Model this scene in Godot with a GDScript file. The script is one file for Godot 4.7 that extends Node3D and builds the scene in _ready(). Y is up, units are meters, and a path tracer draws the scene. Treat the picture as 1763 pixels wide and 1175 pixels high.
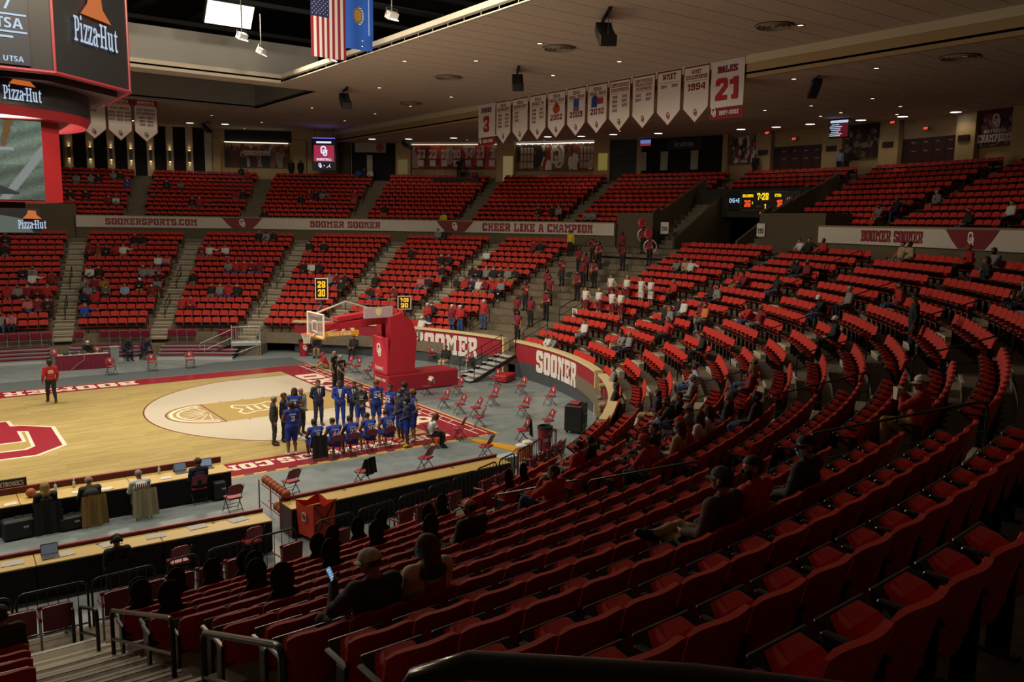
extends Node3D
# A college basketball arena during a time-out, seen from the lower bowl.
# Axes: origin under the middle of the right baseline, x along the court, z towards the near sideline, y up, metres.

class Geo:
	var v := PackedVector3Array()
	var n := PackedVector3Array()
	var uv := PackedVector2Array()
	func tri(a: Vector3, b: Vector3, c: Vector3) -> void:   # counter-clockwise from outside
		var m := (b - a).cross(c - a).normalized()
		v.append(a); v.append(c); v.append(b)
		n.append(m); n.append(m); n.append(m)
		for p in [a, c, b]: uv.append(Vector2(p.x, p.z))
	func quad(a: Vector3, b: Vector3, c: Vector3, d: Vector3) -> void:
		tri(a, b, c); tri(a, c, d)
	func quad_n(p: Array, m: Array) -> void:                # four points with four normals
		for i in [0, 2, 1, 0, 3, 2]:
			v.append(p[i]); n.append(m[i]); uv.append(Vector2(p[i].x, p[i].z))
	func quad_uv(a: Vector3, b: Vector3, c: Vector3, d: Vector3, u0 := 0.0, v0 := 0.0, u1 := 1.0, v1 := 1.0) -> void:
		var m := (b - a).cross(c - a).normalized()
		var p := [a, b, c, d]
		var t := [Vector2(u0, v1), Vector2(u1, v1), Vector2(u1, v0), Vector2(u0, v0)]
		for i in [0, 2, 1, 0, 3, 2]:
			v.append(p[i]); n.append(m); uv.append(t[i])
	func box(c: Vector3, s: Vector3, bev := 0.0, bs := Basis()) -> void:
		var h := s * 0.5
		if bev <= 0.0:
			var k := []
			for i in 8: k.append(c + bs * Vector3(h.x * (1 if i & 1 else -1), h.y * (1 if i & 2 else -1), h.z * (1 if i & 4 else -1)))
			quad(k[4], k[5], k[7], k[6]); quad(k[1], k[0], k[2], k[3]); quad(k[5], k[1], k[3], k[7])
			quad(k[0], k[4], k[6], k[2]); quad(k[6], k[7], k[3], k[2]); quad(k[0], k[1], k[5], k[4])
			return
		var f := func(a: float, b: float, e: float, ax: int) -> Vector3:
			var g := Vector3(h.x * a, h.y * b, h.z * e)
			for i in 3:
				if i != ax: g[i] -= signf(g[i]) * bev
			return c + bs * g
		for s1 in [-1, 1]:
			for ax in 3:
				var o := [[-1, -1], [1, -1], [1, 1], [-1, 1]]
				var q := []
				for e in o:
					var t := [0, 0, 0]; t[ax] = s1; t[(ax + 1) % 3] = e[0]; t[(ax + 2) % 3] = e[1]
					q.append(f.call(t[0], t[1], t[2], ax))
				if s1 > 0: quad(q[0], q[1], q[2], q[3])
				else: quad(q[3], q[2], q[1], q[0])
		for ax in 3:
			var b1 := (ax + 1) % 3
			var b2 := (ax + 2) % 3
			for s1 in [-1, 1]:
				for s2 in [-1, 1]:
					var t := [0, 0, 0]; t[b1] = s1; t[b2] = s2
					t[ax] = -1
					var p0: Vector3 = f.call(t[0], t[1], t[2], b1); var p1: Vector3 = f.call(t[0], t[1], t[2], b2)
					t[ax] = 1
					var p2: Vector3 = f.call(t[0], t[1], t[2], b2); var p3: Vector3 = f.call(t[0], t[1], t[2], b1)
					if s1 * s2 > 0: quad(p0, p1, p2, p3)
					else: quad(p3, p2, p1, p0)
		for i in 8:
			var a := 1 if i & 1 else -1
			var b := 1 if i & 2 else -1
			var e := 1 if i & 4 else -1
			if a * b * e > 0: tri(f.call(a, b, e, 0), f.call(a, b, e, 1), f.call(a, b, e, 2))
			else: tri(f.call(a, b, e, 2), f.call(a, b, e, 1), f.call(a, b, e, 0))
	func tube(pts: Array, r: float, sides := 8, caps := true, r2 := -1.0) -> void:
		var rings := []
		var dirs := []
		var up := Vector3.UP
		for i in pts.size():
			var t: Vector3 = (pts[mini(i + 1, pts.size() - 1)] - pts[maxi(i - 1, 0)]).normalized()
			if absf(t.dot(up)) > 0.95: up = Vector3.RIGHT if absf(t.x) < 0.9 else Vector3.BACK
			var x := up.cross(t).normalized()
			var y := t.cross(x)
			up = y
			var ring := []
			var nn := []
			var rad := r if r2 < 0.0 else lerpf(r, r2, float(i) / (pts.size() - 1))
			for k in sides:
				var a := TAU * k / sides
				var m := x * cos(a) + y * sin(a)
				nn.append(m); ring.append(pts[i] + m * rad)
			rings.append(ring); dirs.append(nn)
		for i in pts.size() - 1:
			for k in sides:
				var k2 := (k + 1) % sides
				quad_n([rings[i][k], rings[i][k2], rings[i + 1][k2], rings[i + 1][k]], [dirs[i][k], dirs[i][k2], dirs[i + 1][k2], dirs[i + 1][k]])
		if caps:
			var last := pts.size() - 1
			for k in sides:
				var k2 := (k + 1) % sides
				tri(pts[0], rings[0][k2], rings[0][k])
				tri(pts[last], rings[last][k], rings[last][k2])
	func lathe(prof: Array, sides := 16, xf := Transform3D()) -> void:   # profile of (radius, height), bottom to top
		for i in prof.size() - 1:
			var p: Vector2 = prof[i]
			var q: Vector2 = prof[i + 1]
			var s := (q - p).normalized()
			for k in sides:
				var a := TAU * k / sides
				var b := TAU * (k + 1) / sides
				var pa := Vector3(cos(a), 0, sin(a))
				var pb := Vector3(cos(b), 0, sin(b))
				var na := xf.basis * (pa * s.y - Vector3(0, s.x, 0))
				var nb := xf.basis * (pb * s.y - Vector3(0, s.x, 0))
				quad_n([xf * (pb * p.x + Vector3(0, p.y, 0)), xf * (pa * p.x + Vector3(0, p.y, 0)), xf * (pa * q.x + Vector3(0, q.y, 0)), xf * (pb * q.x + Vector3(0, q.y, 0))], [nb, na, na, nb])
	func ball(c: Vector3, r: Vector3, seg := 10, bs := Basis()) -> void:
		var rows := seg / 2
		for i in rows:
			for k in seg:
				var p := []
				var m := []
				for e in [[i, k + 1], [i, k], [i + 1, k], [i + 1, k + 1]]:
					var la: float = PI * (float(e[0]) / rows - 0.5)
					var lo: float = TAU * e[1] / seg
					var d := Vector3(cos(la) * cos(lo), sin(la), cos(la) * sin(lo))
					p.append(c + bs * (d * r)); m.append((bs * (d / r)).normalized())
				quad_n(p, m)
	func prism(poly: PackedVector2Array, depth: float, xf: Transform3D) -> void:   # outline in x, y; front at z = depth
		var pl := poly
		if Geometry2D.is_polygon_clockwise(pl): pl.reverse()
		var id := Geometry2D.triangulate_polygon(pl)
		for i in range(0, id.size(), 3):
			var a := pl[id[i]]; var b := pl[id[i + 1]]; var c := pl[id[i + 2]]
			if (b - a).cross(c - a) < 0.0:
				var t := b; b = c; c = t
			tri(xf * Vector3(a.x, a.y, depth), xf * Vector3(b.x, b.y, depth), xf * Vector3(c.x, c.y, depth))
			if depth > 0.004: tri(xf * Vector3(a.x, a.y, 0), xf * Vector3(c.x, c.y, 0), xf * Vector3(b.x, b.y, 0))
		for i in pl.size():
			var a := pl[i]; var b := pl[(i + 1) % pl.size()]
			quad(xf * Vector3(a.x, a.y, 0), xf * Vector3(b.x, b.y, 0), xf * Vector3(b.x, b.y, depth), xf * Vector3(a.x, a.y, depth))
	func add(g: Geo, xf: Transform3D) -> void:
		var nb := xf.basis.inverse().transposed()
		for p in g.v: v.append(xf * p)
		for m in g.n: n.append((nb * m).normalized())
		uv.append_array(g.uv)
	func mesh() -> ArrayMesh:
		var a := []
		a.resize(Mesh.ARRAY_MAX)
		a[Mesh.ARRAY_VERTEX] = v; a[Mesh.ARRAY_NORMAL] = n; a[Mesh.ARRAY_TEX_UV] = uv
		var m := ArrayMesh.new()
		if v.size(): m.add_surface_from_arrays(Mesh.PRIMITIVE_TRIANGLES, a)
		return m

var mats := {}
var taken := {}
var labels := {}

func mat(hex: String, rough := 0.7, metal := 0.0, spec := 0.5) -> StandardMaterial3D:
	var key := "%s %s %s %s" % [hex, rough, metal, spec]
	if not mats.has(key):
		var m := StandardMaterial3D.new()
		m.albedo_color = Color(hex); m.roughness = rough; m.metallic = metal; m.metallic_specular = spec
		mats[key] = m
	return mats[key]

func glow(hex: String, energy: float) -> StandardMaterial3D:
	var key := "glow %s %s" % [hex, energy]
	if not mats.has(key):
		var m := StandardMaterial3D.new()
		m.albedo_color = Color(0.02, 0.02, 0.02); m.roughness = 0.5
		m.emission_enabled = true; m.emission = Color(hex); m.emission_energy_multiplier = energy
		mats[key] = m
	return mats[key]

func noise_tex(seed_: int, freq: float, lo: Color, hi: Color, size := 512, oct := 4) -> NoiseTexture2D:
	var f := FastNoiseLite.new()
	f.seed = seed_; f.frequency = freq; f.fractal_octaves = oct
	var t := NoiseTexture2D.new()
	t.width = size; t.height = size; t.seamless = true; t.noise = f
	var r := Gradient.new()
	r.set_color(0, lo); r.set_color(1, hi)
	t.color_ramp = r
	return t

func tri_mat(key: String, tex: Texture2D, scale: float, rough: float, tint := Color.WHITE) -> StandardMaterial3D:
	if not mats.has(key):
		var m := StandardMaterial3D.new()
		m.albedo_color = tint; m.albedo_texture = tex; m.roughness = rough
		m.uv1_triplanar = true; m.uv1_world_triplanar = true; m.uv1_scale = Vector3.ONE * scale
		mats[key] = m
	return mats[key]

func numbered(called: String) -> String:
	if not taken.has(called):
		taken[called] = 0
		return called
	taken[called] += 1
	return "%s_%03d" % [called, taken[called]]

func tag(o: Node3D, label := "", category := "", group := "", kind := "") -> Node3D:
	var said := label.split(" ")
	if said.size() > 16: label = " ".join(said.slice(0, 16)).trim_suffix(",")
	if label: o.set_meta("label", label)
	if category: o.set_meta("category", category)
	if group: o.set_meta("group", group)
	if kind: o.set_meta("kind", kind)
	return o

func thing(called: String, label: String, category: String, at := Vector3.ZERO, turn := 0.0, group := "", kind := "") -> Node3D:
	var o := Node3D.new()
	o.name = numbered(called); add_child(o, true)
	o.position = at; o.rotation.y = turn
	tag(o, label, category, group, kind)
	return o

func part(called: String, g: Geo, m: Material, parent: Node3D, kind := "") -> MeshInstance3D:
	return part_mesh(called, g.mesh(), m, parent, kind)

func part_mesh(called: String, me: Mesh, m: Material, parent: Node3D, kind := "") -> MeshInstance3D:
	var o := MeshInstance3D.new()
	o.name = called if parent != self else numbered(called)
	o.mesh = me; o.material_override = m
	parent.add_child(o, true)
	if kind: o.set_meta("kind", kind)
	return o

func single(called: String, g: Geo, m: Material, label: String, category: String, group := "", kind := "") -> MeshInstance3D:
	var o := part(called, g, m, self)
	tag(o, label, category, group, kind)
	return o

# ---- lettering -------------------------------------------------------------------------------
# Block letters on a grid of cells: # full cell, q p d b half cells cut on one corner.
const GLYPH := {
	"A": ["..q##p..", ".q####p.", ".##..##.", ".##..##.", ".######.", ".######.", ".##..##.", "###..###", "###..###"],
	"B": ["#######p", "########", ".##..###", ".######b", ".######p", ".##..###", ".##..###", "########", "#######b"],
	"C": ["q######p", "########", "###..###", "###.....", "###.....", "###.....", "###..###", "########", "d######b"],
	"D": ["#######p", "########", ".##..###", ".##..###", ".##..###", ".##..###", ".##..###", "########", "#######b"],
	"E": ["########", "########", ".##...##", ".##.##..", ".#####..", ".##.##..", ".##...##", "########", "########"],
	"F": ["########", "########", ".##...##", ".##.##..", ".#####..", ".##.##..", ".##.....", "####....", "####...."],
	"G": ["q######p", "########", "###..###", "###.....", "###.####", "###.####", "###..###", "########", "d######b"],
	"H": ["###..###", "###..###", ".##..##.", ".######.", ".######.", ".##..##.", ".##..##.", "###..###", "###..###"],
	"I": ["######", "######", ".####.", ".####.", ".####.", ".####.", ".####.", "######", "######"],
	"J": ["..######", "..######", "....###.", "....###.", "....###.", "###.###.", "###.###.", "#######.", "d#####b."],
	"K": ["###..###", "###.q##b", ".##q##b.", ".####b..", ".####p..", ".##d##p.", ".##.d##p", "###..###", "###..###"],
	"L": ["####....", "####....", ".##.....", ".##.....", ".##.....", ".##...##", ".##...##", "########", "########"],
	"M": ["###p..q###", "####pq####", ".########.", ".##d##b##.", ".##.db.##.", ".##....##.", ".##....##.", "####..####", "####..####"],
	"N": ["###p.###", "####p###", ".####p#.", ".##d###.", ".##.d##.", ".##..##.", ".##..##.", "###..###", "###..###"],
	"O": ["q######p", "########", "###..###", "###..###", "###..###", "###..###", "###..###", "########", "d######b"],
	"P": ["#######p", "########", ".##..###", ".##..###", ".#######", ".######b", ".##.....", "####....", "####...."],
	"R": ["#######p", "########", ".##..###", ".##..###", ".######b", ".#####p.", ".##.d##p", "###..###", "###..###"],
	"S": ["q######p", "########", "###..###", "###p....", "d######p", "....d###", "###..###", "########", "d######b"],
	"T": ["########", "########", "##.##.##", "...##...", "...##...", "...##...", "...##...", "..####..", "..####.."],
	"U": ["###..###", "###..###", ".##..##.", ".##..##.", ".##..##.", ".##..##.", ".##..##.", ".######.", ".d####b."],
	"V": ["###..###", "###..###", ".##..##.", ".##..##.", ".##..##.", ".d#pq#b.", "..####..", "..d##b..", "...##..."],
	"W": ["###....###", "###.##.###", ".##.##.##.", ".##.##.##.", ".##.##.##.", ".########.", ".########.", ".d##db##b.", "..##..##.."],
	"X": ["###..###", "d##pq##b", ".d####b.", "..####..", "..####..", ".q####p.", "q##bd##p", "###..###", "###..###"],
	"Y": ["###..###", "###..###", ".##pq##.", ".d####b.", "..d##b..", "...##...", "...##...", "..####..", "..####.."],
	"Z": ["########", "########", "##..q##b", "...q##b.", "..q##b..", ".q##b...", "q##b..##", "########", "########"],
	"0": ["q####p", "######", "##..##", "##..##", "##..##", "##..##", "##..##", "######", "d####b"],
	"1": [".q##", "####", "####", "..##", "..##", "..##", "..##", ".###", ".###"],
	"2": ["q####p", "######", "##..##", "...q##", "..q##b", ".q##b.", "q##b..", "######", "######"],
	"3": ["q####p", "######", "##..##", "....##", "..###b", "..###p", "##..##", "######", "d####b"],
	"4": ["...q##", "..q###", ".q####", "q#b.##", "##..##", "######", "######", "....##", "....##"],
	"5": ["######", "######", "##....", "#####p", "######", "....##", "##..##", "######", "d####b"],
	"6": ["q####p", "######", "##..##", "##....", "#####p", "######", "##..##", "######", "d####b"],
	"7": ["######", "######", "##..##", "...q#b", "...##.", "..q#b.", "..##..", "..##..", "..##.."],
	"8": ["q####p", "######", "##..##", "##..##", "d####b", "q####p", "##..##", "######", "d####b"],
	"9": ["q####p", "######", "##..##", "######", "d#####", "....##", "##..##", "######", "d####b"],
	".": ["..", "..", "..", "..", "..", "..", "..", "##", "##"],
	"-": ["....", "....", "....", "....", "####", "####", "....", "....", "...."],
	":": ["..", "..", "##", "##", "..", "##", "##", "..", ".."],
	"'": ["##", "##", ".#", "..", "..", "..", "..", "..", ".."],
	" ": ["....", "....", "....", "....", "....", "....", "....", "....", "...."],
}

func text_width(text: String) -> float:   # in units of the letter height
	var w := 0.0
	for ch in text: w += GLYPH[ch][0].length() + 1.0
	return (w - 1.0) / 9.0 * 0.82

# Writes block letters into g. place(u, v) -> Vector3 on the surface, u along from the middle, v up, both in metres; lift(u) -> outward normal.
func block_text(g: Geo, text: String, height: float, wide: float, place: Callable, lift: Callable, depth := 0.01) -> void:
	var total := 0.0
	for ch in text: total += GLYPH[ch][0].length() + 1.0
	total -= 1.0
	var cu := wide / total
	var cv := height / 9.0
	var at := -wide * 0.5
	for ch in text:
		var rows: Array = GLYPH[ch]
		var n: int = rows[0].length()
		for j in 9:
			var i := 0
			while i < n:
				var c: String = rows[j][i]
				if c == ".":
					i += 1
					continue
				var run := 1
				if c == "#":
					while i + run < n and rows[j][i + run] == "#" and run < 4: run += 1
				var u0 := at + i * cu
				var u1 := u0 + run * cu
				var v1 := height * 0.5 - j * cv
				var v0 := v1 - cv
				var q := [Vector2(u0, v0), Vector2(u1, v0), Vector2(u1, v1), Vector2(u0, v1)]
				match c:
					"q": q.remove_at(3)
					"p": q.remove_at(2)
					"d": q.remove_at(0)
					"b": q.remove_at(1)
				var f := []
				var bk := []
				for e in q:
					var b: Vector3 = place.call(e.x, e.y)
					bk.append(b)
					f.append(b + lift.call(e.x) * depth)
				g.tri(f[0], f[1], f[2])
				if f.size() == 4: g.tri(f[0], f[2], f[3])
				if depth > 0.006:
					for k in f.size():
						var k2 := (k + 1) % f.size()
						g.quad(bk[k], bk[k2], f[k2], f[k])
				i += run
		at += (n + 1) * cu

func flat_text(g: Geo, text: String, height: float, wide: float, xf: Transform3D, depth := 0.01) -> void:
	block_text(g, text, height, wide, func(u, v): return xf * Vector3(u, v, 0), func(_u): return xf.basis.z.normalized(), depth)

var sans: Font
var serif: Font
func font_text(g: Geo, text: String, height: float, xf: Transform3D, wide := -1.0, use_serif := false, depth := 0.004) -> void:
	if sans == null:
		var s := SystemFont.new(); s.font_names = ["Droid Sans"]; s.font_weight = 700; sans = s
		var r := SystemFont.new(); r.font_names = ["Droid Serif"]; r.font_weight = 700; serif = r
	var tm := TextMesh.new()
	tm.font = serif if use_serif else sans
	tm.text = text; tm.font_size = 24; tm.pixel_size = 0.01; tm.depth = 0.0; tm.curve_step = 3.0
	var a := tm.get_mesh_arrays()
	var vs: PackedVector3Array = a[Mesh.ARRAY_VERTEX]
	if vs.is_empty(): return
	var id: PackedInt32Array = a[Mesh.ARRAY_INDEX] if a[Mesh.ARRAY_INDEX] != null else PackedInt32Array(range(vs.size()))
	var lo := vs[0]; var hi := vs[0]
	for p in vs: lo = lo.min(p); hi = hi.max(p)
	var s := height / (hi.y - lo.y)
	var sx := s if wide <= 0.0 else wide / (hi.x - lo.x)
	var c := (lo + hi) * 0.5
	for i in range(0, id.size(), 3):
		var t := []
		for k in 3:
			var p := vs[id[i + k]]
			t.append(xf * Vector3((p.x - c.x) * sx, (p.y - c.y) * s, depth))
		var m: Vector3 = (t[1] - t[0]).cross(t[2] - t[0])
		if m.dot(xf.basis.z) > 0.0: g.tri(t[0], t[1], t[2])
		else: g.tri(t[0], t[2], t[1])

# The interlocking letters O and U, height h. inner is the letter, outer its outline.
func logo_polys() -> Array:
	var o_out := PackedVector2Array([Vector2(-.20, .5), Vector2(.08, .5), Vector2(.22, .36), Vector2(.22, -.14), Vector2(.08, -.28), Vector2(-.20, -.28), Vector2(-.34, -.14), Vector2(-.34, .36)])
	var o_in := PackedVector2Array([Vector2(-.15, .36), Vector2(.03, .36), Vector2(.08, .31), Vector2(.08, -.09), Vector2(.03, -.14), Vector2(-.15, -.14), Vector2(-.20, -.09), Vector2(-.20, .31)])
	var u := PackedVector2Array([Vector2(-.12, .12), Vector2(.06, .12), Vector2(.06, .02), Vector2(.02, .02), Vector2(.02, -.32), Vector2(.06, -.37), Vector2(.17, -.37), Vector2(.21, -.32), Vector2(.21, .02), Vector2(.17, .02), Vector2(.17, .12), Vector2(.36, .12), Vector2(.36, .02), Vector2(.33, .02), Vector2(.33, -.36), Vector2(.22, -.5), Vector2(.0, -.5), Vector2(-.10, -.38), Vector2(-.10, .02), Vector2(-.12, .02)])
	return [o_out, o_in, u]

func logo(g: Geo, h: float, xf: Transform3D, depth := 0.01, grow := 0.0) -> void:
	var p := logo_polys()
	var sc := func(q: PackedVector2Array, d: float) -> PackedVector2Array:
		var r := q
		if d != 0.0:
			var off := Geometry2D.offset_polygon(q, d)
			if off.size(): r = off[0]
		var s := PackedVector2Array()
		for e in r: s.append(e * h)
		return s
	var oo: PackedVector2Array = sc.call(p[0], grow)
	var oi: PackedVector2Array = sc.call(p[1], -grow)
	# the ring as a strip of quads between the two octagons
	for i in 8:
		var a: Vector2 = p[0][i] * h; var b: Vector2 = p[0][(i + 1) % 8] * h
		var c: Vector2 = p[1][(i + 1) % 8] * h; var d: Vector2 = p[1][i] * h
		if grow > 0.0:
			var k := grow * h
			a += (a - d).normalized() * k; b += (b - c).normalized() * k; c -= (b - c).normalized() * k; d -= (a - d).normalized() * k
		var pl := PackedVector2Array([a, b, c, d])
		g.prism(pl, depth, xf)
	g.prism(sc.call(p[2], grow), depth * 1.15, xf)

# ---- the bowl --------------------------------------------------------------------------------
const CX := -14.333
const CZ := 0.355
const RA := 24.219
const RB := 20.816
const RN := 1.931
const TREAD := 0.894
const RISE := 0.329
const FLOOR0 := 1.177          # floor of the first red row
const UP_D := 17.0             # upper deck: offset of the first row's seat backs
const UP_F := 7.27             # its floor
const UP_T := 0.85
const UP_R := 0.36
const RING_D := 16.0           # the lettered ring between the decks
const STEPS := 1440
var bx := PackedVector2Array()
var bn := PackedVector2Array()

func base_at(deg: float) -> Array:
	var t := deg_to_rad(deg)
	var c := cos(t); var s := sin(t)
	var p := Vector2(CX + RA * signf(c) * pow(absf(c), 2.0 / RN), CZ + RB * signf(s) * pow(absf(s), 2.0 / RN))
	var m := Vector2(signf(c) * pow(absf(c), 2.0 * (RN - 1.0) / RN) / RA, signf(s) * pow(absf(s), 2.0 * (RN - 1.0) / RN) / RB).normalized()
	return [p, m]

func bowl(deg: float, d: float, y: float) -> Vector3:
	var e := base_at(deg)
	var p: Vector2 = e[0] + e[1] * d
	return Vector3(p.x, y, p.y)

func out_dir(deg: float) -> Vector3:
	var m: Vector2 = base_at(deg)[1]
	return Vector3(m.x, 0, m.y)

func first_d(deg: float) -> float:    # offset of the seat backs of the first red row
	var m: Vector2 = base_at(deg)[1]
	return 0.2 + 0.65 * pow(maxf(m.x, 0.0), 4.0)

func row_d(deg: float, k: float) -> float:
	return first_d(deg) + TREAD * k
func row_y(k: float) -> float:
	return FLOOR0 + RISE * k

# A band that follows the bowl: cross-section points (d, y), listed so that the outside lies to the left when walking with growing angle.
func sweep(g: Geo, a0: float, a1: float, prof: Callable, step := 1.0, ends := true) -> void:
	var n := maxi(1, int(ceil((a1 - a0) / step)))
	var last := []
	for i in n + 1:
		var a := lerpf(a0, a1, float(i) / n)
		var cs: Array = prof.call(a)
		var ring := []
		for e in cs: ring.append(bowl(a, e.x, e.y))
		if last.size():
			for k in ring.size():
				var k2 := (k + 1) % ring.size()
				g.quad(last[k], last[k2], ring[k2], ring[k])
		elif ends:
			for k in range(1, ring.size() - 1): g.tri(ring[0], ring[k + 1], ring[k])
		last = ring
	if ends:
		for k in range(1, last.size() - 1): g.tri(last[0], last[k], last[k + 1])

const AISLES := [-88.0, -75.3, -62.6, -49.6, -38.0, -25.8, -13.0, -2.7, 9.2, 21.2, 33.6, 45.0, 57.5, 70.6, 83.2, 96.0]
const UP_AISLES := [-82.5, -69.9, -57.4, -44.9, -32.3, -20.1, -8.0, 3.1, 14.3, 26.0, 38.0, 51.0]

# ---- the shell -------------------------------------------------------------------------------
func plain_tex_mats() -> void:
	var conc := noise_tex(11, 0.02, Color(0.42, 0.47, 0.50), Color(0.50, 0.55, 0.58), 512, 5)
	var step := noise_tex(12, 0.03, Color(0.34, 0.31, 0.27), Color(0.46, 0.42, 0.36), 512, 5)
	var wall := noise_tex(13, 0.04, Color(0.66, 0.57, 0.42), Color(0.74, 0.66, 0.50), 256, 4)
	var ceil_ := noise_tex(14, 0.06, Color(0.76, 0.74, 0.70), Color(0.83, 0.81, 0.77), 256, 4)
	tri_mat("concrete", conc, 0.13, 0.32)
	tri_mat("step", step, 0.3, 0.75)
	tri_mat("tan", wall, 0.5, 0.85)
	tri_mat("ceiling", ceil_, 0.35, 0.9)
	tri_mat("cloth_red", noise_tex(15, 0.2, Color(0.60, 0.085, 0.04), Color(0.76, 0.13, 0.06), 256, 3), 3.0, 0.72)
	tri_mat("carpet", noise_tex(16, 0.3, Color(0.24, 0.28, 0.31), Color(0.33, 0.37, 0.40), 256, 3), 1.0, 0.95)
	var rng := RandomNumberGenerator.new(); rng.seed = 5
	var im := Image.create(512, 512, false, Image.FORMAT_RGB8)
	for row in 64:
		var x := 0
		while x < 512:
			var w := rng.randi_range(90, 220)
			var t := rng.randf_range(-0.05, 0.05)
			var c := Color(0.66 + t, 0.60 + t, 0.41 + t * 0.8)
			im.fill_rect(Rect2i(x, row * 8, w, 8), c)
			im.fill_rect(Rect2i(x, row * 8, w, 1), c.darkened(0.08))
			x += w
	var wood := StandardMaterial3D.new()
	wood.albedo_texture = ImageTexture.create_from_image(im); wood.roughness = 0.24
	wood.uv1_scale = Vector3(0.25, 0.28, 1)
	mats["wood"] = wood

func paint(called: String, g: Geo, hex: String, parent: Node3D, rough := 0.28) -> MeshInstance3D:
	return part(called, g, mat(hex, rough), parent)

func flat_poly(g: Geo, pts: PackedVector2Array, y0: float, h: float) -> void:   # outline in x, z
	var p := PackedVector2Array()
	for e in pts: p.append(Vector2(e.x, -e.y))
	g.prism(p, h, Transform3D(Basis(Vector3.RIGHT, Vector3(0, 0, -1), Vector3.UP), Vector3(0, y0, 0)))

func band_poly(g: Geo, pts: Array, w: float, y0: float, h := 0.003) -> void:    # a painted line along points in x, z
	for i in pts.size() - 1:
		var a: Vector2 = pts[i]; var b: Vector2 = pts[i + 1]
		var s := (b - a).normalized().orthogonal() * w * 0.5
		flat_poly(g, PackedVector2Array([a + s, a - s, b - s, b + s]), y0, h)

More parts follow.
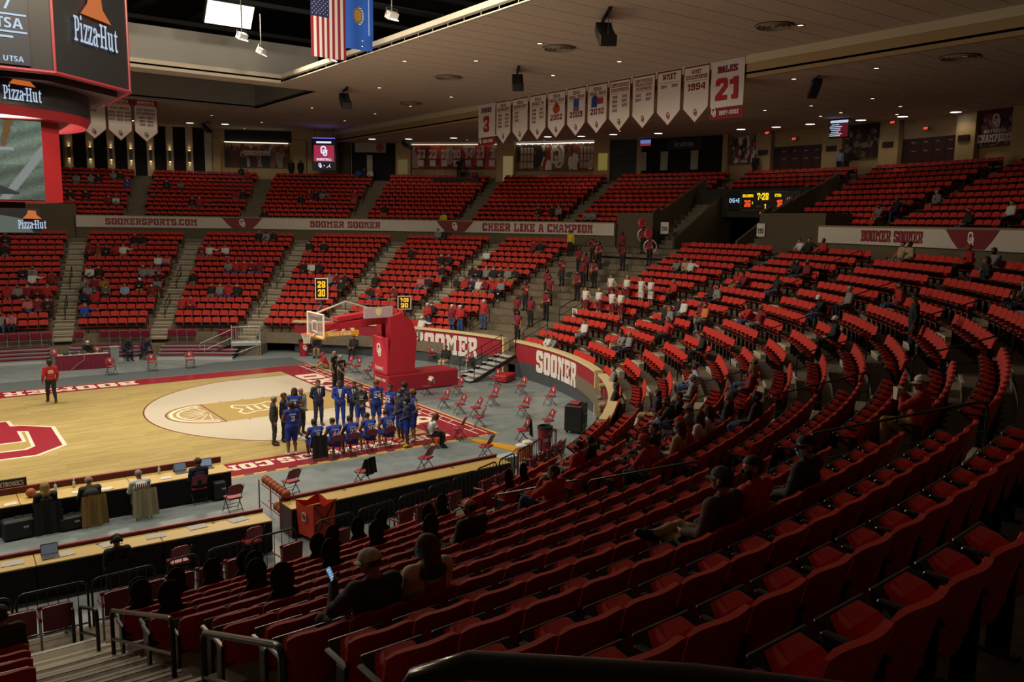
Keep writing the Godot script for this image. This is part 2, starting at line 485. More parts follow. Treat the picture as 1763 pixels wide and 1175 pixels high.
func build_court() -> void:
	var g := Geo.new()
	g.box(Vector3(-25, -0.16, 0), Vector3(130, 0.3, 130))
	single("floor", g, mats["concrete"], "smooth blue grey concrete arena floor around the wooden court", "floor", "", "structure")
	g = Geo.new()
	flat_poly(g, PackedVector2Array([Vector2(-40, -18.5), Vector2(-40, -9.4), Vector2(2.2, -9.4), Vector2(2.25, -11.9), Vector2(-2.3, -12.3), Vector2(-3.5, -11.6), Vector2(-12.4, -11.6), Vector2(-40, -11.8)]), -0.01, 0.012)
	single("carpet", g, mats["carpet"], "dark grey carpet strip along the far edge of the court", "carpet")
	var court := thing("floor", "pale maple basketball court with maroon painted border and white lane area", "floor", Vector3.ZERO, 0.0, "", "structure")
	g = Geo.new()
	g.quad_uv(Vector3(-31, 0.01, 9.25), Vector3(2.25, 0.01, 9.25), Vector3(2.25, 0.01, -9.25), Vector3(-31, 0.01, -9.25), -31, 9.25, 2.25, -9.25)
	g.quad(Vector3(-31, -0.01, 9.3), Vector3(2.3, -0.01, 9.3), Vector3(2.25, 0.01, 9.25), Vector3(-31, 0.01, 9.25))
	g.quad(Vector3(2.3, -0.01, 9.3), Vector3(2.3, -0.01, -9.3), Vector3(2.25, 0.01, -9.25), Vector3(2.25, 0.01, 9.25))
	part("maple_boards", g, mats["wood"], court)
	var y := 0.0105
	# maroon border
	g = Geo.new()
	flat_poly(g, PackedVector2Array([Vector2(-31, 7.66), Vector2(0.04, 7.66), Vector2(0.04, -7.66), Vector2(-31, -7.66), Vector2(-31, -9.18), Vector2(2.15, -9.18), Vector2(2.15, 9.12), Vector2(-31, 9.12)]), y, 0.002)
	paint("painted_border", g, "#8a2436", court, 0.22)
	g = Geo.new()
	for s in [[Vector2(-31, 9.2), Vector2(2.25, 9.2)], [Vector2(2.22, 9.25), Vector2(2.22, -9.25)]]: band_poly(g, s, 0.1, y, 0.004)
	paint("edge_trim", g, "#c9a865", court, 0.4)
	g = Geo.new()
	for i in 44: g.box(Vector3(-29 + i * 0.72, 0.0165, 9.2), Vector3(0.3, 0.003, 0.1))
	paint("edge_tape", g, "#3a2f26", court, 0.5)
	# white area inside the three-point line
	var arc := PackedVector2Array()
	var line := []
	arc.append(Vector2(0, 6.6))
	var a0 := asin(6.6 / 6.75)
	for i in 49:
		var a := lerpf(a0, TAU * 0.5 * 2 - a0, i / 48.0)
		arc.append(Vector2(-1.6, 0) + Vector2(-cos(PI - a) * 6.75, sin(a) * 6.75) if false else Vector2(-1.6 - sin(lerpf(PI * 0.5 - a0, PI * 0.5 + a0, i / 48.0)) * 6.75, cos(lerpf(PI * 0.5 - a0, PI * 0.5 + a0, i / 48.0)) * 6.75))
	arc.append(Vector2(0, -6.6))
	for e in arc: line.append(e)
	g = Geo.new()
	flat_poly(g, arc, y, 0.001)
	paint("painted_arc", g, "#b9b4a8", court)
	g = Geo.new()
	band_poly(g, line, 0.06, y + 0.001)
	paint("three_point_line", g, "#6a3030", court)
	# lane and free-throw circle in tan
	g = Geo.new()
	flat_poly(g, PackedVector2Array([Vector2(0, 1.83), Vector2(0, -1.83), Vector2(-5.79, -1.83), Vector2(-5.79, 1.83)]), y + 0.001, 0.001)
	paint("painted_lane", g, "#a3905f", court)
	g = Geo.new()
	var half := PackedVector2Array()
	var ring := []
	for i in 25:
		var a := PI * 0.5 + PI * i / 24.0
		half.append(Vector2(-5.79, 0) + Vector2(cos(a), sin(a)) * 1.83); ring.append(half[i])
	flat_poly(g, half, y + 0.001, 0.001)
	paint("painted_half_circle", g, "#a09070", court)
	g = Geo.new()
	band_poly(g, ring, 0.05, y + 0.002)
	band_poly(g, [Vector2(-5.79, -1.83), Vector2(-5.79, 1.83)], 0.05, y + 0.002)
	for s in [-1.0, 1.0]:
		for t in [2.1, 3.0, 3.95, 4.9]: band_poly(g, [Vector2(-t, s * 1.83), Vector2(-t, s * 1.98)], 0.05, y + 0.002)
	paint("lane_line", g, "#6a3434", court)
	# the wheel in the half circle and the emblem in the lane
	g = Geo.new()
	for i in 9:
		var a := PI * 0.5 + PI * (i + 0.5) / 9.0
		band_poly(g, [Vector2(-5.95, 0) + Vector2(cos(a), sin(a)) * 0.25, Vector2(-5.95, 0) + Vector2(cos(a), sin(a)) * 1.3], 0.045, y + 0.002)
	for rr in [[1.35, 0.1], [1.62, 0.16]]:
		var w := []
		for i in 21:
			var a := PI * 0.53 + PI * 0.94 * i / 20.0
			w.append(Vector2(-5.82, 0) + Vector2(cos(a), sin(a)) * rr[0])
		band_poly(g, w, rr[1], y + 0.002, 0.002)
	paint("wheel_emblem", g, "#ddd5bd", court)
	g = Geo.new()
	var e1 := [Vector2(-4.7, -.95), Vector2(-4.2, -.65), Vector2(-3.6, -.62), Vector2(-3.1, -.95), Vector2(-2.95, -.5), Vector2(-3.25, 0), Vector2(-2.95, .5), Vector2(-3.1, .95), Vector2(-3.6, .62), Vector2(-4.2, .65), Vector2(-4.7, .95), Vector2(-4.85, .5), Vector2(-4.55, 0), Vector2(-4.85, -.5), Vector2(-4.7, -.95)]
	band_poly(g, e1, 0.1, y + 0.002)
	for t in [-4.25, -3.9, -3.55]: band_poly(g, [Vector2(t, -.4), Vector2(t, .4)], 0.12, y + 0.002)
	paint("lane_emblem", g, "#e0d8c2", court)
	# lettering on the border, centre logo
	g = Geo.new()
	var up := Vector3(0, 1, 0)
	flat_text(g, "BOOMER", 0.95, 5.6, Transform3D(Basis(Vector3(-1, 0, 0), Vector3(0, 0, 1), up), Vector3(-9.75, y + 0.002, -8.42)), 0.003)
	flat_text(g, "SOONERSPORTS.COM", 0.62, 8.6, Transform3D(Basis(Vector3(-1, 0, 0), Vector3(0, 0, 1), up), Vector3(-3.75, y + 0.002, 8.25)), 0.003)
	flat_text(g, "OKLAHOMA", 1.25, 12.6, Transform3D(Basis(Vector3(0, 0, 1), Vector3(1, 0, 0), up * -1.0), Vector3(0.78, y + 0.005, 0.1)), -0.003)
	paint("border_lettering", g, "#d8d0c4", court)
	g = Geo.new()
	band_poly(g, [Vector2(1.95, -8.9), Vector2(1.95, 8.9)], 0.06, y + 0.002)
	band_poly(g, [Vector2(1.55, -8.9), Vector2(1.55, 8.9)], 0.06, y + 0.002)
	for i in 22: band_poly(g, [Vector2(1.55, -8.5 + i * 0.8), Vector2(1.95, -8.7 + i * 0.8)], 0.05, y + 0.002)
	band_poly(g, [Vector2(-5.2, 7.95), Vector2(-5.2, 8.0)], 0.4, y + 0.002)
	paint("border_line", g, "#d8d0c4", court)
	g = Geo.new()
	flat_poly(g, PackedVector2Array([Vector2(-15.5, -3.0), Vector2(-12.85, -2.82), Vector2(-12.80, -1.88), Vector2(-12.5, -1.78), Vector2(-11.52, -0.88), Vector2(-11.55, 2.27), Vector2(-12.57, 3.27), Vector2(-16.0, 3.2)]), y, 0.0012)
	flat_poly(g, PackedVector2Array([Vector2(-14.5, 0.9), Vector2(-12.8, 0.9), Vector2(-12.8, -0.8), Vector2(-12.45, -0.6), Vector2(-12.5, 1.88), Vector2(-12.8, 2.25), Vector2(-14.5, 2.15)]), y + 0.003, 0.0012)
	paint("center_logo_outline", g, "#d8d0c4", court)
	g = Geo.new()
	flat_poly(g, PackedVector2Array([Vector2(-15.5, -2.84), Vector2(-12.98, -2.66), Vector2(-12.93, -1.76), Vector2(-12.55, -1.65), Vector2(-11.66, -0.82), Vector2(-11.69, 2.2), Vector2(-12.62, 3.12), Vector2(-16.0, 3.05)]), y + 0.002, 0.0012)
	paint("center_logo", g, "#8a2436", court)
	g = Geo.new()
	flat_poly(g, PackedVector2Array([Vector2(-14.5, 1.04), Vector2(-12.68, 1.04), Vector2(-12.68, -0.6), Vector2(-12.56, -0.5), Vector2(-12.62, 1.83), Vector2(-12.87, 2.1), Vector2(-14.5, 2.0)]), y + 0.005, 0.0012)
	paint("center_logo_gap", g, "#a3905f", court)

func build_bowl() -> void:
	var stand := thing("grandstand", "stepped concrete terraces of the lower and upper decks under the seats", "grandstand", Vector3.ZERO, 0.0, "", "structure")
	for k in 17:      # lower deck
		var g := Geo.new()
		var kk := float(k)
		sweep(g, -110, 118, func(a): return [Vector2(row_d(a, kk) - 0.74, row_y(kk) - 0.6), Vector2(row_d(a, kk) + (0.4 if k < 16 else 1.6), row_y(kk) - 0.6), Vector2(row_d(a, kk) + (0.4 if k < 16 else 1.6), row_y(kk)), Vector2(row_d(a, kk) - 0.74, row_y(kk))], 2.0)
		part("terrace_step", g, mats["step"], stand)
	for i in 12:      # upper deck, cut out round the tunnel at the end
		for span in ([[-75.5, 13.0 - 26.0], [10.6, 118.0]] if i < 2 else ([[-75.5, -8.7], [3.5, 118.0]] if i < 8 else [[-75.5, 118.0]])):
			var g := Geo.new()
			var ii := float(i)
			sweep(g, span[0], span[1], func(_a): return [Vector2(UP_D + UP_T * ii - 0.72, UP_F + UP_R * ii - 0.6), Vector2(UP_D + UP_T * ii + 0.4, UP_F + UP_R * ii - 0.6), Vector2(UP_D + UP_T * ii + 0.4, UP_F + UP_R * ii), Vector2(UP_D + UP_T * ii - 0.72, UP_F + UP_R * ii)], 2.0)
			part("terrace_step", g, mats["step"], stand)
	var g := Geo.new()
	sweep(g, -110, 118, func(_a): return [Vector2(26.6, 11.2), Vector2(28.4, 11.2), Vector2(28.4, 11.55), Vector2(26.6, 11.55)], 2.0)
	part("concourse_slab", g, mats["step"], stand)
	# platforms for the front row of dark red seats on both long sides
	for sp in [[-115.0, -47.0], [47.5, 118.0]]:
		g = Geo.new()
		sweep(g, sp[0], sp[1], func(a): return [Vector2(front_d(a) - 0.75, -0.01), Vector2(-0.3, -0.01), Vector2(-0.3, 0.62), Vector2(front_d(a) - 0.75, 0.62)], 2.0)
		part("front_platform", g, mats["step"], stand)
	# closing rings: the wall under the ring of lettering, its back, and the outer wall
	g = Geo.new()
	for sp in [[-75.7, -12.96], [10.6, 118.0]]:
		sweep(g, sp[0], sp[1], func(_a): return [Vector2(15.9, 5.4), Vector2(16.6, 5.4), Vector2(16.6, 8.05), Vector2(15.9, 8.05)], 2.0)
	sweep(g, -110, -75.7, func(_a): return [Vector2(16.4, 5.4), Vector2(16.6, 5.4), Vector2(16.6, 8.9), Vector2(16.4, 8.9)], 2.0)
	part("deck_wall", g, mat("#57503f", 0.85), stand)

# How far the front row of dark red seats stands before the first red row (negative: towards the court).
func front_d(deg: float) -> float:
	if deg < 0: return -0.95
	return lerpf(-0.75, -1.85, clampf((deg - 48.0) / 32.0, 0.0, 1.0))

func curve_text(g: Geo, text: String, height: float, mid: float, d: float, y: float, wide: float, depth := 0.02) -> void:
	var e: Vector3 = bowl(mid + 0.5, d, 0) - bowl(mid - 0.5, d, 0)
	var per := 1.0 / e.length()
	block_text(g, text, height, wide, func(u, v): return bowl(mid + u * per, d, y + v), func(u): return -out_dir(mid + u * per), depth)

func curve_patch(g: Geo, a0: float, a1: float, d: float, y0: float, y1: float, thick := 0.03, step := 0.6) -> void:
	sweep(g, a0, a1, func(_a): return [Vector2(d - thick, y0), Vector2(d, y0), Vector2(d, y1), Vector2(d - thick, y1)], step)

func build_ring() -> void:
	var spans := [[-75.7, -12.96, "far side"], [10.6, 60.0, "right"]]
	for sp in spans:
		var r := thing("wall_ring" if sp[0] < 0 else "wall_ring_near", "long white balcony front with maroon slogans, the " + ("one facing the whole far side" if sp[0] < 0 else "short stretch beyond the scoreboard tunnel at right"), "balcony front", Vector3.ZERO, 0.0, "", "structure")
		var g := Geo.new()
		sweep(g, sp[0], sp[1], func(_a): return [Vector2(15.7, 7.2), Vector2(15.92, 7.2), Vector2(15.92, 8.06), Vector2(15.7, 8.06)], 1.0)
		part("front_panel", g, mat("#b9b3ad", 0.6), r)
		g = Geo.new()
		sweep(g, sp[0], sp[1], func(_a): return [Vector2(15.64, 8.06), Vector2(16.0, 8.06), Vector2(16.0, 8.13), Vector2(15.64, 8.13)], 1.0)
		part("cap_rail", g, mat("#7d6a48", 0.6), r)
		var t := Geo.new()
		var m := Geo.new()
		var w := Geo.new()
		var hat := func(a0: float, a1: float) -> void:   # the dark panels that carry the logo
			var n := 8
			for i in n:
				var b0 := lerpf(a0, a1, i / float(n)); var b1 := lerpf(a0, a1, (i + 1) / float(n))
				var lo := func(b: float) -> float: return 7.22 + maxf(0.0, absf(b - (a0 + a1) * 0.5) - (a1 - a0) * 0.28) / ((a1 - a0) * 0.22) * 0.8
				m.quad(bowl(b0, 15.68, lo.call(b0)), bowl(b1, 15.68, lo.call(b1)), bowl(b1, 15.68, 8.04), bowl(b0, 15.68, 8.04))
			var md := (a0 + a1) * 0.5
			var o := out_dir(md)
			logo(w, 0.62, Transform3D(Basis(Vector3.UP.cross(-o), Vector3.UP, -o), bowl(md, 15.66, 7.64)), 0.015)
		if sp[0] < 0:
			curve_text(t, "SOONERSPORTS.COM", 0.5, -67.75, 15.69, 7.64, 6.5)
			curve_text(t, "BOOMER SOONER", 0.5, -45.6, 15.69, 7.64, 5.6)
			curve_text(t, "CHEER LIKE A CHAMPION", 0.6, -22.2, 15.69, 7.64, 9.0)
			hat.call(-60.0, -55.4); hat.call(-34.5, -30.0)
		else:
			curve_text(t, "BOOMER SOONER", 0.56, 18.6, 15.69, 7.64, 4.4)
			hat.call(24.2, 29.5)
		part("lettering", t, mat("#7c1c2c", 0.6), r)
		part("logo_panel", m, mat("#6d1826", 0.6), r)
		part("logo", w, mat("#d5cfc9", 0.6), r)

func build_front_wall() -> void:
	# the low wall round the end of the floor, in three lettered stretches with gaps for the steps
	var spans := [[-43.0, -28.7, ""], [-26.6, -4.2, "BOOMER"], [-1.3, 25.0, "SOONER"], [27.2, 47.5, ""]]
	var words := ["behind the basket with a red and white monogram", "lettered BOOMER beside the floor stairs", "lettered SOONER curving round the end of the floor", "ending the curved wall beside the dark red seats"]
	var names := ["wall_far", "wall_end", "wall_right", "wall_near"]
	for i in 4:
		var sp: Array = spans[i]
		var w := thing(names[i], "low arena wall of maroon over charcoal panels, " + words[i], "wall", Vector3.ZERO, 0.0, "", "structure")
		var g := Geo.new()
		sweep(g, sp[0], sp[1], func(_a): return [Vector2(0.0, -0.01), Vector2(0.16, -0.01), Vector2(0.16, 0.85), Vector2(0.0, 0.85)], 1.0)
		part("lower_panel", g, mat("#3c4249", 0.55), w)
		g = Geo.new()
		sweep(g, sp[0], sp[1], func(_a): return [Vector2(-0.01, 0.85), Vector2(0.16, 0.85), Vector2(0.16, 1.82), Vector2(-0.01, 1.82)], 1.0)
		part("upper_panel", g, mat("#8c1d2e", 0.5), w)
		g = Geo.new()
		sweep(g, sp[0] - 0.15, sp[1] + 0.15, func(_a): return [Vector2(-0.08, 1.82), Vector2(0.26, 1.82), Vector2(0.26, 1.93), Vector2(-0.08, 1.93)], 1.0)
		part("cap", g, mat("#c4b48c", 0.7), w)
		g = Geo.new()
		if sp[2] != "":
			curve_text(g, sp[2], 1.12, -16.4 if i == 1 else 10.8, -0.02, 1.12, 4.6 if i == 1 else 4.4, 0.02)
			part("lettering", g, mat("#cfcaca", 0.5), w)
		elif i == 0:
			var o := out_dir(-34.0)
			logo(g, 1.5, Transform3D(Basis(Vector3.UP.cross(-o), Vector3.UP, -o), bowl(-34.0, -0.02, 1.05)), 0.02)
			part("monogram", g, mat("#cfcaca", 0.5), w)
		else:
			var o := out_dir(35.0)
			logo(g, 1.1, Transform3D(Basis(Vector3.UP.cross(-o), Vector3.UP, -o), bowl(35.0, -0.02, 1.1)), 0.02)
			part("monogram", g, mat("#cfcaca", 0.5), w)
		if i in [1, 2]:
			g = Geo.new()
			for a in ([-4.35] if i == 1 else [24.85]):
				sweep(g, a, a + 0.35, func(_a2): return [Vector2(-0.06, -0.01), Vector2(0.3, -0.01), Vector2(0.3, 1.82), Vector2(-0.06, 1.82)], 1.0)
			part("end_post", g, mat("#c4b48c", 0.7), w)

func build_ceiling() -> void:
	# planked ceiling round the lighting well; the well and a second slot stay open to a black loft
	var H := 16.0
	var c := thing("ceiling", "pale planked arena ceiling around the dark lighting well", "ceiling", Vector3.ZERO, 0.0, "", "structure")
	var m0: Material = mats["ceiling"]
	var span := func(x0: float, x1: float, z0: float, z1: float) -> void:
		var z := z0
		while z < z1 - 0.01:
			var w := minf(1.22, z1 - z)
			var g := Geo.new()
			g.box(Vector3((x0 + x1) * 0.5, H + 0.06, z + w * 0.5), Vector3(x1 - x0, 0.12, w - 0.035))
			part("plank", g, m0, c)
			z += w
	span.call(6.0, 17.0, -46.0, -16.5)
	span.call(3.0, 17.0, -16.5, 47.0)
	span.call(-46.0, 3.0, 14.4, 47.0)
	span.call(-46.0, 6.0, -46.0, -27.5)
	span.call(-46.0, 3.0, -16.5, -14.4)
	span.call(-46.0, -31.8, -14.4, 14.4)
	var g := Geo.new()
	g.box(Vector3(-14.5, H + 0.2, 0.25), Vector3(0.01, 0.01, 0.01))
	for b in [[6.0, 17.3, -46.0, -16.5], [3.0, 17.3, -16.5, 47.0], [-46.0, 3.0, 14.4, 47.0], [-46.0, 6.0, -46.0, -27.5], [-46.0, 3.0, -16.5, -14.4], [-46.0, -31.8, -14.4, 14.4]]:
		g.box(Vector3((b[0] + b[1]) * 0.5, H + 0.17, (b[2] + b[3]) * 0.5), Vector3(b[1] - b[0], 0.1, b[3] - b[2]))
	part("backing", g, mat("#4a463f", 0.9), c)
	g = Geo.new()
	g.box(Vector3(17.15, 15.83, 0.5), Vector3(0.3, 0.4, 94))
	part("lip_trim", g, mat("#c7bda3", 0.8), c)
	g = Geo.new()
	g.box(Vector3(17.2, 15.3, 0.5), Vector3(0.2, 0.66, 94))
	part("drop_face", g, mat("#a4906a", 0.85), c)
	# rims of the two openings
	g = Geo.new()
	g.box(Vector3(3.05, H + 0.2, 0), Vector3(0.1, 0.5, 28.9)); g.box(Vector3(-14.4, H + 0.2, -14.45), Vector3(34.8, 0.5, 0.1)); g.box(Vector3(-14.4, H + 0.2, 14.45), Vector3(34.8, 0.5, 0.1)); g.box(Vector3(-31.85, H + 0.2, 0), Vector3(0.1, 0.5, 28.9))
	part("well_rim", g, mat("#a59f92", 0.8), c)
	g = Geo.new()
	g.box(Vector3(-20, H + 1.1, -27.6), Vector3(52, 2.2, 0.2)); g.box(Vector3(6.1, H + 1.1, -22), Vector3(0.2, 2.2, 11.2)); g.box(Vector3(-20, H + 1.3, -16.4), Vector3(52, 2.6, 0.2))
	part("slot_side", g, mat("#8f8f8c", 0.8), c)
	# lower ceiling beyond the lip
	var c2 := thing("ceiling_outer", "darker flat ceiling over the back rows of the end stand", "ceiling", Vector3.ZERO, 0.0, "", "structure")
	var z := -46.0
	while z < 46.9:
		g = Geo.new()
		g.box(Vector3(28.2, 15.06, z + 0.61), Vector3(22.0, 0.12, 1.185))
		part("plank", g, m0, c2)
		z += 1.22
	g = Geo.new()
	g.box(Vector3(28.2, 15.2, 0.5), Vector3(22.2, 0.1, 94))
	part("backing", g, mat("#4a463f", 0.9), c2)
	# the black loft above
	var l := thing("ceiling_loft", "black steel loft above the lighting well", "ceiling", Vector3.ZERO, 0.0, "", "structure")
	g = Geo.new()
	g.box(Vector3(-14, 23.2, 0), Vector3(70, 0.3, 98))
	for w in [[-48.0, 0.0, 0.3, 98.0], [20.5, 0.0, 0.3, 98.0]]: g.box(Vector3(w[0], 19.7, 0.5), Vector3(0.3, 7.0, 98))
	for w in [-47.0, 47.6]: g.box(Vector3(-14, 19.7, w), Vector3(70, 7.0, 0.3))
	part("roof_deck", g, mat("#0b0b0c", 0.9), l)
	g = Geo.new()
	for i in 9: g.box(Vector3(-30.0 + i * 4.0, 21.6, 0), Vector3(0.25, 0.7, 92))
	for i in 7: g.box(Vector3(-14, 20.6, -24.0 + i * 8.0), Vector3(66, 0.25, 0.3))
	for s in [-8.0, 2.0]: g.box(Vector3(-14, 19.6, s), Vector3(60, 0.06, 1.0))
	part("roof_beam", g, mat("#15161a", 0.8), l)
	g = Geo.new()
	for i in 5: g.tube([Vector3(-46, 18.6, -26.3 + i * 2.1), Vector3(5.6, 18.6, -26.3 + i * 2.1)], 0.06, 6)
	for i in 14: g.box(Vector3(-28 + i * 2.5, 18.1, -22.5 + (i % 3) * 1.2), Vector3(0.5, 0.8, 0.4))
	part("slot_pipe", g, mat("#2b2d31", 0.7), l)
	# outer walls behind the concourse so that the hall is closed
	g = Geo.new()
	sweep(g, -180, 180, func(_a): return [Vector2(29.5, -0.2), Vector2(30.0, -0.2), Vector2(30.0, 16.6), Vector2(29.5, 16.6)], 4.0, false)
	single("wall_outer", g, mat("#3a352c", 0.9), "dark outer wall behind the concourse", "wall", "", "structure")
	g = Geo.new()
	g.box(Vector3(-14, 16.6, 0), Vector3(0.01, 0.01, 0.01))

# ---- seats -----------------------------------------------------------------------------------
const SECTIONS := [[-88.0, -75.3], [-75.3, -62.6], [-62.6, -49.6], [-49.6, -38.0], [-38.0, -25.8], [-25.8, -15.2], [-3.4, 9.2], [9.2, 21.2], [21.2, 33.6], [33.6, 45.0], [45.0, 57.5], [57.5, 71.2], [71.2, 88.6], [91.0, 97.0]]
var spots := {}       # "section row" -> [angle of each seat]
var used := {}        # seats that are taken by a person or a cut-out

func spread(a0: float, a1: float, d: float, gap0: float, gap1: float, pitch: float) -> Array:
	var n := int(ceil((a1 - a0) / 0.25))
	var len_ := [0.0]
	var prev := bowl(a0, d, 0)
	for i in range(1, n + 1):
		var p := bowl(lerpf(a0, a1, float(i) / n), d, 0)
		len_.append(len_[i - 1] + p.distance_to(prev)); prev = p
	var total: float = len_[n]
	var count := int((total - gap0 - gap1) / pitch)
	if count <= 0: return []
	var at: float = gap0 + ((total - gap0 - gap1) - count * pitch) * 0.5 + pitch * 0.5
	var res := []
	var k := 0
	for i in count:
		while k < n - 1 and len_[k + 1] < at: k += 1
		var f: float = (at - len_[k]) / maxf(0.0001, len_[k + 1] - len_[k])
		res.append(lerpf(a0, a1, (k + f) / n))
		at += pitch
	return res

func pitch_of(a: float) -> float:
	return 0.535 if a < 0.0 else (0.56 if a < 45.0 else 0.59)

func seat_xf(a: float, d: float, y: float, wide := 1.0) -> Transform3D:
	var o := out_dir(a)
	return Transform3D(Basis(Vector3.UP.cross(o) * wide, Vector3.UP, o), bowl(a, d, y))

# Seat shapes. x along the row, z away from the court, origin on the step under the top of the back.
func curved_panel(g: Geo, half: float, y0: float, y1: float, z0: float, z1: float, thick: float, bow: float, round_: float, nx := 8, ny := 5) -> void:
	var f := func(i: int, j: int, side: int) -> Vector3:
		var u := -1.0 + 2.0 * i / nx
		var v := float(j) / ny
		var x := u * half
		var top := y1 - round_ * pow(absf(u), 5.0)
		var y := lerpf(y0, top, v)
		var z := lerpf(z0, z1, v) - bow * u * u
		var puff := thick * (0.5 + 0.5 * sqrt(maxf(0.0, 1.0 - pow(absf(u), 6.0)))) * (1.0 if v < 0.99 else 0.8)
		return Vector3(x, y, z - (puff if side == 0 else 0.0))
	for i in nx:
		for j in ny:
			for s in 2:
				var p := [f.call(i, j, s), f.call(i + 1, j, s), f.call(i + 1, j + 1, s), f.call(i, j + 1, s)]
				if s == 0: p.reverse()
				g.quad(p[0], p[1], p[2], p[3])
		g.quad(f.call(i, ny, 1), f.call(i + 1, ny, 1), f.call(i + 1, ny, 0), f.call(i, ny, 0))
		g.quad(f.call(i, 0, 0), f.call(i + 1, 0, 0), f.call(i + 1, 0, 1), f.call(i, 0, 1))
	for j in ny:
		g.quad(f.call(0, j, 0), f.call(0, j, 1), f.call(0, j + 1, 1), f.call(0, j + 1, 0))
		g.quad(f.call(nx, j, 1), f.call(nx, j, 0), f.call(nx, j + 1, 0), f.call(nx, j + 1, 1))

func cushion(g: Geo, half: float, len_: float, thick: float, xf: Transform3D, nx := 6, ny := 4) -> void:  # pad in x, z; front towards -z
	var f := func(i: int, j: int, top: bool) -> Vector3:
		var u := -1.0 + 2.0 * i / nx
		var v := float(j) / ny
		var w := half * (1.0 - 0.35 * pow(v, 3.0))
		var h := thick * (1.0 - pow(absf(u), 4.0)) * (1.0 - pow(absf(v * 2.0 - 1.0), 6.0) * 0.6) if top else 0.0
		return xf * Vector3(u * w, h, -v * len_)
	for i in nx:
		for j in ny:
			g.quad(f.call(i, j, true), f.call(i + 1, j, true), f.call(i + 1, j + 1, true), f.call(i, j + 1, true))
			g.quad(f.call(i, j + 1, false), f.call(i + 1, j + 1, false), f.call(i + 1, j, false), f.call(i, j, false))
	for j in ny:
		g.quad(f.call(0, j, false), f.call(0, j, true), f.call(0, j + 1, true), f.call(0, j + 1, false))
		g.quad(f.call(nx, j, true), f.call(nx, j, false), f.call(nx, j + 1, false), f.call(nx, j + 1, true))
	for i in nx: g.quad(f.call(i, ny, true), f.call(i + 1, ny, true), f.call(i + 1, ny, false), f.call(i, ny, false))

func pan_xf(tilt: float) -> Transform3D:
	return Transform3D(Basis(Vector3.RIGHT, deg_to_rad(tilt)), Vector3(0, 0.40, -0.13))

func make_red_seat() -> Node3D:
	var o := Node3D.new()
	o.name = "arena_seat"
	var red: Material = mats["cloth_red"]
	var black := mat("#17161a", 0.32)
	var g := Geo.new()
	curved_panel(g, 0.272, 0.34, 0.865, -0.12, 0.0, 0.06, 0.07, 0.045, 10, 5)
	part("backrest", g, red, o)
	g = Geo.new()
	cushion(g, 0.225, 0.42, 0.08, pan_xf(36.0))
	part("seat_cushion", g, red, o)
	g = Geo.new()
	var t := pan_xf(36.0)
	g.box(t * Vector3(0, -0.02, -0.22), Vector3(0.48, 0.035, 0.46), 0.012, t.basis)
	part("seat_shell", g, black, o)
	g = Geo.new()
	g.box(Vector3(-0.28, 0.62, -0.25), Vector3(0.052, 0.035, 0.36), 0.012)
	part("armrest", g, black, o)
	g = Geo.new()
	g.box(Vector3(-0.28, 0.30, -0.17), Vector3(0.035, 0.6, 0.14), 0.008)
	g.box(Vector3(-0.28, 0.015, -0.17), Vector3(0.06, 0.03, 0.26), 0.008)
	part("stand", g, black, o)
	return o

func far_seat_mesh() -> ArrayMesh:      # the same seat, lighter in detail, with the pan down a little
	var red := Geo.new()
	curved_panel(red, 0.252, 0.36, 0.86, -0.12, 0.0, 0.05, 0.04, 0.045, 6, 2)
	cushion(red, 0.2, 0.42, 0.07, pan_xf(32.0), 4, 2)
	var dark := Geo.new()
	var t := pan_xf(32.0)
	dark.box(t * Vector3(0, -0.02, -0.22), Vector3(0.44, 0.035, 0.45), 0.0, t.basis)
	dark.box(Vector3(-0.28, 0.60, -0.25), Vector3(0.04, 0.03, 0.36))
	dark.box(Vector3(-0.28, 0.30, -0.17), Vector3(0.03, 0.6, 0.12))
	var m := ArrayMesh.new()
	for e in [[red, mats["cloth_red"]], [dark, mat("#241012", 0.4)]]:
		var a := []
		a.resize(Mesh.ARRAY_MAX)
		a[Mesh.ARRAY_VERTEX] = e[0].v; a[Mesh.ARRAY_NORMAL] = e[0].n; a[Mesh.ARRAY_TEX_UV] = e[0].uv
		m.add_surface_from_arrays(Mesh.PRIMITIVE_TRIANGLES, a)
		m.surface_set_material(m.get_surface_count() - 1, e[1])
	return m

func make_front_seat() -> Node3D:       # the dark red plastic chairs of the front row
	var o := Node3D.new()
	o.name = "front_row_seat"
	var m := mat("#6e0f2e", 0.38)
	var g := Geo.new()
	curved_panel(g, 0.235, 0.40, 0.86, -0.05, 0.0, 0.035, 0.02, 0.02, 6, 3)
	part("backrest", g, m, o)
	g = Geo.new()
	g.box(Vector3(0, 0.62, -0.14), Vector3(0.44, 0.40, 0.05), 0.02, Basis(Vector3.RIGHT, -0.2))
	part("folded_seat", g, m, o)
	g = Geo.new()
	g.box(Vector3(-0.275, 0.64, -0.14), Vector3(0.05, 0.05, 0.34), 0.015)
	g.ball(Vector3(-0.275, 0.86, -0.02), Vector3(0.045, 0.045, 0.045), 8)
	part("armrest", g, mat("#8c1836", 0.4), o)
	g = Geo.new()
	g.box(Vector3(-0.275, 0.42, -0.03), Vector3(0.035, 0.84, 0.035), 0.006)
	g.box(Vector3(0, 0.36, -0.03), Vector3(0.55, 0.03, 0.03), 0.006)
	part("steel_leg", g, mat("#9aa0a6", 0.35, 0.6), o)
	return o

func ordinal(n: int) -> String:
	var s := "th"
	if n % 100 < 11 or n % 100 > 13: s = ["th", "st", "nd", "rd", "th", "th", "th", "th", "th", "th"][n % 10]
	return "%d%s" % [n, s]

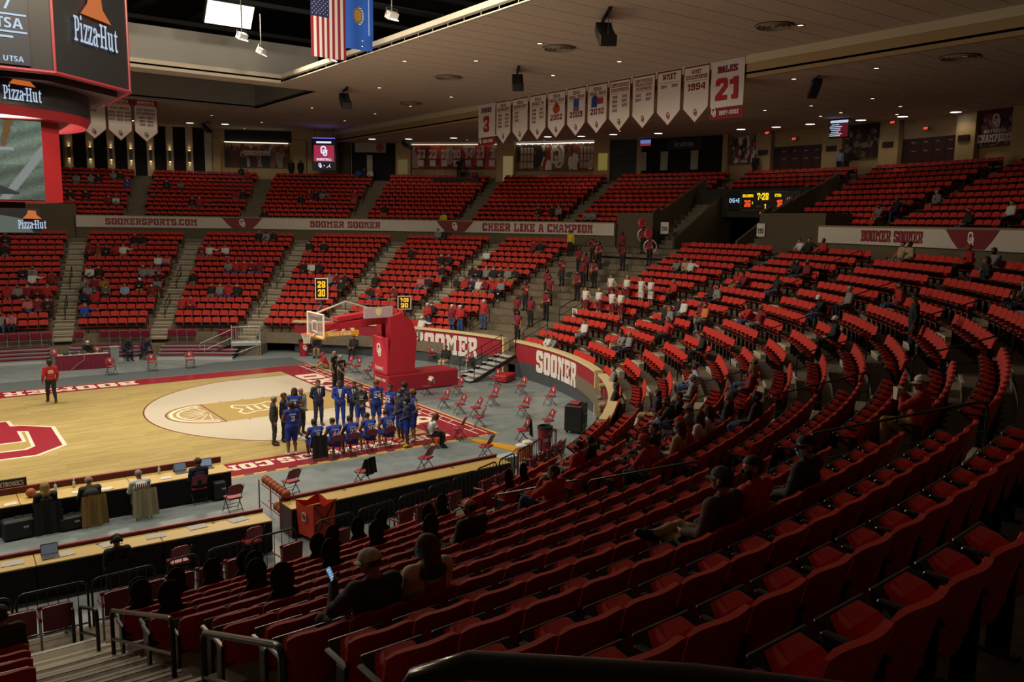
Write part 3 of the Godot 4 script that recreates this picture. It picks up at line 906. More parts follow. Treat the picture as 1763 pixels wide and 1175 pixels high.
func in_view(p: Vector3, margin := 0.04) -> bool:
	var cam: Camera3D = get_node("camera")
	var q := cam.transform.affine_inverse() * p
	if q.z > -0.6: return false
	var h := tan(deg_to_rad(cam.fov * 0.5))
	return absf(q.x / -q.z) < h * 1763.0 / 1175.0 + margin and absf(q.y / -q.z) < h + margin

const SECTION_NAMES := {11: "past the first handrail aisle", 12: "beside the entry stairs", 10: "past the second handrail aisle", 9: "past the third handrail aisle", 8: "past the fourth handrail aisle", 13: "beyond the entry stairs"}

func build_seats() -> void:
	var all := []
	for s in SECTIONS.size():
		var sec: Array = SECTIONS[s]
		for k in 16:
			if s == 13 and k > 8: continue
			var g0 := 0.62
			var g1 := 0.62
			if s == 12: g1 = 0.1
			if s == 13: g0 = 0.1
			var pitch := pitch_of(sec[0])
			var list := spread(sec[0], sec[1], row_d(sec[0], k), g0, g1, pitch)
			spots["%d %d" % [s, k]] = list
			var n := 0
			for a in list:
				n += 1
				var d := row_d(a, k)
				var p := bowl(a, d, row_y(k) + 0.6)
				if not in_view(p): continue
				all.append({"s": s, "k": k, "n": list.size() - n + 1 if s > 8 else n, "a": a, "d": d, "y": row_y(k), "w": pitch / 0.56, "end": n == list.size(), "far": p.distance_squared_to(Vector3(-15.841, 8.114, 34.762))})
	for s in UP_AISLES.size() - 1:
		for i in 12:
			var list := spread(UP_AISLES[s], UP_AISLES[s + 1], UP_D + UP_T * i, 0.6, 0.6, 0.55)
			spots["u%d %d" % [s, i]] = list
			for a in list:
				if i < 2 and a > -13.2 and a < 10.8: continue
				if i < 8 and a > -9.0 and a < 3.9: continue
				var p := bowl(a, UP_D + UP_T * i, UP_F + UP_R * i + 0.6)
				if in_view(p): all.append({"s": 100, "k": i, "n": 0, "a": a, "d": UP_D + UP_T * i, "y": UP_F + UP_R * i, "w": 0.98, "end": false, "far": 1e9})
	all.sort_custom(func(p, q): return p.far < q.far)
	var proto := make_red_seat()
	for i in 300:
		var e: Dictionary = all[i]
		var o: Node3D = proto.duplicate()
		o.name = numbered("arena_seat"); add_child(o, true)
		o.transform = seat_xf(e.a, e.d, e.y, e.w)
		if e.end:
			for c in [["armrest", 0.56], ["stand", 0.56]]:
				var x: Node3D = o.get_node(c[0]).duplicate()
				o.add_child(x, true); x.position.x = c[1]
		var where: String = SECTION_NAMES.get(e.s, "in section %d" % e.s)
		tag(o, "red tip-up seat, %s %s, %s row above the maroon ones" % [ordinal(e.n), where, ordinal(e.k + 1)], "seat", "red seats of the near stand")
	var mm := MultiMesh.new()
	mm.transform_format = MultiMesh.TRANSFORM_3D
	mm.mesh = far_seat_mesh()
	mm.instance_count = all.size() - 300
	for i in range(300, all.size()): mm.set_instance_transform(i - 300, seat_xf(all[i].a, all[i].d, all[i].y, all[i].w))
	var mi := MultiMeshInstance3D.new()
	mi.name = "arena_seats"; mi.multimesh = mm
	add_child(mi, true)
	tag(mi, "rows of red tip-up seats filling both decks across and around the arena", "seats", "", "stuff")
	proto.free()
	# front row
	var fp := make_front_seat()
	for sp in [[50.0, 57.3, "near"], [58.6, 63.4, "near"], [64.6, 71.0, "near"], [73.6, 75.5, "near"], [76.5, 78.6, "near"], [79.6, 87.6, "near"], [88.3, 93.5, "near"], [-84.0, -76.0, "far"], [-74.4, -71.8, "far"], [-70.6, -63.4, "far"], [-61.6, -56.6, "far"], [-54.6, -50.4, "far"]]:
		var n := 0
		for a in spread(sp[0], sp[1], front_d(sp[0]), 0.0, 0.0, 0.56):
			var p := bowl(a, front_d(a), 1.2)
			if not in_view(p, 0.02): continue
			n += 1
			var o: Node3D = fp.duplicate()
			o.name = numbered("front_row_seat"); add_child(o, true)
			o.transform = seat_xf(a, front_d(a), 0.62)
			var sn := int(absf(sp[0]))
			if sp[2] == "near":
				tag(o, "maroon plastic seat, %s along the %s" % [ordinal(n), {50: "first front group by the wall end", 58: "front group beyond the railed aisle", 64: "long front group above the coolers", 73: "short front pair by the aisle foot", 76: "front pair above the orange hamper", 79: "front group below the dark cutouts", 88: "front group at the entry stairs"}[sn]], "seat", "maroon front row seats of the near stand")
			else:
				tag(o, "small far maroon seat, %s along the %s" % [ordinal(n), {84: "end group by the scoreboard", 74: "group of three by the steps", 70: "middle group over the bleachers", 61: "group over the police officers", 54: "group behind the grey ramp"}[sn]], "seat", "maroon front row seats of the far stand")
	fp.free()

# ---- things that hang, glow or cover the upper walls -----------------------------------------
func face_xf(at: Vector3, normal: Vector3) -> Transform3D:       # x to the right for someone who looks at the face
	var z := normal.normalized()
	return Transform3D(Basis(Vector3.UP.cross(z).normalized(), Vector3.UP, z), at)

func hut_sign(mark: Geo, word: Geo, h: float, xf: Transform3D) -> void:
	mark.prism(PackedVector2Array([Vector2(-0.62, 0.0) * h, Vector2(0.72, -0.02) * h, Vector2(0.36, 0.30) * h, Vector2(0.30, 0.62) * h, Vector2(-0.22, 0.64) * h, Vector2(-0.30, 0.34) * h]), 0.02, xf.translated_local(Vector3(0, 0.42 * h, 0)))
	font_text(word, "Pizza", h * 0.72, xf.translated_local(Vector3(-0.44 * h, 0, 0)), h * 1.02, true, 0.02)
	font_text(word, "Hut", h * 0.66, xf.translated_local(Vector3(0.58 * h, -0.02 * h, 0)), h * 0.82, true, 0.02)
	word.box(xf * Vector3(0.12 * h, -0.02 * h, 0.01), Vector3(0.12 * h, 0.09 * h, 0.02), 0.0, xf.basis)

func build_jumbotron() -> void:
	var o := thing("center_scoreboard", "black centre-hung scoreboard with lit screens over the court at top left", "scoreboard")
	var c := Vector3(-14.33, 0, 0)
	var black := mat("#101014", 0.45)
	# upper ring: eight sides
	var oct := PackedVector2Array()
	for e in [[2.75, 4.85], [5.45, 2.15], [5.45, -2.15], [2.75, -4.85], [-2.75, -4.85], [-5.45, -2.15], [-5.45, 2.15], [-2.75, 4.85]]: oct.append(Vector2(e[0], -e[1]))
	var g := Geo.new()
	var lay := Basis(Vector3.RIGHT, Vector3(0, 0, -1), Vector3.UP)
	g.prism(oct, 4.5, Transform3D(lay, c + Vector3(0, 12.45, 0)))
	part("upper_ring", g, black, o)
	g = Geo.new()
	var inner := PackedVector2Array()
	for e in oct: inner.append(e * 0.93)
	g.prism(inner, 0.22, Transform3D(lay, c + Vector3(0, 12.22, 0)))
	for k in 9: g.box(c + Vector3(-4 + k, 12.3, 0), Vector3(0.12, 0.1, 8.0 - absf(k - 4) * 0.7))
	part("underside_frame", g, mat("#2a1418", 0.6), o)
	g = Geo.new()
	for i in 8:
		var a := oct[i] * 1.0; var b := oct[(i + 1) % 8] * 1.0
		g.tube([c + Vector3(a.x, 12.43, -a.y), c + Vector3(b.x, 12.43, -b.y)], 0.07, 6)
		g.tube([c + Vector3(a.x, 12.43, -a.y) * Vector3(1, 1, 1), c + Vector3(a.x, 16.9, -a.y)], 0.05, 6)
	part("edge_trim", g, mat("#6b1d26", 0.4), o)
	# lettering on the slanted faces and statistics on the front
	var mark := Geo.new(); var word := Geo.new()
	for s in [-1.0, 1.0]: hut_sign(mark, word, 1.15, face_xf(c + Vector3(4.18 * s, 14.0, 3.58), Vector3(s, 0, 1)))
	var scr := Geo.new()
	scr.box(c + Vector3(0, 14.6, 4.87), Vector3(4.2, 4.1, 0.06))
	part("stats_screen", scr, glow("#06142e", 1.0), o)
	g = Geo.new()
	var f := face_xf(c + Vector3(0, 0, 4.91), Vector3.BACK)
	var ys := [14.95, 14.3, 13.75, 13.22]
	for y in [15.6, 14.62, 14.0, 13.5]: g.box(c + Vector3(1.3, y, 4.91), Vector3(1.5, 0.05, 0.02))
	font_text(g, "7/2", 0.36, f.translated_local(Vector3(1.45, 15.85, 0)))
	font_text(g, "2/8", 0.36, f.translated_local(Vector3(1.45, 15.1, 0)))
	font_text(g, "7", 0.32, f.translated_local(Vector3(1.55, 14.3, 0)))
	font_text(g, "UTSA", 0.3, f.translated_local(Vector3(1.45, 13.75, 0)))
	font_text(g, "UTSA", 0.16, f.translated_local(Vector3(1.65, 12.72, 0)))
	g.box(c + Vector3(1.45, 13.35, 4.91), Vector3(0.45, 0.06, 0.02))
	part("stats_lettering", g, glow("#bfe2ff", 0.9), o)
	# ribbon
	g = Geo.new()
	g.lathe([Vector2(3.9, 11.2), Vector2(4.45, 11.45), Vector2(4.45, 12.25), Vector2(4.0, 12.3)], 48, Transform3D(Basis(), c))
	part("ribbon_board", g, mat("#1a1a20", 0.4), o)
	g = Geo.new()
	g.lathe([Vector2(2.9, 11.05), Vector2(4.3, 11.15), Vector2(4.46, 11.44)], 48, Transform3D(Basis(), c))
	part("ribbon_soffit", g, mat("#7e1522", 0.4), o)
	hut_sign(mark, word, 0.62, face_xf(c + Vector3(1.9, 11.82, 4.05), Vector3(0.42, 0, 0.9)))
	# video screens below
	g = Geo.new()
	var oc2 := PackedVector2Array()
	for e in [[2.5, 3.0], [3.1, 2.4], [3.1, -2.4], [2.5, -3.0], [-2.5, -3.0], [-3.1, -2.4], [-3.1, 2.4], [-2.5, 3.0]]: oc2.append(Vector2(e[0], -e[1]))
	g.prism(oc2, 2.65, Transform3D(lay, c + Vector3(0, 8.5, 0)))
	part("screen_cabinet", g, mat("#8c1a22", 0.45), o)
	var rng := RandomNumberGenerator.new(); rng.seed = 77
	var im := Image.create(160, 100, false, Image.FORMAT_RGB8)
	for y in 100:
		for x in 160:
			var t := 0.5 + rng.randf_range(-0.06, 0.06) + 0.06 * sin(x * 0.13 + y * 0.3) - 0.1 * float(y > 55)
			im.set_pixel(x, y, Color(t * 1.02, t * 1.18, t * 1.05))
	for i in 70:      # a painted line across the turf, a leg and a foot
		im.fill_rect(Rect2i(118 + int(i * 0.6), 99 - i, 9, 2), Color(0.66, 0.69, 0.68))
		if i < 34: im.fill_rect(Rect2i(126 - i / 8, i, 8 - i / 8, 1), Color(0.55, 0.42, 0.28))
	im.fill_rect(Rect2i(120, 34, 14, 4), Color(0.75, 0.76, 0.78))
	for i in 26: im.fill_rect(Rect2i(95 + i, 78 + i / 2, 16, 3), Color(0.22, 0.24, 0.25))
	var sm := StandardMaterial3D.new()
	var tex := ImageTexture.create_from_image(im)
	sm.albedo_color = Color(0.02, 0.02, 0.02); sm.roughness = 0.4
	sm.emission_enabled = true; sm.emission = Color.WHITE; sm.emission_operator = BaseMaterial3D.EMISSION_OP_MULTIPLY
	sm.emission_texture = tex; sm.emission_energy_multiplier = 0.6
	g = Geo.new()
	g.quad_uv(c + Vector3(-2.5, 8.56, 3.03), c + Vector3(2.5, 8.56, 3.03), c + Vector3(2.5, 11.1, 3.03), c + Vector3(-2.5, 11.1, 3.03))
	part("video_screen", g, sm, o)
	g = Geo.new()
	g.box(c + Vector3(0, 7.88, 2.95), Vector3(4.6, 0.82, 0.12))
	g.box(c + Vector3(0, 8.4, 0), Vector3(4.0, 0.3, 4.0))
	part("lower_board", g, black, o)
	g = Geo.new()
	var arch := PackedVector2Array([Vector2(-2.25, -0.38)])
	for i in 13: arch.append(Vector2(-2.25 + 3.9 * i / 12.0, 0.36 - 0.28 * pow(i / 12.0, 3.0)))
	arch.append(Vector2(2.0, -0.38))
	g.prism(arch, 0.01, face_xf(c + Vector3(0.1, 7.88, 3.02), Vector3.BACK))
	part("lower_screen", g, glow("#6f7f78", 0.55), o)
	hut_sign(mark, word, 0.42, face_xf(c + Vector3(2.05, 7.78, 3.04), Vector3.BACK))
	part("hut_mark", mark, glow("#e8793a", 0.75), o)
	part("hut_lettering", word, glow("#cfe4ff", 0.85), o)
	g = Geo.new()
	for e in [[-4, -3], [4, -3], [-4, 3], [4, 3]]: g.tube([c + Vector3(e[0], 16.9, e[1]), c + Vector3(e[0] * 0.8, 21.3, e[1] * 0.8)], 0.05, 6)
	part("hoist_cable", g, mat("#2a2c30", 0.5), o)
	# fill lights added before the screen faces, strong enough to brighten the ceiling
	for e in [[Vector3(0, 9.8, 3.3), 0.0, Vector2(5, 2.5)], [Vector3(3.4, 9.8, 0), PI / 2, Vector2(5, 2.5)], [Vector3(0, 14.6, 5.1), 0.0, Vector2(4, 4)], [Vector3(5.7, 14.6, 0), PI / 2, Vector2(4, 4)]]:
		var a := AreaLight3D.new()
		a.name = "screen_fill_light"
		a.area_size = e[2]; a.light_color = Color("#ffe9d2"); a.light_energy = SCREEN_FILL; a.area_range = 90.0; a.shadow_enabled = true
		a.position = c + e[0]; a.rotation.y = e[1] + PI
		o.add_child(a, true)

const BANNERS := [
	[-11.42, "NCAA|TOURNAMENT", "1986 2008|2003 2012|2004 2014|2008 2015", "", "first from the PARIS banner"],
	[-9.57, "NCAA|TOURNAMENT", "2016|2017|2018", "", "with one column of three years"],
	[-7.72, "NCAA|SWEET 16", "1986 2007|2000 2011|2002 2013|2006", "", "with seven years"],
	[-5.87, "NCAA|FINAL FOUR", "", "2002", "with a round orange emblem"],
	[-4.02, "NCAA|FINAL FOUR", "", "2009", "with a blue upright emblem"],
	[-2.17, "NCAA|FINAL FOUR", "", "2010", "with a red and blue emblem"],
	[-0.32, "CONFERENCE|CHAMPIONS", "1986 2006|2000 2007|2001 2009|2002", "", "with seven small years"],
	[1.53, "CONFERENCE|TOURNAMENT|CHAMPIONS", "2002 2006|2004 2007", "", "with three heading lines"],
	[3.38, "WNIT", "1984 1999", "", "with one large heading"],
	[5.23, "WNIT|CHAMPIONS", "", "1994", "next to the DALES banner"]]

func wave_cloth(g: Geo, w: float, y0: Callable, y1: float, xf: Transform3D, amp := 0.03, nx := 14, ny := 8) -> void:   # a hanging cloth with gentle folds and two sides
	var f := func(i: int, j: int, s: float) -> Vector3:
		var u := -0.5 + float(i) / nx
		var lo: float = y0.call(u)
		var y := lerpf(y1, lo, float(j) / ny)
		return xf * Vector3(u * w, y, amp * sin(u * 9.0 + j * 0.25) * (0.25 + float(j) / ny) + s)
	for i in nx:
		for j in ny:
			g.quad(f.call(i, j + 1, 0.006), f.call(i + 1, j + 1, 0.006), f.call(i + 1, j, 0.006), f.call(i, j, 0.006))
			g.quad(f.call(i + 1, j + 1, -0.006), f.call(i, j + 1, -0.006), f.call(i, j, -0.006), f.call(i + 1, j, -0.006))

func pennant(at: Vector3, normal: Vector3, w: float, h: float, tip: float, heads: String, years: String, big: String, label: String, group: String, red_head := false) -> Node3D:
	var o := thing("banner", label, "banner", at, 0.0, group)
	o.basis = face_xf(Vector3.ZERO, normal).basis
	var maroon := mat("#6e1a28", 0.8)
	var g := Geo.new()
	var out := PackedVector2Array([Vector2(-w / 2, 0), Vector2(-w / 2, -h), Vector2(0, -h - tip), Vector2(w / 2, -h), Vector2(w / 2, 0)])
	g.prism(out, 0.02, Transform3D(Basis(), Vector3(0, 0, -0.01)))
	part("cloth", g, mat("#cfcac6", 0.9), o)
	g = Geo.new()
	for i in 5:
		var a := out[i]; var b := out[(i + 1) % 5]
		var s := (b - a).normalized().orthogonal() * 0.025
		g.prism(PackedVector2Array([a + s, b + s, b - s, a - s]), 0.004, Transform3D(Basis(), Vector3(0, 0, 0.01)))
	part("border", g, maroon, o)
	g = Geo.new()
	g.tube([Vector3(-w / 2, 0.03, 0), Vector3(w / 2, 0.03, 0)], 0.025, 6)
	for s in [-0.45, 0.45]: g.tube([Vector3(s * w, 0.03, 0), Vector3(s * w, 0.1, 0)], 0.01, 5)
	part("rod", g, maroon, o)
	g = Geo.new()
	var ink := Geo.new()
	var y := -0.2
	var list := heads.split("|")
	for t in list:
		var hh := 0.3 if list.size() == 1 else (0.2 if list.size() == 2 else 0.16)
		flat_text(g, t, hh, minf(w * 0.84, text_width(t) * hh), Transform3D(Basis(), Vector3(0, y - hh * 0.2, 0.012)), 0.004)
		y -= hh * 1.3
	if not red_head: g.box(Vector3(0, y + 0.03, 0.013), Vector3(w * 0.86, 0.02, 0.004))
	y -= 0.15
	if years:
		for t in years.split("|"):
			var cols := t.split(" ")
			for i in cols.size():
				var x := 0.0 if cols.size() == 1 and list.size() == 1 else (-0.23 + i * 0.46) * w
				if cols.size() == 3: x = (-0.3 + i * 0.3) * w
				flat_text(ink, cols[i], 0.15, 0.3 if cols.size() == 3 else 0.42, Transform3D(Basis(), Vector3(x, y, 0.012)), 0.004)
			y -= 0.24
	if big: flat_text(ink, big, 0.34, w * 0.7, Transform3D(Basis(), Vector3(0, y - (0.62 if not heads.begins_with("WNIT") else 0.1), 0.012)), 0.004)
	part("heading", g, mat("#c9c0bd", 0.8) if red_head else maroon, o)
	if ink.v.size(): part("years", ink, maroon, o)
	if red_head:
		g = Geo.new()
		g.box(Vector3(0, -0.26, 0.008), Vector3(w, 0.5, 0.012))
		part("head_band", g, mat("#8a1b2a", 0.8), o)
	g = Geo.new()
	logo(g, 0.36, Transform3D(Basis(), Vector3(0, -h - tip * 0.3, 0.012)), 0.005)
	part("monogram", g, maroon, o)
	return o

func build_banners() -> void:
	for i in BANNERS.size():
		var b: Array = BANNERS[i]
		var o := pennant(Vector3(17.0, 15.9, b[0]), Vector3(-1, 0, 0), 1.66, 2.02, 0.72, b[1], b[2], b[3], "white pointed banner reading %s, %s" % [b[1].replace("|", " "), b[4]], "banners along the ceiling edge")
		if b[3] in ["2002", "2009", "2010"]:
			var g := Geo.new(); var g2 := Geo.new()
			if b[3] == "2002":
				var p := PackedVector2Array()
				for k in 16: p.append(Vector2(cos(TAU * k / 16) * 0.34, sin(TAU * k / 16) * 0.28))
				g.prism(p, 0.004, Transform3D(Basis(), Vector3(0, -1.0, 0.012)))
				g2.prism(PackedVector2Array([Vector2(-.2, .1), Vector2(.2, .1), Vector2(.1, .32), Vector2(0, .45), Vector2(-.1, .32)]), 0.004, Transform3D(Basis(), Vector3(0, -0.98, 0.015)))
				part("emblem", g, mat("#a4481c", 0.8), o); part("emblem_mark", g2, mat("#7c1c22", 0.8), o)
			elif b[3] == "2009":
				g.box(Vector3(0, -0.95, 0.014), Vector3(0.5, 0.7, 0.006)); g2.box(Vector3(0, -1.15, 0.018), Vector3(0.42, 0.24, 0.006))
				part("emblem", g, mat("#1d4f96", 0.8), o); part("emblem_mark", g2, mat("#8c4a55", 0.8), o)
			else:
				g.prism(PackedVector2Array([Vector2(-.5, -.3), Vector2(0, -.3), Vector2(0, .3), Vector2(-.3, .38), Vector2(-.5, .2)]), 0.004, Transform3D(Basis(), Vector3(0, -0.95, 0.012)))
				g2.box(Vector3(0.25, -0.92, 0.014), Vector3(0.5, 0.34, 0.006))
				part("emblem", g, mat("#173c86", 0.8), o); part("emblem_mark", g2, mat("#a02a28", 0.8), o)
	for e in [[-13.35, "PARIS", "3", "2003-2006"], [7.2, "DALES", "21", "1997-2002"]]:
		var o := thing("banner", "white square-cut banner reading %s and a big red number %s" % [e[1], e[2]], "banner", Vector3(16.98, 15.95, e[0]), 0.0, "banners along the ceiling edge")
		o.basis = face_xf(Vector3.ZERO, Vector3(-1, 0, 0)).basis
		var g := Geo.new()
		wave_cloth(g, 2.0, func(_u): return -2.2, 0.0, Transform3D(), 0.02)
		part("cloth", g, mat("#cbc8c9", 0.9), o)
		g = Geo.new()
		wave_cloth(g, 2.0, func(_u): return -2.75, -2.2, Transform3D(), 0.02, 14, 2)
		part("bottom_band", g, mat("#7d1830", 0.85), o)
		g = Geo.new()
		flat_text(g, e[1], 0.32, 1.2, Transform3D(Basis(), Vector3(0, -0.42, 0.04)), 0.004)
		part("name_lettering", g, mat("#6e1a28", 0.8), o)
		g = Geo.new()
		flat_text(g, e[2], 1.05, 0.68 if e[2] == "3" else 1.35, Transform3D(Basis(), Vector3(0, -1.35, 0.04)), 0.004)
		part("number", g, mat("#a01826", 0.8), o)
		g = Geo.new()
		flat_text(g, e[3], 0.2, 1.2, Transform3D(Basis(), Vector3(0.2, -2.47, 0.04)), 0.004)
		logo(g, 0.45, Transform3D(Basis(), Vector3(-0.72, -2.4, 0.04)), 0.006)
		part("year_lettering", g, mat("#cbc8c9", 0.8), o)
		g = Geo.new()
		g.tube([Vector3(-1.02, 0.02, 0), Vector3(1.02, 0.02, 0)], 0.025, 6)
		part("rod", g, mat("#a39d93", 0.7), o)
	# gymnastics banners over the far stand
	for e in [[-1.45, "WOMEN'S|GYMNASTICS", "CONFERENCE|CHAMPIONS", "1984 1991|1985 1993|1986 2004", "nearest the corner"], [-3.12, "WOMEN'S|GYMNASTICS", "NCAA FINALS", "2010 2011 2013|2014 2015 2016|2017 2018 2019", "in the middle of three"], [-4.75, "WOMEN'S|GYMNASTICS", "", "2018|2019", "half hidden by the hanging scoreboard"]]:
		var o := pennant(Vector3(e[0], 16.05, -28.2), Vector3.BACK, 1.5, 2.2, 0.68, e[1], "", "", "white banner with red top WOMEN'S GYMNASTICS, " + e[4], "gymnastics banners", true)
		var g := Geo.new()
		var y := -0.72
		if e[2]:
			for t in e[2].split("|"):
				flat_text(g, t, 0.17, 1.2, Transform3D(Basis(), Vector3(0, y, 0.012)), 0.004)
				y -= 0.24
		y -= 0.05
		for t in e[3].split("|"):
			var cols: PackedStringArray = t.split(" ")
			for i in cols.size(): flat_text(g, cols[i], 0.15, 0.38, Transform3D(Basis(), Vector3((i - (cols.size() - 1) * 0.5) * 0.5, y, 0.012)), 0.004)
			y -= 0.24
		part("years", g, mat("#5e3140", 0.8), o)

func build_flags() -> void:
	var im := Image.create(260, 400, false, Image.FORMAT_RGB8)
	for i in 13: im.fill_rect(Rect2i(i * 20, 0, 20, 400), Color("#8e1f2c") if i % 2 == 0 else Color("#d6d2d4"))
	im.fill_rect(Rect2i(0, 0, 140, 160), Color("#1b2552"))
	for r in 11:
		for k in 9:
			if (r + k) % 2 == 0: im.fill_rect(Rect2i(10 + k * 14, 10 + r * 13, 5, 5), Color("#d6d2d4"))
	var im2 := Image.create(200, 320, false, Image.FORMAT_RGB8)
	im2.fill(Color("#10429a"))
	for y in 90:
		for x in 90:
			var d := Vector2(x - 45, y - 45).length()
			if d < 36: im2.set_pixel(45 + x, 120 + y, Color("#7d6230") if d < 26 or (x + y) % 7 < 4 else Color("#3a2c20"))
			elif d < 44 and x > 52: im2.set_pixel(45 + x, 120 + y, Color("#b9c4d6") if y % 9 < 4 else Color("#10429a"))
	im2.fill_rect(Rect2i(165, 60, 8, 190), Color("#6f8fc4"))
	for e in [[2.08, 1.85, -5.5, im, "flag of red and white stripes with starred blue corner, hung upright from the loft"], [2.35, 1.4, -2.6, im2, "plain blue flag with a round tan shield hung from the loft"]]:
		var m := StandardMaterial3D.new()
		m.albedo_texture = ImageTexture.create_from_image(e[3]); m.roughness = 0.9
		var o := thing("flag", e[4], "flag", Vector3(e[0], 16.0, e[2]))
		var g := Geo.new()
		var w: float = e[1]
		for i in 12:
			for j in 6:
				var q := []
				for k in [[i, j], [i + 1, j], [i + 1, j + 1], [i, j + 1]]:
					var u: float = k[0] / 12.0; var v: float = k[1] / 6.0
					q.append(Vector3((u - 0.5) * w, v * 3.2, 0.05 * sin(u * 8.0) * (1.0 - v * 0.6)))
				g.quad_uv(q[0], q[1], q[2], q[3], i / 12.0, 1.0 - (j + 1) / 6.0, (i + 1) / 12.0, 1.0 - j / 6.0)
		part("cloth", g, m, o)
		g = Geo.new()
		g.tube([Vector3(-w * 0.55, 3.25, 0), Vector3(w * 0.55, 3.25, 0)], 0.03, 6)
		for s in [-0.4, 0.4]: g.tube([Vector3(s * w, 3.25, 0), Vector3(s * w, 4.5, 0)], 0.01, 5)
		part("pole", g, mat("#3a3b3f", 0.5), o)

func build_overhead() -> void:
	# line-array loudspeakers under the ceiling
	for e in [[Vector3(6.5, 16, 10.0), -0.6, 1.0, "largest of the curved speakers, near the well"], [Vector3(10.9, 16, -1.6), -0.6, 0.92, "left of the pointed banners"], [Vector3(6.9, 16, -14.0), -0.3, 0.95, "beside the ceiling slot corner"], [Vector3(19.4, 15, 10.4), 2.4, 0.66, "beyond the DALES banner"], [Vector3(5.7, 16, -38.7), 0.2, 0.7, "far over the tan murals"], [Vector3(20.6, 15, -31.0), 0.2, 0.62, "far over the red jersey mural"]]:
		var o := thing("loudspeaker", "black hanging line-array loudspeaker, " + e[3], "speaker", e[0], e[1], "loudspeakers under the ceiling")
		var k: float = e[2]
		var g := Geo.new()
		for i in 6:
			var a := 0.10 + i * 0.11
			var y := -0.62 - i * 0.12 * k
			var z := 0.85 - i * 0.28
			g.box(Vector3(0, (-1.15 + 0.09 * i + 0.012 * i * i) * k, (0.75 - i * 0.29) * k), Vector3(0.62, 0.4 - i * 0.01, 0.30) * k, 0.02, Basis(Vector3.RIGHT, 0.1 + i * 0.12))
		part("cabinet", g, mat("#121317", 0.6), o)
		g = Geo.new()
		g.box(Vector3(0, -0.06, 0), Vector3(0.12, 0.08, 2.1) * k)
		part("hanging_bar", g, mat("#0d1416", 0.5), o)
		g = Geo.new()
		for z in [0.7, -0.35]: g.tube([Vector3(0, -0.08, z * k), Vector3(0, -0.95 * k, z * k)], 0.015, 5)
		g.tube([Vector3(0.05, -0.1, 0.72 * k), Vector3(0.12, -0.5 * k, 0.9 * k), Vector3(0.05, -0.95 * k, 0.72 * k)], 0.008, 5)
		part("chain", g, mat("#1c2022", 0.5), o)
	# round air diffusers
	for e in [[13.0, 16.0, 12.8, "nearest the DALES banner"], [9.2, 16.0, 3.9, "below the largest speaker"], [9.5, 16.0, -6.2, "in the middle of the pale ceiling"], [13.1, 16.0, -16.9, "farthest on the pale ceiling"], [16.9 + 2.6, 15.0, 17.0, "on the dark lower ceiling"]]:
		var o := thing("air_diffuser", "round ringed ceiling air vent, " + e[3], "vent", Vector3(e[0], e[1], e[2]), 0.0, "round ceiling vents")
		var g := Geo.new()
		for r in [0.72, 0.52, 0.33]: g.lathe([Vector2(r - 0.1, 0.0), Vector2(r, -0.08), Vector2(r + 0.03, -0.03), Vector2(r - 0.05, 0.01)], 28)
		g.lathe([Vector2(0.0, -0.1), Vector2(0.14, -0.06), Vector2(0.16, 0.0)], 20)
		part("ring", g, mat("#8d887c", 0.6), o)
		g = Geo.new()
		g.lathe([Vector2(0.78, -0.004), Vector2(0.0, -0.004)], 28)
		part("duct_opening", g, mat("#22201c", 0.9), o)
	# small downlights: bright lens in a ring; those over the upper deck throw a pool of light on the seats
	var n := 0
	for e in [[5.3, 16, -3.6], [8.0, 16, -1.2], [7.9, 16, 4.1], [13.5, 16, 3.3], [13.7, 16, 13.5], [13.5, 16, -1.9], [8.3, 16, -12.2], [13.6, 16, -12.5], [13.9, 16, -23.8], [14.1, 16, -29.6], [13.8, 16, -18.2], [4.7, 16, -33.7], [9.4, 16, -35.7], [8.9, 16, -23.9], [14.8, 16, -41.0], [9.9, 16, -41.5],
			[19.3, 15, 13.5], [19.3, 15, 17.3], [19.0, 15, 9.5], [27.4, 15, 8.5], [31.3, 15, 7.9], [31.3, 15, 4.1], [27.4, 15, 4.7], [27.1, 15, 1.7], [24.0, 15, -31.3], [24.4, 15, -27.2], [29.3, 15, -22.7], [29.5, 15, -17.8], [23.9, 15, -22.1], [28.8, 15, -12.8], [34.5, 15, 5.9], [31.9, 15, 3.8 - 1.5]]:
		n += 1
		var o := thing("downlight", "small recessed ceiling downlight, %s of the small round ceiling lights" % ordinal(n), "ceiling light", Vector3(e[0], e[1], e[2]), 0.0, "small ceiling downlights")
		var g := Geo.new()
		g.lathe([Vector2(0.13, 0.0), Vector2(0.17, -0.03), Vector2(0.12, -0.03)], 16)
		part("ring", g, mat("#9b968a", 0.5), o)
		g = Geo.new()
		g.lathe([Vector2(0.125, -0.012), Vector2(0.0, -0.012)], 16)
		part("lens", g, glow("#ffe2b0", 6.0), o)
		if n > 19:
			var l := SpotLight3D.new()
			l.name = "downlight_beam"
			l.light_color = Color("#ffd9a8"); l.light_energy = 5.0; l.spot_angle = 13.0; l.spot_angle_attenuation = 0.6; l.spot_range = 30.0; l.light_size = 0.1; l.shadow_enabled = true
			l.position = Vector3(0, -0.06, 0); l.rotation.x = -PI / 2
			o.add_child(l)
	# wide lights over the concourse
	n = 0
	for e in [[35.7, 8.9], [35.5, 5.7], [35.3, 3.0], [34.9, -0.5], [34.7, -3.1], [34.1, -5.7], [31.9, -11.8], [30.0, -14.8], [29.1, -17.6], [27.4, -19.8], [22.4, -26.2], [20.1, -29.8], [17.8, -32.1], [7.4, -39.0], [4.8, -40.2], [0.5, -42.0]]:
		n += 1
		var o := thing("concourse_light", "wide round ceiling light over the concourse, %s counted from the right" % ordinal(n), "ceiling light", Vector3(e[0], 15.0 if e[0] > 17.2 else 16.0, e[1]), 0.0, "concourse ceiling lights")
		var g := Geo.new()
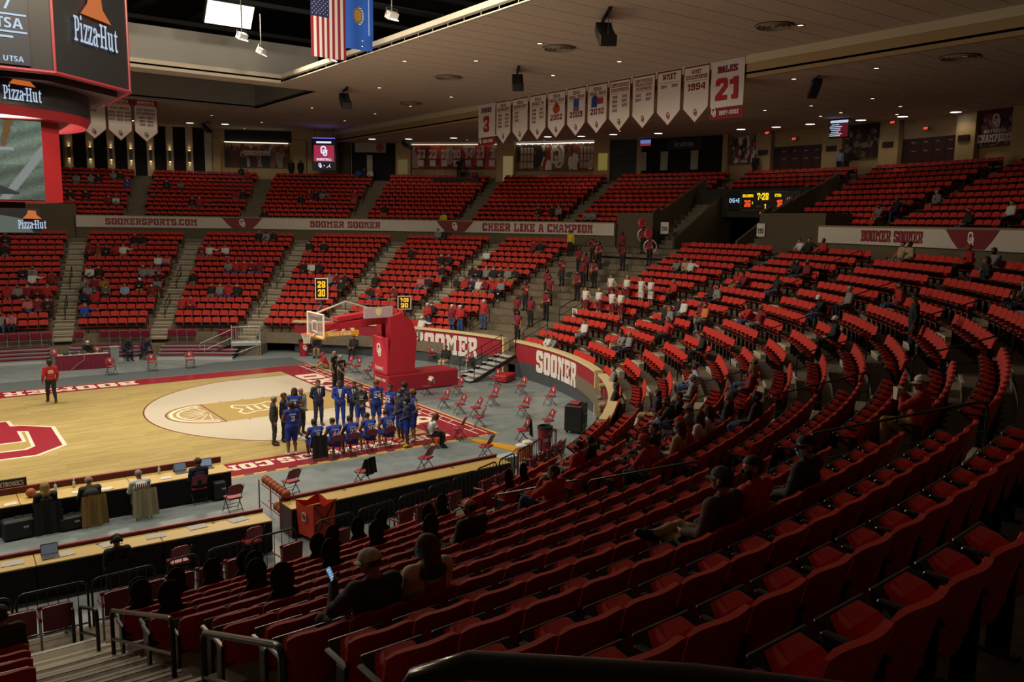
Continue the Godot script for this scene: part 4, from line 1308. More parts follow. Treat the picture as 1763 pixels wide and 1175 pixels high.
		g.lathe([Vector2(0.34, 0.0), Vector2(0.38, -0.05), Vector2(0.32, -0.06)], 20)
		part("ring", g, mat("#a39d90", 0.5), o)
		g = Geo.new()
		g.lathe([Vector2(0.33, -0.045), Vector2(0.0, -0.045)], 20)
		part("lens", g, glow("#f2f6ff", 5.0), o)
		var l := SpotLight3D.new()
		l.name = "concourse_beam"
		l.light_color = Color("#ffe3b4"); l.light_energy = 1.6; l.spot_angle = 70.0; l.spot_angle_attenuation = 0.5; l.spot_range = 12.0; l.light_size = 0.3; l.shadow_enabled = true
		l.position = Vector3(0, -0.1, 0); l.rotation.x = -PI / 2
		o.add_child(l)
	# spotlights on the edge of the well
	n = 0
	for e in [[Vector3(-1.2, 17.1, -8.6), 0.4], [Vector3(0.35, 16.8, -10.2), 0.8], [Vector3(2.4, 16.4, -2.9), -0.3], [Vector3(2.2, 16.9, 0.9), 0.2], [Vector3(2.7, 16.3, -6.6), 0.5]]:
		n += 1
		var o := thing("stage_light", "small white stage lamp hanging in the loft, %s" % ["over the far end of the well", "lower one with a pale hood", "under the blue flag", "on the truss right of the blue flag", "under the striped flag"][n - 1], "lamp", e[0], e[1], "stage lamps in the loft")
		var g := Geo.new()
		g.box(Vector3.ZERO, Vector3(0.5, 0.34, 0.36), 0.03, Basis(Vector3.RIGHT, 0.5))
		part("hood", g, mat("#9c9c9e", 0.4), o)
		g = Geo.new()
		g.box(Vector3(0, -0.16, 0.1), Vector3(0.42, 0.04, 0.26), 0.0, Basis(Vector3.RIGHT, 0.5))
		part("lens", g, glow("#fff6e6", 2.0), o)
		g = Geo.new()
		g.tube([Vector3(0, 0.1, 0), Vector3(0, 1.9, 0)], 0.03, 6)
		g.tube([Vector3(-0.3, 0, 0), Vector3(-0.3, 0.3, 0), Vector3(0.3, 0.3, 0), Vector3(0.3, 0, 0)], 0.02, 5)
		part("yoke", g, mat("#2b2c30", 0.5), o)

# ---- back wall of the concourse --------------------------------------------------------------
func blot_tex(seed_: int, w: int, h: int, bg: Color, tones: Array, n: int, tall: bool) -> ImageTexture:
	var rng := RandomNumberGenerator.new(); rng.seed = seed_
	var im := Image.create(w, h, false, Image.FORMAT_RGB8)
	im.fill(bg)
	for i in n:
		var c := Color(tones[rng.randi() % tones.size()])
		var x := rng.randi_range(0, w)
		var y := rng.randi_range(h / 6, h)
		var bw := rng.randi_range(w / 40 + 2, w / 14 + 3)
		var bh := bw * (2 if tall else 1)
		for yy in range(maxi(0, y - bh), mini(h, y + bh)):
			var q := float(yy - y) / bh
			var half := int(bw * sqrt(maxf(0.0, 1.0 - q * q)))
			im.fill_rect(Rect2i(x - half, yy, half * 2, 1), c)
		if tall: im.fill_rect(Rect2i(x - bw / 3, y - bh - bw / 2, bw * 2 / 3, bw), Color("#7d5236"))
	return ImageTexture.create_from_image(im)

func wall_piece(called: String, a0: float, a1: float, y0: float, y1: float, d: float, m: Material, label: String, category: String, group := "", kind := "") -> Node3D:
	var o := thing(called, label, category, Vector3.ZERO, 0.0, group, kind)
	var g := Geo.new()
	curve_patch(g, a0, a1, d, y0, y1, 0.08, 1.0)
	part("panel", g, m, o)
	return o

func mural(a0: float, a1: float, y0: float, y1: float, tex: Texture2D, label: String, lit := 0.0) -> Node3D:
	var o := thing("mural", label, "mural", Vector3.ZERO, 0.0, "printed murals on the concourse wall")
	var m := StandardMaterial3D.new()
	m.albedo_texture = tex; m.roughness = 0.7
	var g := Geo.new()
	var n := 6
	for i in n:
		var b0 := lerpf(a0, a1, float(i) / n); var b1 := lerpf(a0, a1, float(i + 1) / n)
		g.quad_uv(bowl(b0, 27.78, y0), bowl(b1, 27.78, y0), bowl(b1, 27.78, y1), bowl(b0, 27.78, y1), float(i) / n, 0, float(i + 1) / n, 1)
	part("print", g, m, o)
	g = Geo.new()
	curve_patch(g, a0 - 0.08, a1 + 0.08, 27.9, y0 - 0.06, y1 + 0.06, 0.1, 1.0)
	part("frame", g, mat("#3d3a35", 0.6), o)
	return o

func build_back_wall() -> void:
	var w := thing("wall_back", "tan concourse wall behind the upper deck", "wall", Vector3.ZERO, 0.0, "", "structure")
	var g := Geo.new()
	sweep(g, -110, 60, func(_a): return [Vector2(28.0, 11.4), Vector2(28.4, 11.4), Vector2(28.4, 16.0), Vector2(28.0, 16.0)], 1.0)
	part("wall_face", g, mats["tan"], w)
	g = Geo.new()
	for sp in [[-43.8, -42.2], [-32.95, -31.1], [-22.8, -21.2], [-18.5, -18.05], [-10.3, -9.85], [-7.3, -5.95], [-1.55, 0.05], [3.0, 4.5], [8.85, 10.25], [12.8, 14.4], [-54.7, -53.4], [-63.1, -62.3]]:
		sweep(g, sp[0], sp[1], func(_a): return [Vector2(27.5, 11.4), Vector2(28.0, 11.4), Vector2(28.0, 15.1), Vector2(27.5, 15.1)], 1.0)
	part("pier", g, mats["tan"], w)
	# dark curtains and pale pilasters with sconces at the left
	var dark := mat("#17141a", 0.9)
	var pil := [-77.0, -75.05, -73.1, -71.2, -69.3, -67.4, -65.45, -63.55]
	for i in pil.size():
		var a: float = pil[i]
		g = Geo.new()
		sweep(g, a - 0.36, a + 0.36, func(_a): return [Vector2(27.45, 11.55), Vector2(27.7, 11.55), Vector2(27.7, 16.0), Vector2(27.45, 16.0)], 1.0)
		part("pilaster", g, mat("#b9b1a0", 0.85), w)
		if i < pil.size() - 1:
			var o := thing("curtain", "dark pleated curtain on the far concourse, %s from the left" % ordinal(i + 1), "curtain", Vector3.ZERO, 0.0, "dark curtains on the far concourse")
			g = Geo.new()
			for k in 10:
				var b := lerpf(a + 0.4, pil[i + 1] - 0.4, (k + 0.5) / 10.0)
				g.tube([bowl(b, 27.75, 11.6), bowl(b, 27.75, 15.95)], 0.09, 8)
			part("cloth", g, dark, o)
			var s := thing("wall_sconce", "slim up and down wall light on a pale pilaster, %s from the left" % ordinal(i + 1), "lamp", bowl(a, 27.38, 13.4), 0.0, "wall lights on the pale pilasters")
			g = Geo.new()
			g.box(Vector3.ZERO, Vector3(0.2, 1.0, 0.14), 0.02)
			part("body", g, mat("#55585e", 0.4), s)
			g = Geo.new()
			g.box(Vector3(0, 0.51, 0), Vector3(0.14, 0.02, 0.1)); g.box(Vector3(0, -0.51, 0), Vector3(0.14, 0.02, 0.1))
			part("lens", g, glow("#ffd58a", 6.0), s)
			for sg in [1.0, -1.0]:
				var l := SpotLight3D.new()
				l.name = "sconce_beam"
				l.light_color = Color("#ffd58a"); l.light_energy = 0.25; l.spot_angle = 40.0; l.spot_range = 4.0; l.light_size = 0.06; l.shadow_enabled = true
				l.position = Vector3(0, 0.56 * sg, 0); l.rotation.x = PI / 2 * sg
				s.add_child(l, true)
	wall_piece("curtain", -110.0, -77.6, 11.55, 16.0, 27.9, dark, "wide dark curtain at the left end of the far concourse, behind the scoreboard", "curtain")
	# murals and openings from left to right
	var skin := ["#7b5a44", "#3a2a24", "#8c8279", "#58311c", "#a9a196", "#2a2c3c", "#6a1d24"]
	var o := mural(-61.9, -55.3, 12.65, 14.72, blot_tex(3, 256, 96, Color("#2c241f"), skin, 90, true), "wide mural of dark player figures headed SOONERS on the far concourse")
	g = Geo.new()
	curve_text(g, "SOONERS", 0.42, -58.6, 27.75, 13.9, 2.3)
	part("lettering", g, mat("#d8d2c8", 0.6), o)
	g = Geo.new()
	curve_patch(g, -61.9, -55.3, 27.7, 14.78, 14.86, 0.1, 1.0)
	part("light_bar", g, glow("#fff0d0", 1.6), o)
	wall_piece("wall_opening", -61.9, -55.0, 14.9, 15.9, 27.9, dark, "dark band of wall above the mural headed SOONERS", "wall", "", "structure")
	wall_piece("doorway", -63.0, -62.4, 11.6, 13.4, 27.9, glow("#a08038", 0.5), "lit doorway left of the far mural", "doorway")
	wall_piece("wall_column", -50.0, -48.7, 11.5, 15.9, 27.6, mat("#4a4238", 0.9), "brown column right of the hanging logo screen", "wall", "", "structure")
	o = wall_piece("sign", -48.2, -44.9, 14.15, 15.0, 27.75, mat("#a5a29a", 0.6), "white advertising panel with a red disc at its right end", "sign")
	g = Geo.new()
	var od := out_dir(-45.5)
	var disc := PackedVector2Array()
	for k in 20: disc.append(Vector2(cos(TAU * k / 20), sin(TAU * k / 20)) * 0.38)
	g.prism(disc, 0.02, face_xf(bowl(-45.5, 27.64, 14.57), -od))
	part("disc", g, mat("#9c2230", 0.5), o)
	wall_piece("wall_opening", -48.6, -43.9, 11.5, 15.9, 27.92, mat("#141216", 0.9), "dark opening under the white panel with the red disc", "wall", "", "structure")
	wall_piece("column", -46.9, -46.3, 12.3, 13.9, 27.6, mat("#a5a28e", 0.7), "pale column in the dark opening below the advertising panel", "column")
	o = mural(-42.1, -33.0, 12.75, 14.78, blot_tex(4, 300, 80, Color("#8a1a1c"), ["#9c2420", "#6e1418", "#b5402a", "#5a1014", "#a58d84"], 40, true), "red mural of seven white jersey numbers on the far concourse")
	g = Geo.new()
	var nums := ["33", "22", "33", "10", "14", "23", "3"]
	for i in 7:
		curve_text(g, nums[i], 0.78, -41.1 + i * 1.27, 27.74, 14.05, 0.72 if nums[i].length() > 1 else 0.4)
		curve_patch(g, -41.45 + i * 1.27, -40.85 + i * 1.27, 27.76, 12.95, 13.5, 0.02)
	part("jersey_number", g, mat("#cfc6c2", 0.7), o)
	g = Geo.new()
	curve_patch(g, -42.1, -33.0, 27.7, 14.84, 14.9, 0.1, 1.0)
	part("light_bar", g, glow("#fff0d0", 1.2), o)
	wall_piece("wall_opening", -42.1, -33.0, 14.92, 15.9, 27.9, dark, "dark band of wall above the red jersey mural", "wall", "", "structure")
	wall_piece("doorway", -43.5, -42.5, 12.2, 13.5, 27.48, glow("#8c7a50", 0.35), "pale lit door left of the jersey mural", "doorway")
	wall_piece("doorway", -32.2, -31.2, 11.6, 13.8, 27.45, glow("#a08f60", 0.5), "tall lit doorway between the two red murals", "doorway")
	o = mural(-30.9, -22.85, 12.6, 14.75, blot_tex(9, 280, 90, Color("#7c1a20"), ["#c9b8a0", "#7b5a44", "#e0d8cc", "#4a2a20", "#9a2a2a", "#2a2420"], 120, true), "red photo collage mural with a big white monogram in its middle")
	g = Geo.new()
	logo(g, 1.7, face_xf(bowl(-26.7, 27.74, 13.6), -out_dir(-26.7)), 0.02)
	part("monogram", g, mat("#cfc9c4", 0.6), o)
	g = Geo.new()
	for i in 4:
		for j in 3:
			for sd in [-30.5, -24.3]: curve_patch(g, sd + i * 0.36, sd + i * 0.36 + 0.28, 27.75, 12.75 + j * 0.62, 13.3 + j * 0.62, 0.02)
	part("photo_tile", g, mat("#b9a58c", 0.7), o)
	g = Geo.new()
	curve_patch(g, -30.9, -22.85, 27.66, 14.82, 14.9, 0.12, 1.0)
	for i in 12: g.box(bowl(-30.5 + i * 0.66, 27.5, 14.8), Vector3(0.06, 0.08, 0.06))
	part("light_bar", g, glow("#fff0d8", 1.8), o)
	wall_piece("wall_opening", -30.95, -22.85, 14.92, 15.1, 27.9, dark, "dark band of wall above the collage mural", "wall", "", "structure")
	wall_piece("doorway", -22.3, -21.4, 12.5, 13.9, 27.48, glow("#a09046", 0.5), "lit yellow doorway right of the collage mural", "doorway")
	o = wall_piece("wall_grey", -21.2, -18.55, 11.5, 15.1, 27.85, mat("#3c3d40", 0.8), "dark grey wall with a small lettered plate", "wall", "", "structure")
	g = Geo.new()
	curve_patch(g, -20.6, -19.3, 27.72, 13.55, 13.8, 0.03)
	part("plate", g, mat("#0e0f11", 0.5), o)
	wall_piece("wall_opening", -18.0, -10.35, 11.5, 15.1, 27.9, mat("#15110f", 0.9), "dark concession opening with two pale pillars", "wall", "", "structure")
	o = thing("display_screen", "small lit blue and red screen over the concession stand", "screen", bowl(-17.6, 27.4, 14.65))
	o.basis = face_xf(Vector3.ZERO, -out_dir(-17.6)).basis
	g = Geo.new(); g.box(Vector3.ZERO, Vector3(1.0, 0.6, 0.08), 0.01); part("case", g, mat("#0b0b0d", 0.4), o)
	g = Geo.new(); g.box(Vector3(0, 0.08, 0.045), Vector3(0.92, 0.3, 0.01)); part("upper_picture", g, glow("#7d8fd8", 0.7), o)
	g = Geo.new(); g.box(Vector3(0, -0.17, 0.045), Vector3(0.92, 0.2, 0.01)); part("lower_picture", g, glow("#c23a5a", 0.5), o)
	o = wall_piece("sign", -15.6, -12.2, 14.0, 14.95, 27.7, mat("#101113", 0.6), "black concession sign with pale lettering", "sign")
	g = Geo.new(); font_text(g, "kraften", 0.42, face_xf(bowl(-14.0, 27.6, 14.45), -out_dir(-14.0)), 1.6); part("lettering", g, mat("#9aa0a0", 0.6), o)
	for a in [-15.8, -12.9, -17.9]: wall_piece("column", a - 0.35, a + 0.35, 12.4, 13.9, 27.6, mat("#9c9a84", 0.7), "pale pillar of the concession stand, " + {-15.8: "under the black sign", -12.9: "right of the black sign", -17.9: "under the small screen"}[a], "column")
	mural(-9.8, -7.4, 12.8, 15.0, blot_tex(12, 120, 120, Color("#8c7f74"), ["#c9c2bc", "#8a3030", "#6a4a3a", "#d6d0ca", "#43362e"], 70, true), "pale mural of a crowded team photograph beside a tan pier")
	for e in [[-5.85, -1.6, 12.3, 13.85, "left"], [4.6, 8.8, 12.3, 13.75, "right"]]:
		var dr := thing("concourse_doors", "row of four dark maroon doors under a tan header, the %s set" % e[4], "doors", Vector3.ZERO, 0.0, "maroon doors on the concourse")
		for i in 4:
			var b0: float = lerpf(e[0] + 0.5, e[1], i / 4.0); var b1: float = lerpf(e[0] + 0.5, e[1], (i + 1) / 4.0)
			g = Geo.new(); curve_patch(g, b0 + 0.03, b1 - 0.03, 27.9, 11.6, e[3] - 0.06, 0.06); part("door", g, mat("#3a1218", 0.5), dr)
			g = Geo.new(); curve_patch(g, b0 + 0.25, b1 - 0.35, 27.82, 12.9, 12.97, 0.04); curve_patch(g, b0 + 0.25, b1 - 0.4, 27.82, 13.45, 13.52, 0.04); part("push_bar", g, mat("#b0aca4", 0.3, 0.6), dr)
		g = Geo.new(); curve_patch(g, e[0], e[1] + 0.02, 27.96, 11.6, e[3], 0.1); part("frame", g, mat("#20100f", 0.6), dr)
	for e in [[-4.5, 14.55, "left"], [6.0, 14.5, "right"]]:
		for k in 2:
			var x := thing("exit_sign", "small red exit sign %s the %s maroon doors" % [["above", "hanging left over"][k], e[2]], "sign", bowl(e[0] + (0.5 if k == 0 else -1.0), 27.6 if k == 0 else 26.2, e[1] - (0.2 if k == 0 else -0.2)), 0.0)
			x.basis = face_xf(Vector3.ZERO, -out_dir(e[0])).basis
			g = Geo.new(); g.box(Vector3.ZERO, Vector3(0.36, 0.24, 0.06), 0.01); part("case", g, mat("#4a1512", 0.5), x)
			g = Geo.new(); font_text(g, "EXIT", 0.14, Transform3D(Basis(), Vector3(0, 0, 0.035)), 0.3); part("lettering", g, glow("#ff4a3a", 2.5), x)
	mural(0.1, 3.05, 12.8, 14.95, blot_tex(21, 140, 110, Color("#241c1a"), ["#4a4032", "#6e6250", "#2a201e", "#8b8068", "#3a1c1c"], 80, false), "dark mural of a gold and black crowd scene right of the doors")
	o = mural(10.3, 12.75, 12.9, 15.0, blot_tex(22, 130, 120, Color("#4a1820"), ["#6b2a30", "#8a5a52", "#2c1216", "#7d6a62"], 70, false), "maroon mural reading NATIONAL CHAMPIONS under a white monogram")
	g = Geo.new()
	logo(g, 0.75, face_xf(bowl(11.5, 27.74, 14.35), -out_dir(11.5)), 0.02)
	curve_text(g, "NATIONAL", 0.2, 11.5, 27.74, 13.75, 1.5)
	curve_text(g, "CHAMPIONS", 0.46, 11.5, 27.74, 13.35, 2.3)
	part("lettering", g, mat("#c9c2c0", 0.6), o)
	for a in [-0.75, 3.75, 9.5, -6.6]:
		o = wall_piece("sign", a - 0.4, a + 0.4, 13.3, 13.65, 27.48, mat("#2a0f10", 0.5), "small dark plate on a tan pier, " + {-0.75: "under the hanging screen", 3.75: "left of the right doors", 9.5: "beside the NATIONAL CHAMPIONS mural", -6.6: "left of the left doors"}[a], "sign")
	# hanging screens
	o = thing("logo_screen", "tall lit screen with white monogram and BASKETBALL hanging before the far mural", "screen", bowl(-50.6, 24.0, 12.3))
	o.basis = face_xf(Vector3.ZERO, -out_dir(-50.6)).basis
	g = Geo.new(); g.box(Vector3(0, 1.32, 0), Vector3(2.1, 2.75, 0.2), 0.02); part("case", g, mat("#0c0c16", 0.4), o)
	g = Geo.new(); g.box(Vector3(0, 1.42, 0.105), Vector3(1.75, 1.4, 0.02)); part("picture", g, glow("#c8325a", 0.75), o)
	g = Geo.new(); g.box(Vector3(0, 2.35, 0.105), Vector3(1.75, 0.32, 0.02)); g.box(Vector3(0, 0.35, 0.105), Vector3(1.75, 0.5, 0.02)); part("dark_band", g, glow("#101030", 0.5), o)
	g = Geo.new()
	logo(g, 0.85, Transform3D(Basis(), Vector3(0, 1.62, 0.12)), 0.01)
	flat_text(g, "BASKETBALL", 0.2, 1.3, Transform3D(Basis(), Vector3(0, 0.9, 0.12)), 0.01)
	logo(g, 0.4, Transform3D(Basis(), Vector3(-0.35, 0.38, 0.12)), 0.01)
	font_text(g, "x", 0.12, Transform3D(Basis(), Vector3(0.0, 0.36, 0.12)))
	g.prism(PackedVector2Array([Vector2(.2, .22), Vector2(.42, .36), Vector2(.5, .52), Vector2(.54, .5), Vector2(.46, .34), Vector2(.58, .24), Vector2(.54, .2), Vector2(.42, .3), Vector2(.22, .18)]), 0.01, Transform3D(Basis(), Vector3(0, 0, 0.12)))
	g.box(Vector3(0, 2.36, 0.125), Vector3(1.3, 0.16, 0.01))
	part("lettering", g, glow("#e6e8ff", 1.2), o)
	g = Geo.new(); g.box(Vector3(0, 2.72, 0), Vector3(1.9, 0.06, 0.3)); part("top_glow", g, glow("#7a6aff", 1.5), o)
	g = Geo.new()
	for s in [-0.8, 0.8]: g.tube([Vector3(s, 2.7, 0), Vector3(s, 3.65, 0)], 0.02, 5)
	part("hanger", g, mat("#1a1a1e", 0.5), o)
	o = thing("stats_screen", "hanging screen of white and maroon statistics over the right upper seats", "screen", bowl(2.4, 24.0, 14.35))
	o.basis = face_xf(Vector3.ZERO, -out_dir(-8.0)).basis
	g = Geo.new(); g.box(Vector3.ZERO, Vector3(1.3, 1.2, 0.16), 0.02); part("case", g, mat("#0b0b0e", 0.4), o)
	g = Geo.new(); g.box(Vector3(0.22, -0.1, 0.085), Vector3(0.72, 0.86, 0.01)); part("maroon_columns", g, glow("#6a1220", 0.8), o)
	g = Geo.new(); g.box(Vector3(0, 0.44, 0.085), Vector3(1.16, 0.16, 0.01))
	for i in 7: g.box(Vector3(-0.25 + (i % 2) * 0.05, 0.24 - i * 0.115, 0.095), Vector3(0.5 + 0.1 * ((i * 3) % 4), 0.05, 0.01))
	part("text_row", g, glow("#d6e6ff", 0.9), o)
	g = Geo.new(); g.tube([Vector3(0, 0.6, 0), Vector3(0, 0.7, 0)], 0.05, 6); part("hanger", g, mat("#1a1a1e", 0.5), o)

# ---- the tunnel with the small scoreboard ----------------------------------------------------
func build_tunnel() -> void:
	var dim := mat("#4c4434", 0.9)
	var w := thing("wall_tunnel", "brown concrete parapets and sloping stair walls around the stand tunnel", "wall", Vector3.ZERO, 0.0, "", "structure")
	var g := Geo.new()
	for sp in [[-13.0, -8.9], [3.6, 10.7]]:
		sweep(g, sp[0], sp[1], func(_a): return [Vector2(16.1, 5.5), Vector2(18.0, 5.5), Vector2(18.0, 8.8), Vector2(16.1, 8.8)], 1.0)
	part("parapet", g, dim, w)
	g = Geo.new()      # sloping walls beside the two stairs
	for a in [-8.9, -6.3, 0.9, 3.5]:
		for i in 8:
			var d0 := 16.1 + i * 0.85; var d1 := d0 + 0.85
			var y0 := 8.8 + (i - 1.0) * 0.36 if i > 0 else 8.8
			if a in [-6.3, 0.9]: y0 = 7.1 + i * 0.46
			sweep(g, a - 0.12, a + 0.12, func(_a): return [Vector2(d0, 5.5), Vector2(d1, 5.5), Vector2(d1, y0 + 0.46), Vector2(d0, y0)], 1.0)
	part("stair_wall", g, dim, w)
	g = Geo.new()
	for sp in [[-8.8, -6.4], [1.0, 3.4]]:
		for i in 14:
			sweep(g, sp[0], sp[1], func(_a): return [Vector2(16.2 + i * 0.48, 5.6), Vector2(23.0, 5.6), Vector2(23.0, 6.4 + i * 0.28), Vector2(16.2 + i * 0.48, 6.4 + i * 0.28)], 1.5)
	part("stair", g, mats["step"], w)
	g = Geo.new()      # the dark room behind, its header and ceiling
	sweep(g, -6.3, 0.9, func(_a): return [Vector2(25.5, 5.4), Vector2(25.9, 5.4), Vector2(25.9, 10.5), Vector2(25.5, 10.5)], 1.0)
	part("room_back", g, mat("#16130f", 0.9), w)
	g = Geo.new()
	sweep(g, -9.0, 3.6, func(_a): return [Vector2(21.6, 8.75), Vector2(23.0, 8.75), Vector2(23.0, 10.55), Vector2(21.6, 10.55)], 1.0)
	sweep(g, -9.0, 3.6, func(_a): return [Vector2(21.6, 8.6), Vector2(26.0, 8.6), Vector2(26.0, 8.75), Vector2(21.6, 8.75)], 1.0)
	part("header", g, mat("#2a2720", 0.9), w)
	g = Geo.new()
	sweep(g, -13.0, 10.7, func(_a): return [Vector2(13.0, 5.9), Vector2(26.0, 5.9), Vector2(26.0, 6.1), Vector2(13.0, 6.1)], 1.0)
	part("tunnel_floor", g, mats["step"], w)
	# scoreboard
	var mid := -2.0
	var xf := face_xf(bowl(mid, 21.5, 9.7), -out_dir(mid))
	var o := thing("small_scoreboard", "lit black scoreboard with yellow clock 7:28 above the tunnel", "scoreboard", xf.origin)
	o.basis = xf.basis
	g = Geo.new(); g.box(Vector3(0, 0, 0), Vector3(5.7, 1.3, 0.12), 0.02); part("case", g, mat("#0c0c0d", 0.4), o)
	g = Geo.new()
	for b in [[0, 0.62, 3.5, 0.03], [0, -0.62, 3.5, 0.03], [-1.74, 0, 0.03, 1.26], [1.74, 0, 0.03, 1.26], [-0.62, 0.3, 0.02, 0.6], [0.62, 0.3, 0.02, 0.6], [0, 0.0, 1.24, 0.02]]: g.box(Vector3(b[0], b[1], 0.07), Vector3(b[2], b[3], 0.01))
	part("frame_line", g, mat("#6a655c", 0.5), o)
	var yel := Geo.new(); var org := Geo.new()
	flat_text(yel, "7:28", 0.46, 0.9, Transform3D(Basis(), Vector3(-0.02, 0.3, 0.07)), 0.01)
	flat_text(yel, "OKLAHOMA", 0.2, 0.86, Transform3D(Basis(), Vector3(-1.2, 0.36, 0.07)), 0.01)
	flat_text(yel, "UTSA", 0.2, 0.5, Transform3D(Basis(), Vector3(1.15, 0.36, 0.07)), 0.01)
	flat_text(yel, "1", 0.3, 0.12, Transform3D(Basis(), Vector3(0.2, -0.35, 0.07)), 0.01)
	flat_text(yel, ":", 0.3, 0.09, Transform3D(Basis(), Vector3(-0.82, -0.12, 0.07)), 0.01)
	flat_text(org, "36", 0.46, 0.5, Transform3D(Basis(), Vector3(-1.22, -0.16, 0.07)), 0.01)
	flat_text(org, "16", 0.46, 0.42, Transform3D(Basis(), Vector3(1.3, -0.16, 0.07)), 0.01)
	part("yellow_digit", yel, glow("#ffd21e", 1.3), o)
	part("orange_digit", org, glow("#ff5a1e", 1.2), o)
	g = Geo.new(); font_text(g, "PERIOD", 0.1, Transform3D(Basis(), Vector3(-0.3, -0.35, 0.065)), 0.45); part("period_lettering", g, mat("#8a8680", 0.6), o)
	g = Geo.new(); font_text(g, "OG+E", 0.3, Transform3D(Basis(), Vector3(-2.3, 0.05, 0.07)), 0.85); part("left_lettering", g, glow("#a8d4ff", 1.3), o)
	g = Geo.new(); font_text(g, "LANDERS", 0.26, Transform3D(Basis(), Vector3(2.25, 0.1, 0.07)), 0.8); part("right_lettering", g, glow("#ff6a78", 1.0), o)
	var l := AreaLight3D.new()
	l.name = "scoreboard_light"; l.area_size = Vector2(5.5, 1.2); l.light_color = Color("#ffcf9a"); l.light_energy = 1.2; l.area_range = 30.0; l.shadow_enabled = true
	l.position = Vector3(0, 0, 0.3); l.rotation.y = PI
	o.add_child(l)
	for e in [[-7.3, "114", "left"], [3.7, "115", "right"]]:
		var f := face_xf(bowl(e[0], 16.02 if e[0] < 0 else 16.02, 7.8), -out_dir(e[0]))
		var s := thing("section_sign", "white section sign reading %s, %s of the tunnel" % [e[1], e[2]], "sign", f.origin, 0.0, "section number signs")
		s.basis = f.basis
		g = Geo.new(); g.box(Vector3.ZERO, Vector3(0.62, 0.78, 0.04), 0.01); part("plate", g, mat("#c2beba", 0.6), s)
		g = Geo.new(); flat_text(g, e[1], 0.3, 0.44, Transform3D(Basis(), Vector3(0, -0.06, 0.025)), 0.005); part("number", g, mat("#2a2226", 0.6), s)
	var xs := thing("exit_sign", "tiny red exit sign below the tunnel scoreboard", "sign", bowl(mid, 21.4, 8.9))
	xs.basis = xf.basis
	g = Geo.new(); g.box(Vector3.ZERO, Vector3(0.34, 0.2, 0.08), 0.01); part("case", g, mat("#4a1512", 0.5), xs)
	g = Geo.new(); font_text(g, "EXIT", 0.12, Transform3D(Basis(), Vector3(0, 0, 0.045)), 0.28); part("lettering", g, glow("#ff3a30", 3.0), xs)
	o = thing("red_drape_table", "table under a red cloth with white monogram at the tunnel mouth", "table", bowl(-1.6, 14.6, 6.12))
	o.basis = face_xf(Vector3.ZERO, -out_dir(-1.6)).basis
	g = Geo.new(); g.box(Vector3(0, 0.4, 0), Vector3(2.2, 0.8, 0.7), 0.02); part("cloth", g, mat("#8a1620", 0.8), o)
	g = Geo.new(); logo(g, 0.5, Transform3D(Basis(), Vector3(-0.2, 0.42, 0.36)), 0.01); part("monogram", g, mat("#cfc9c4", 0.7), o)

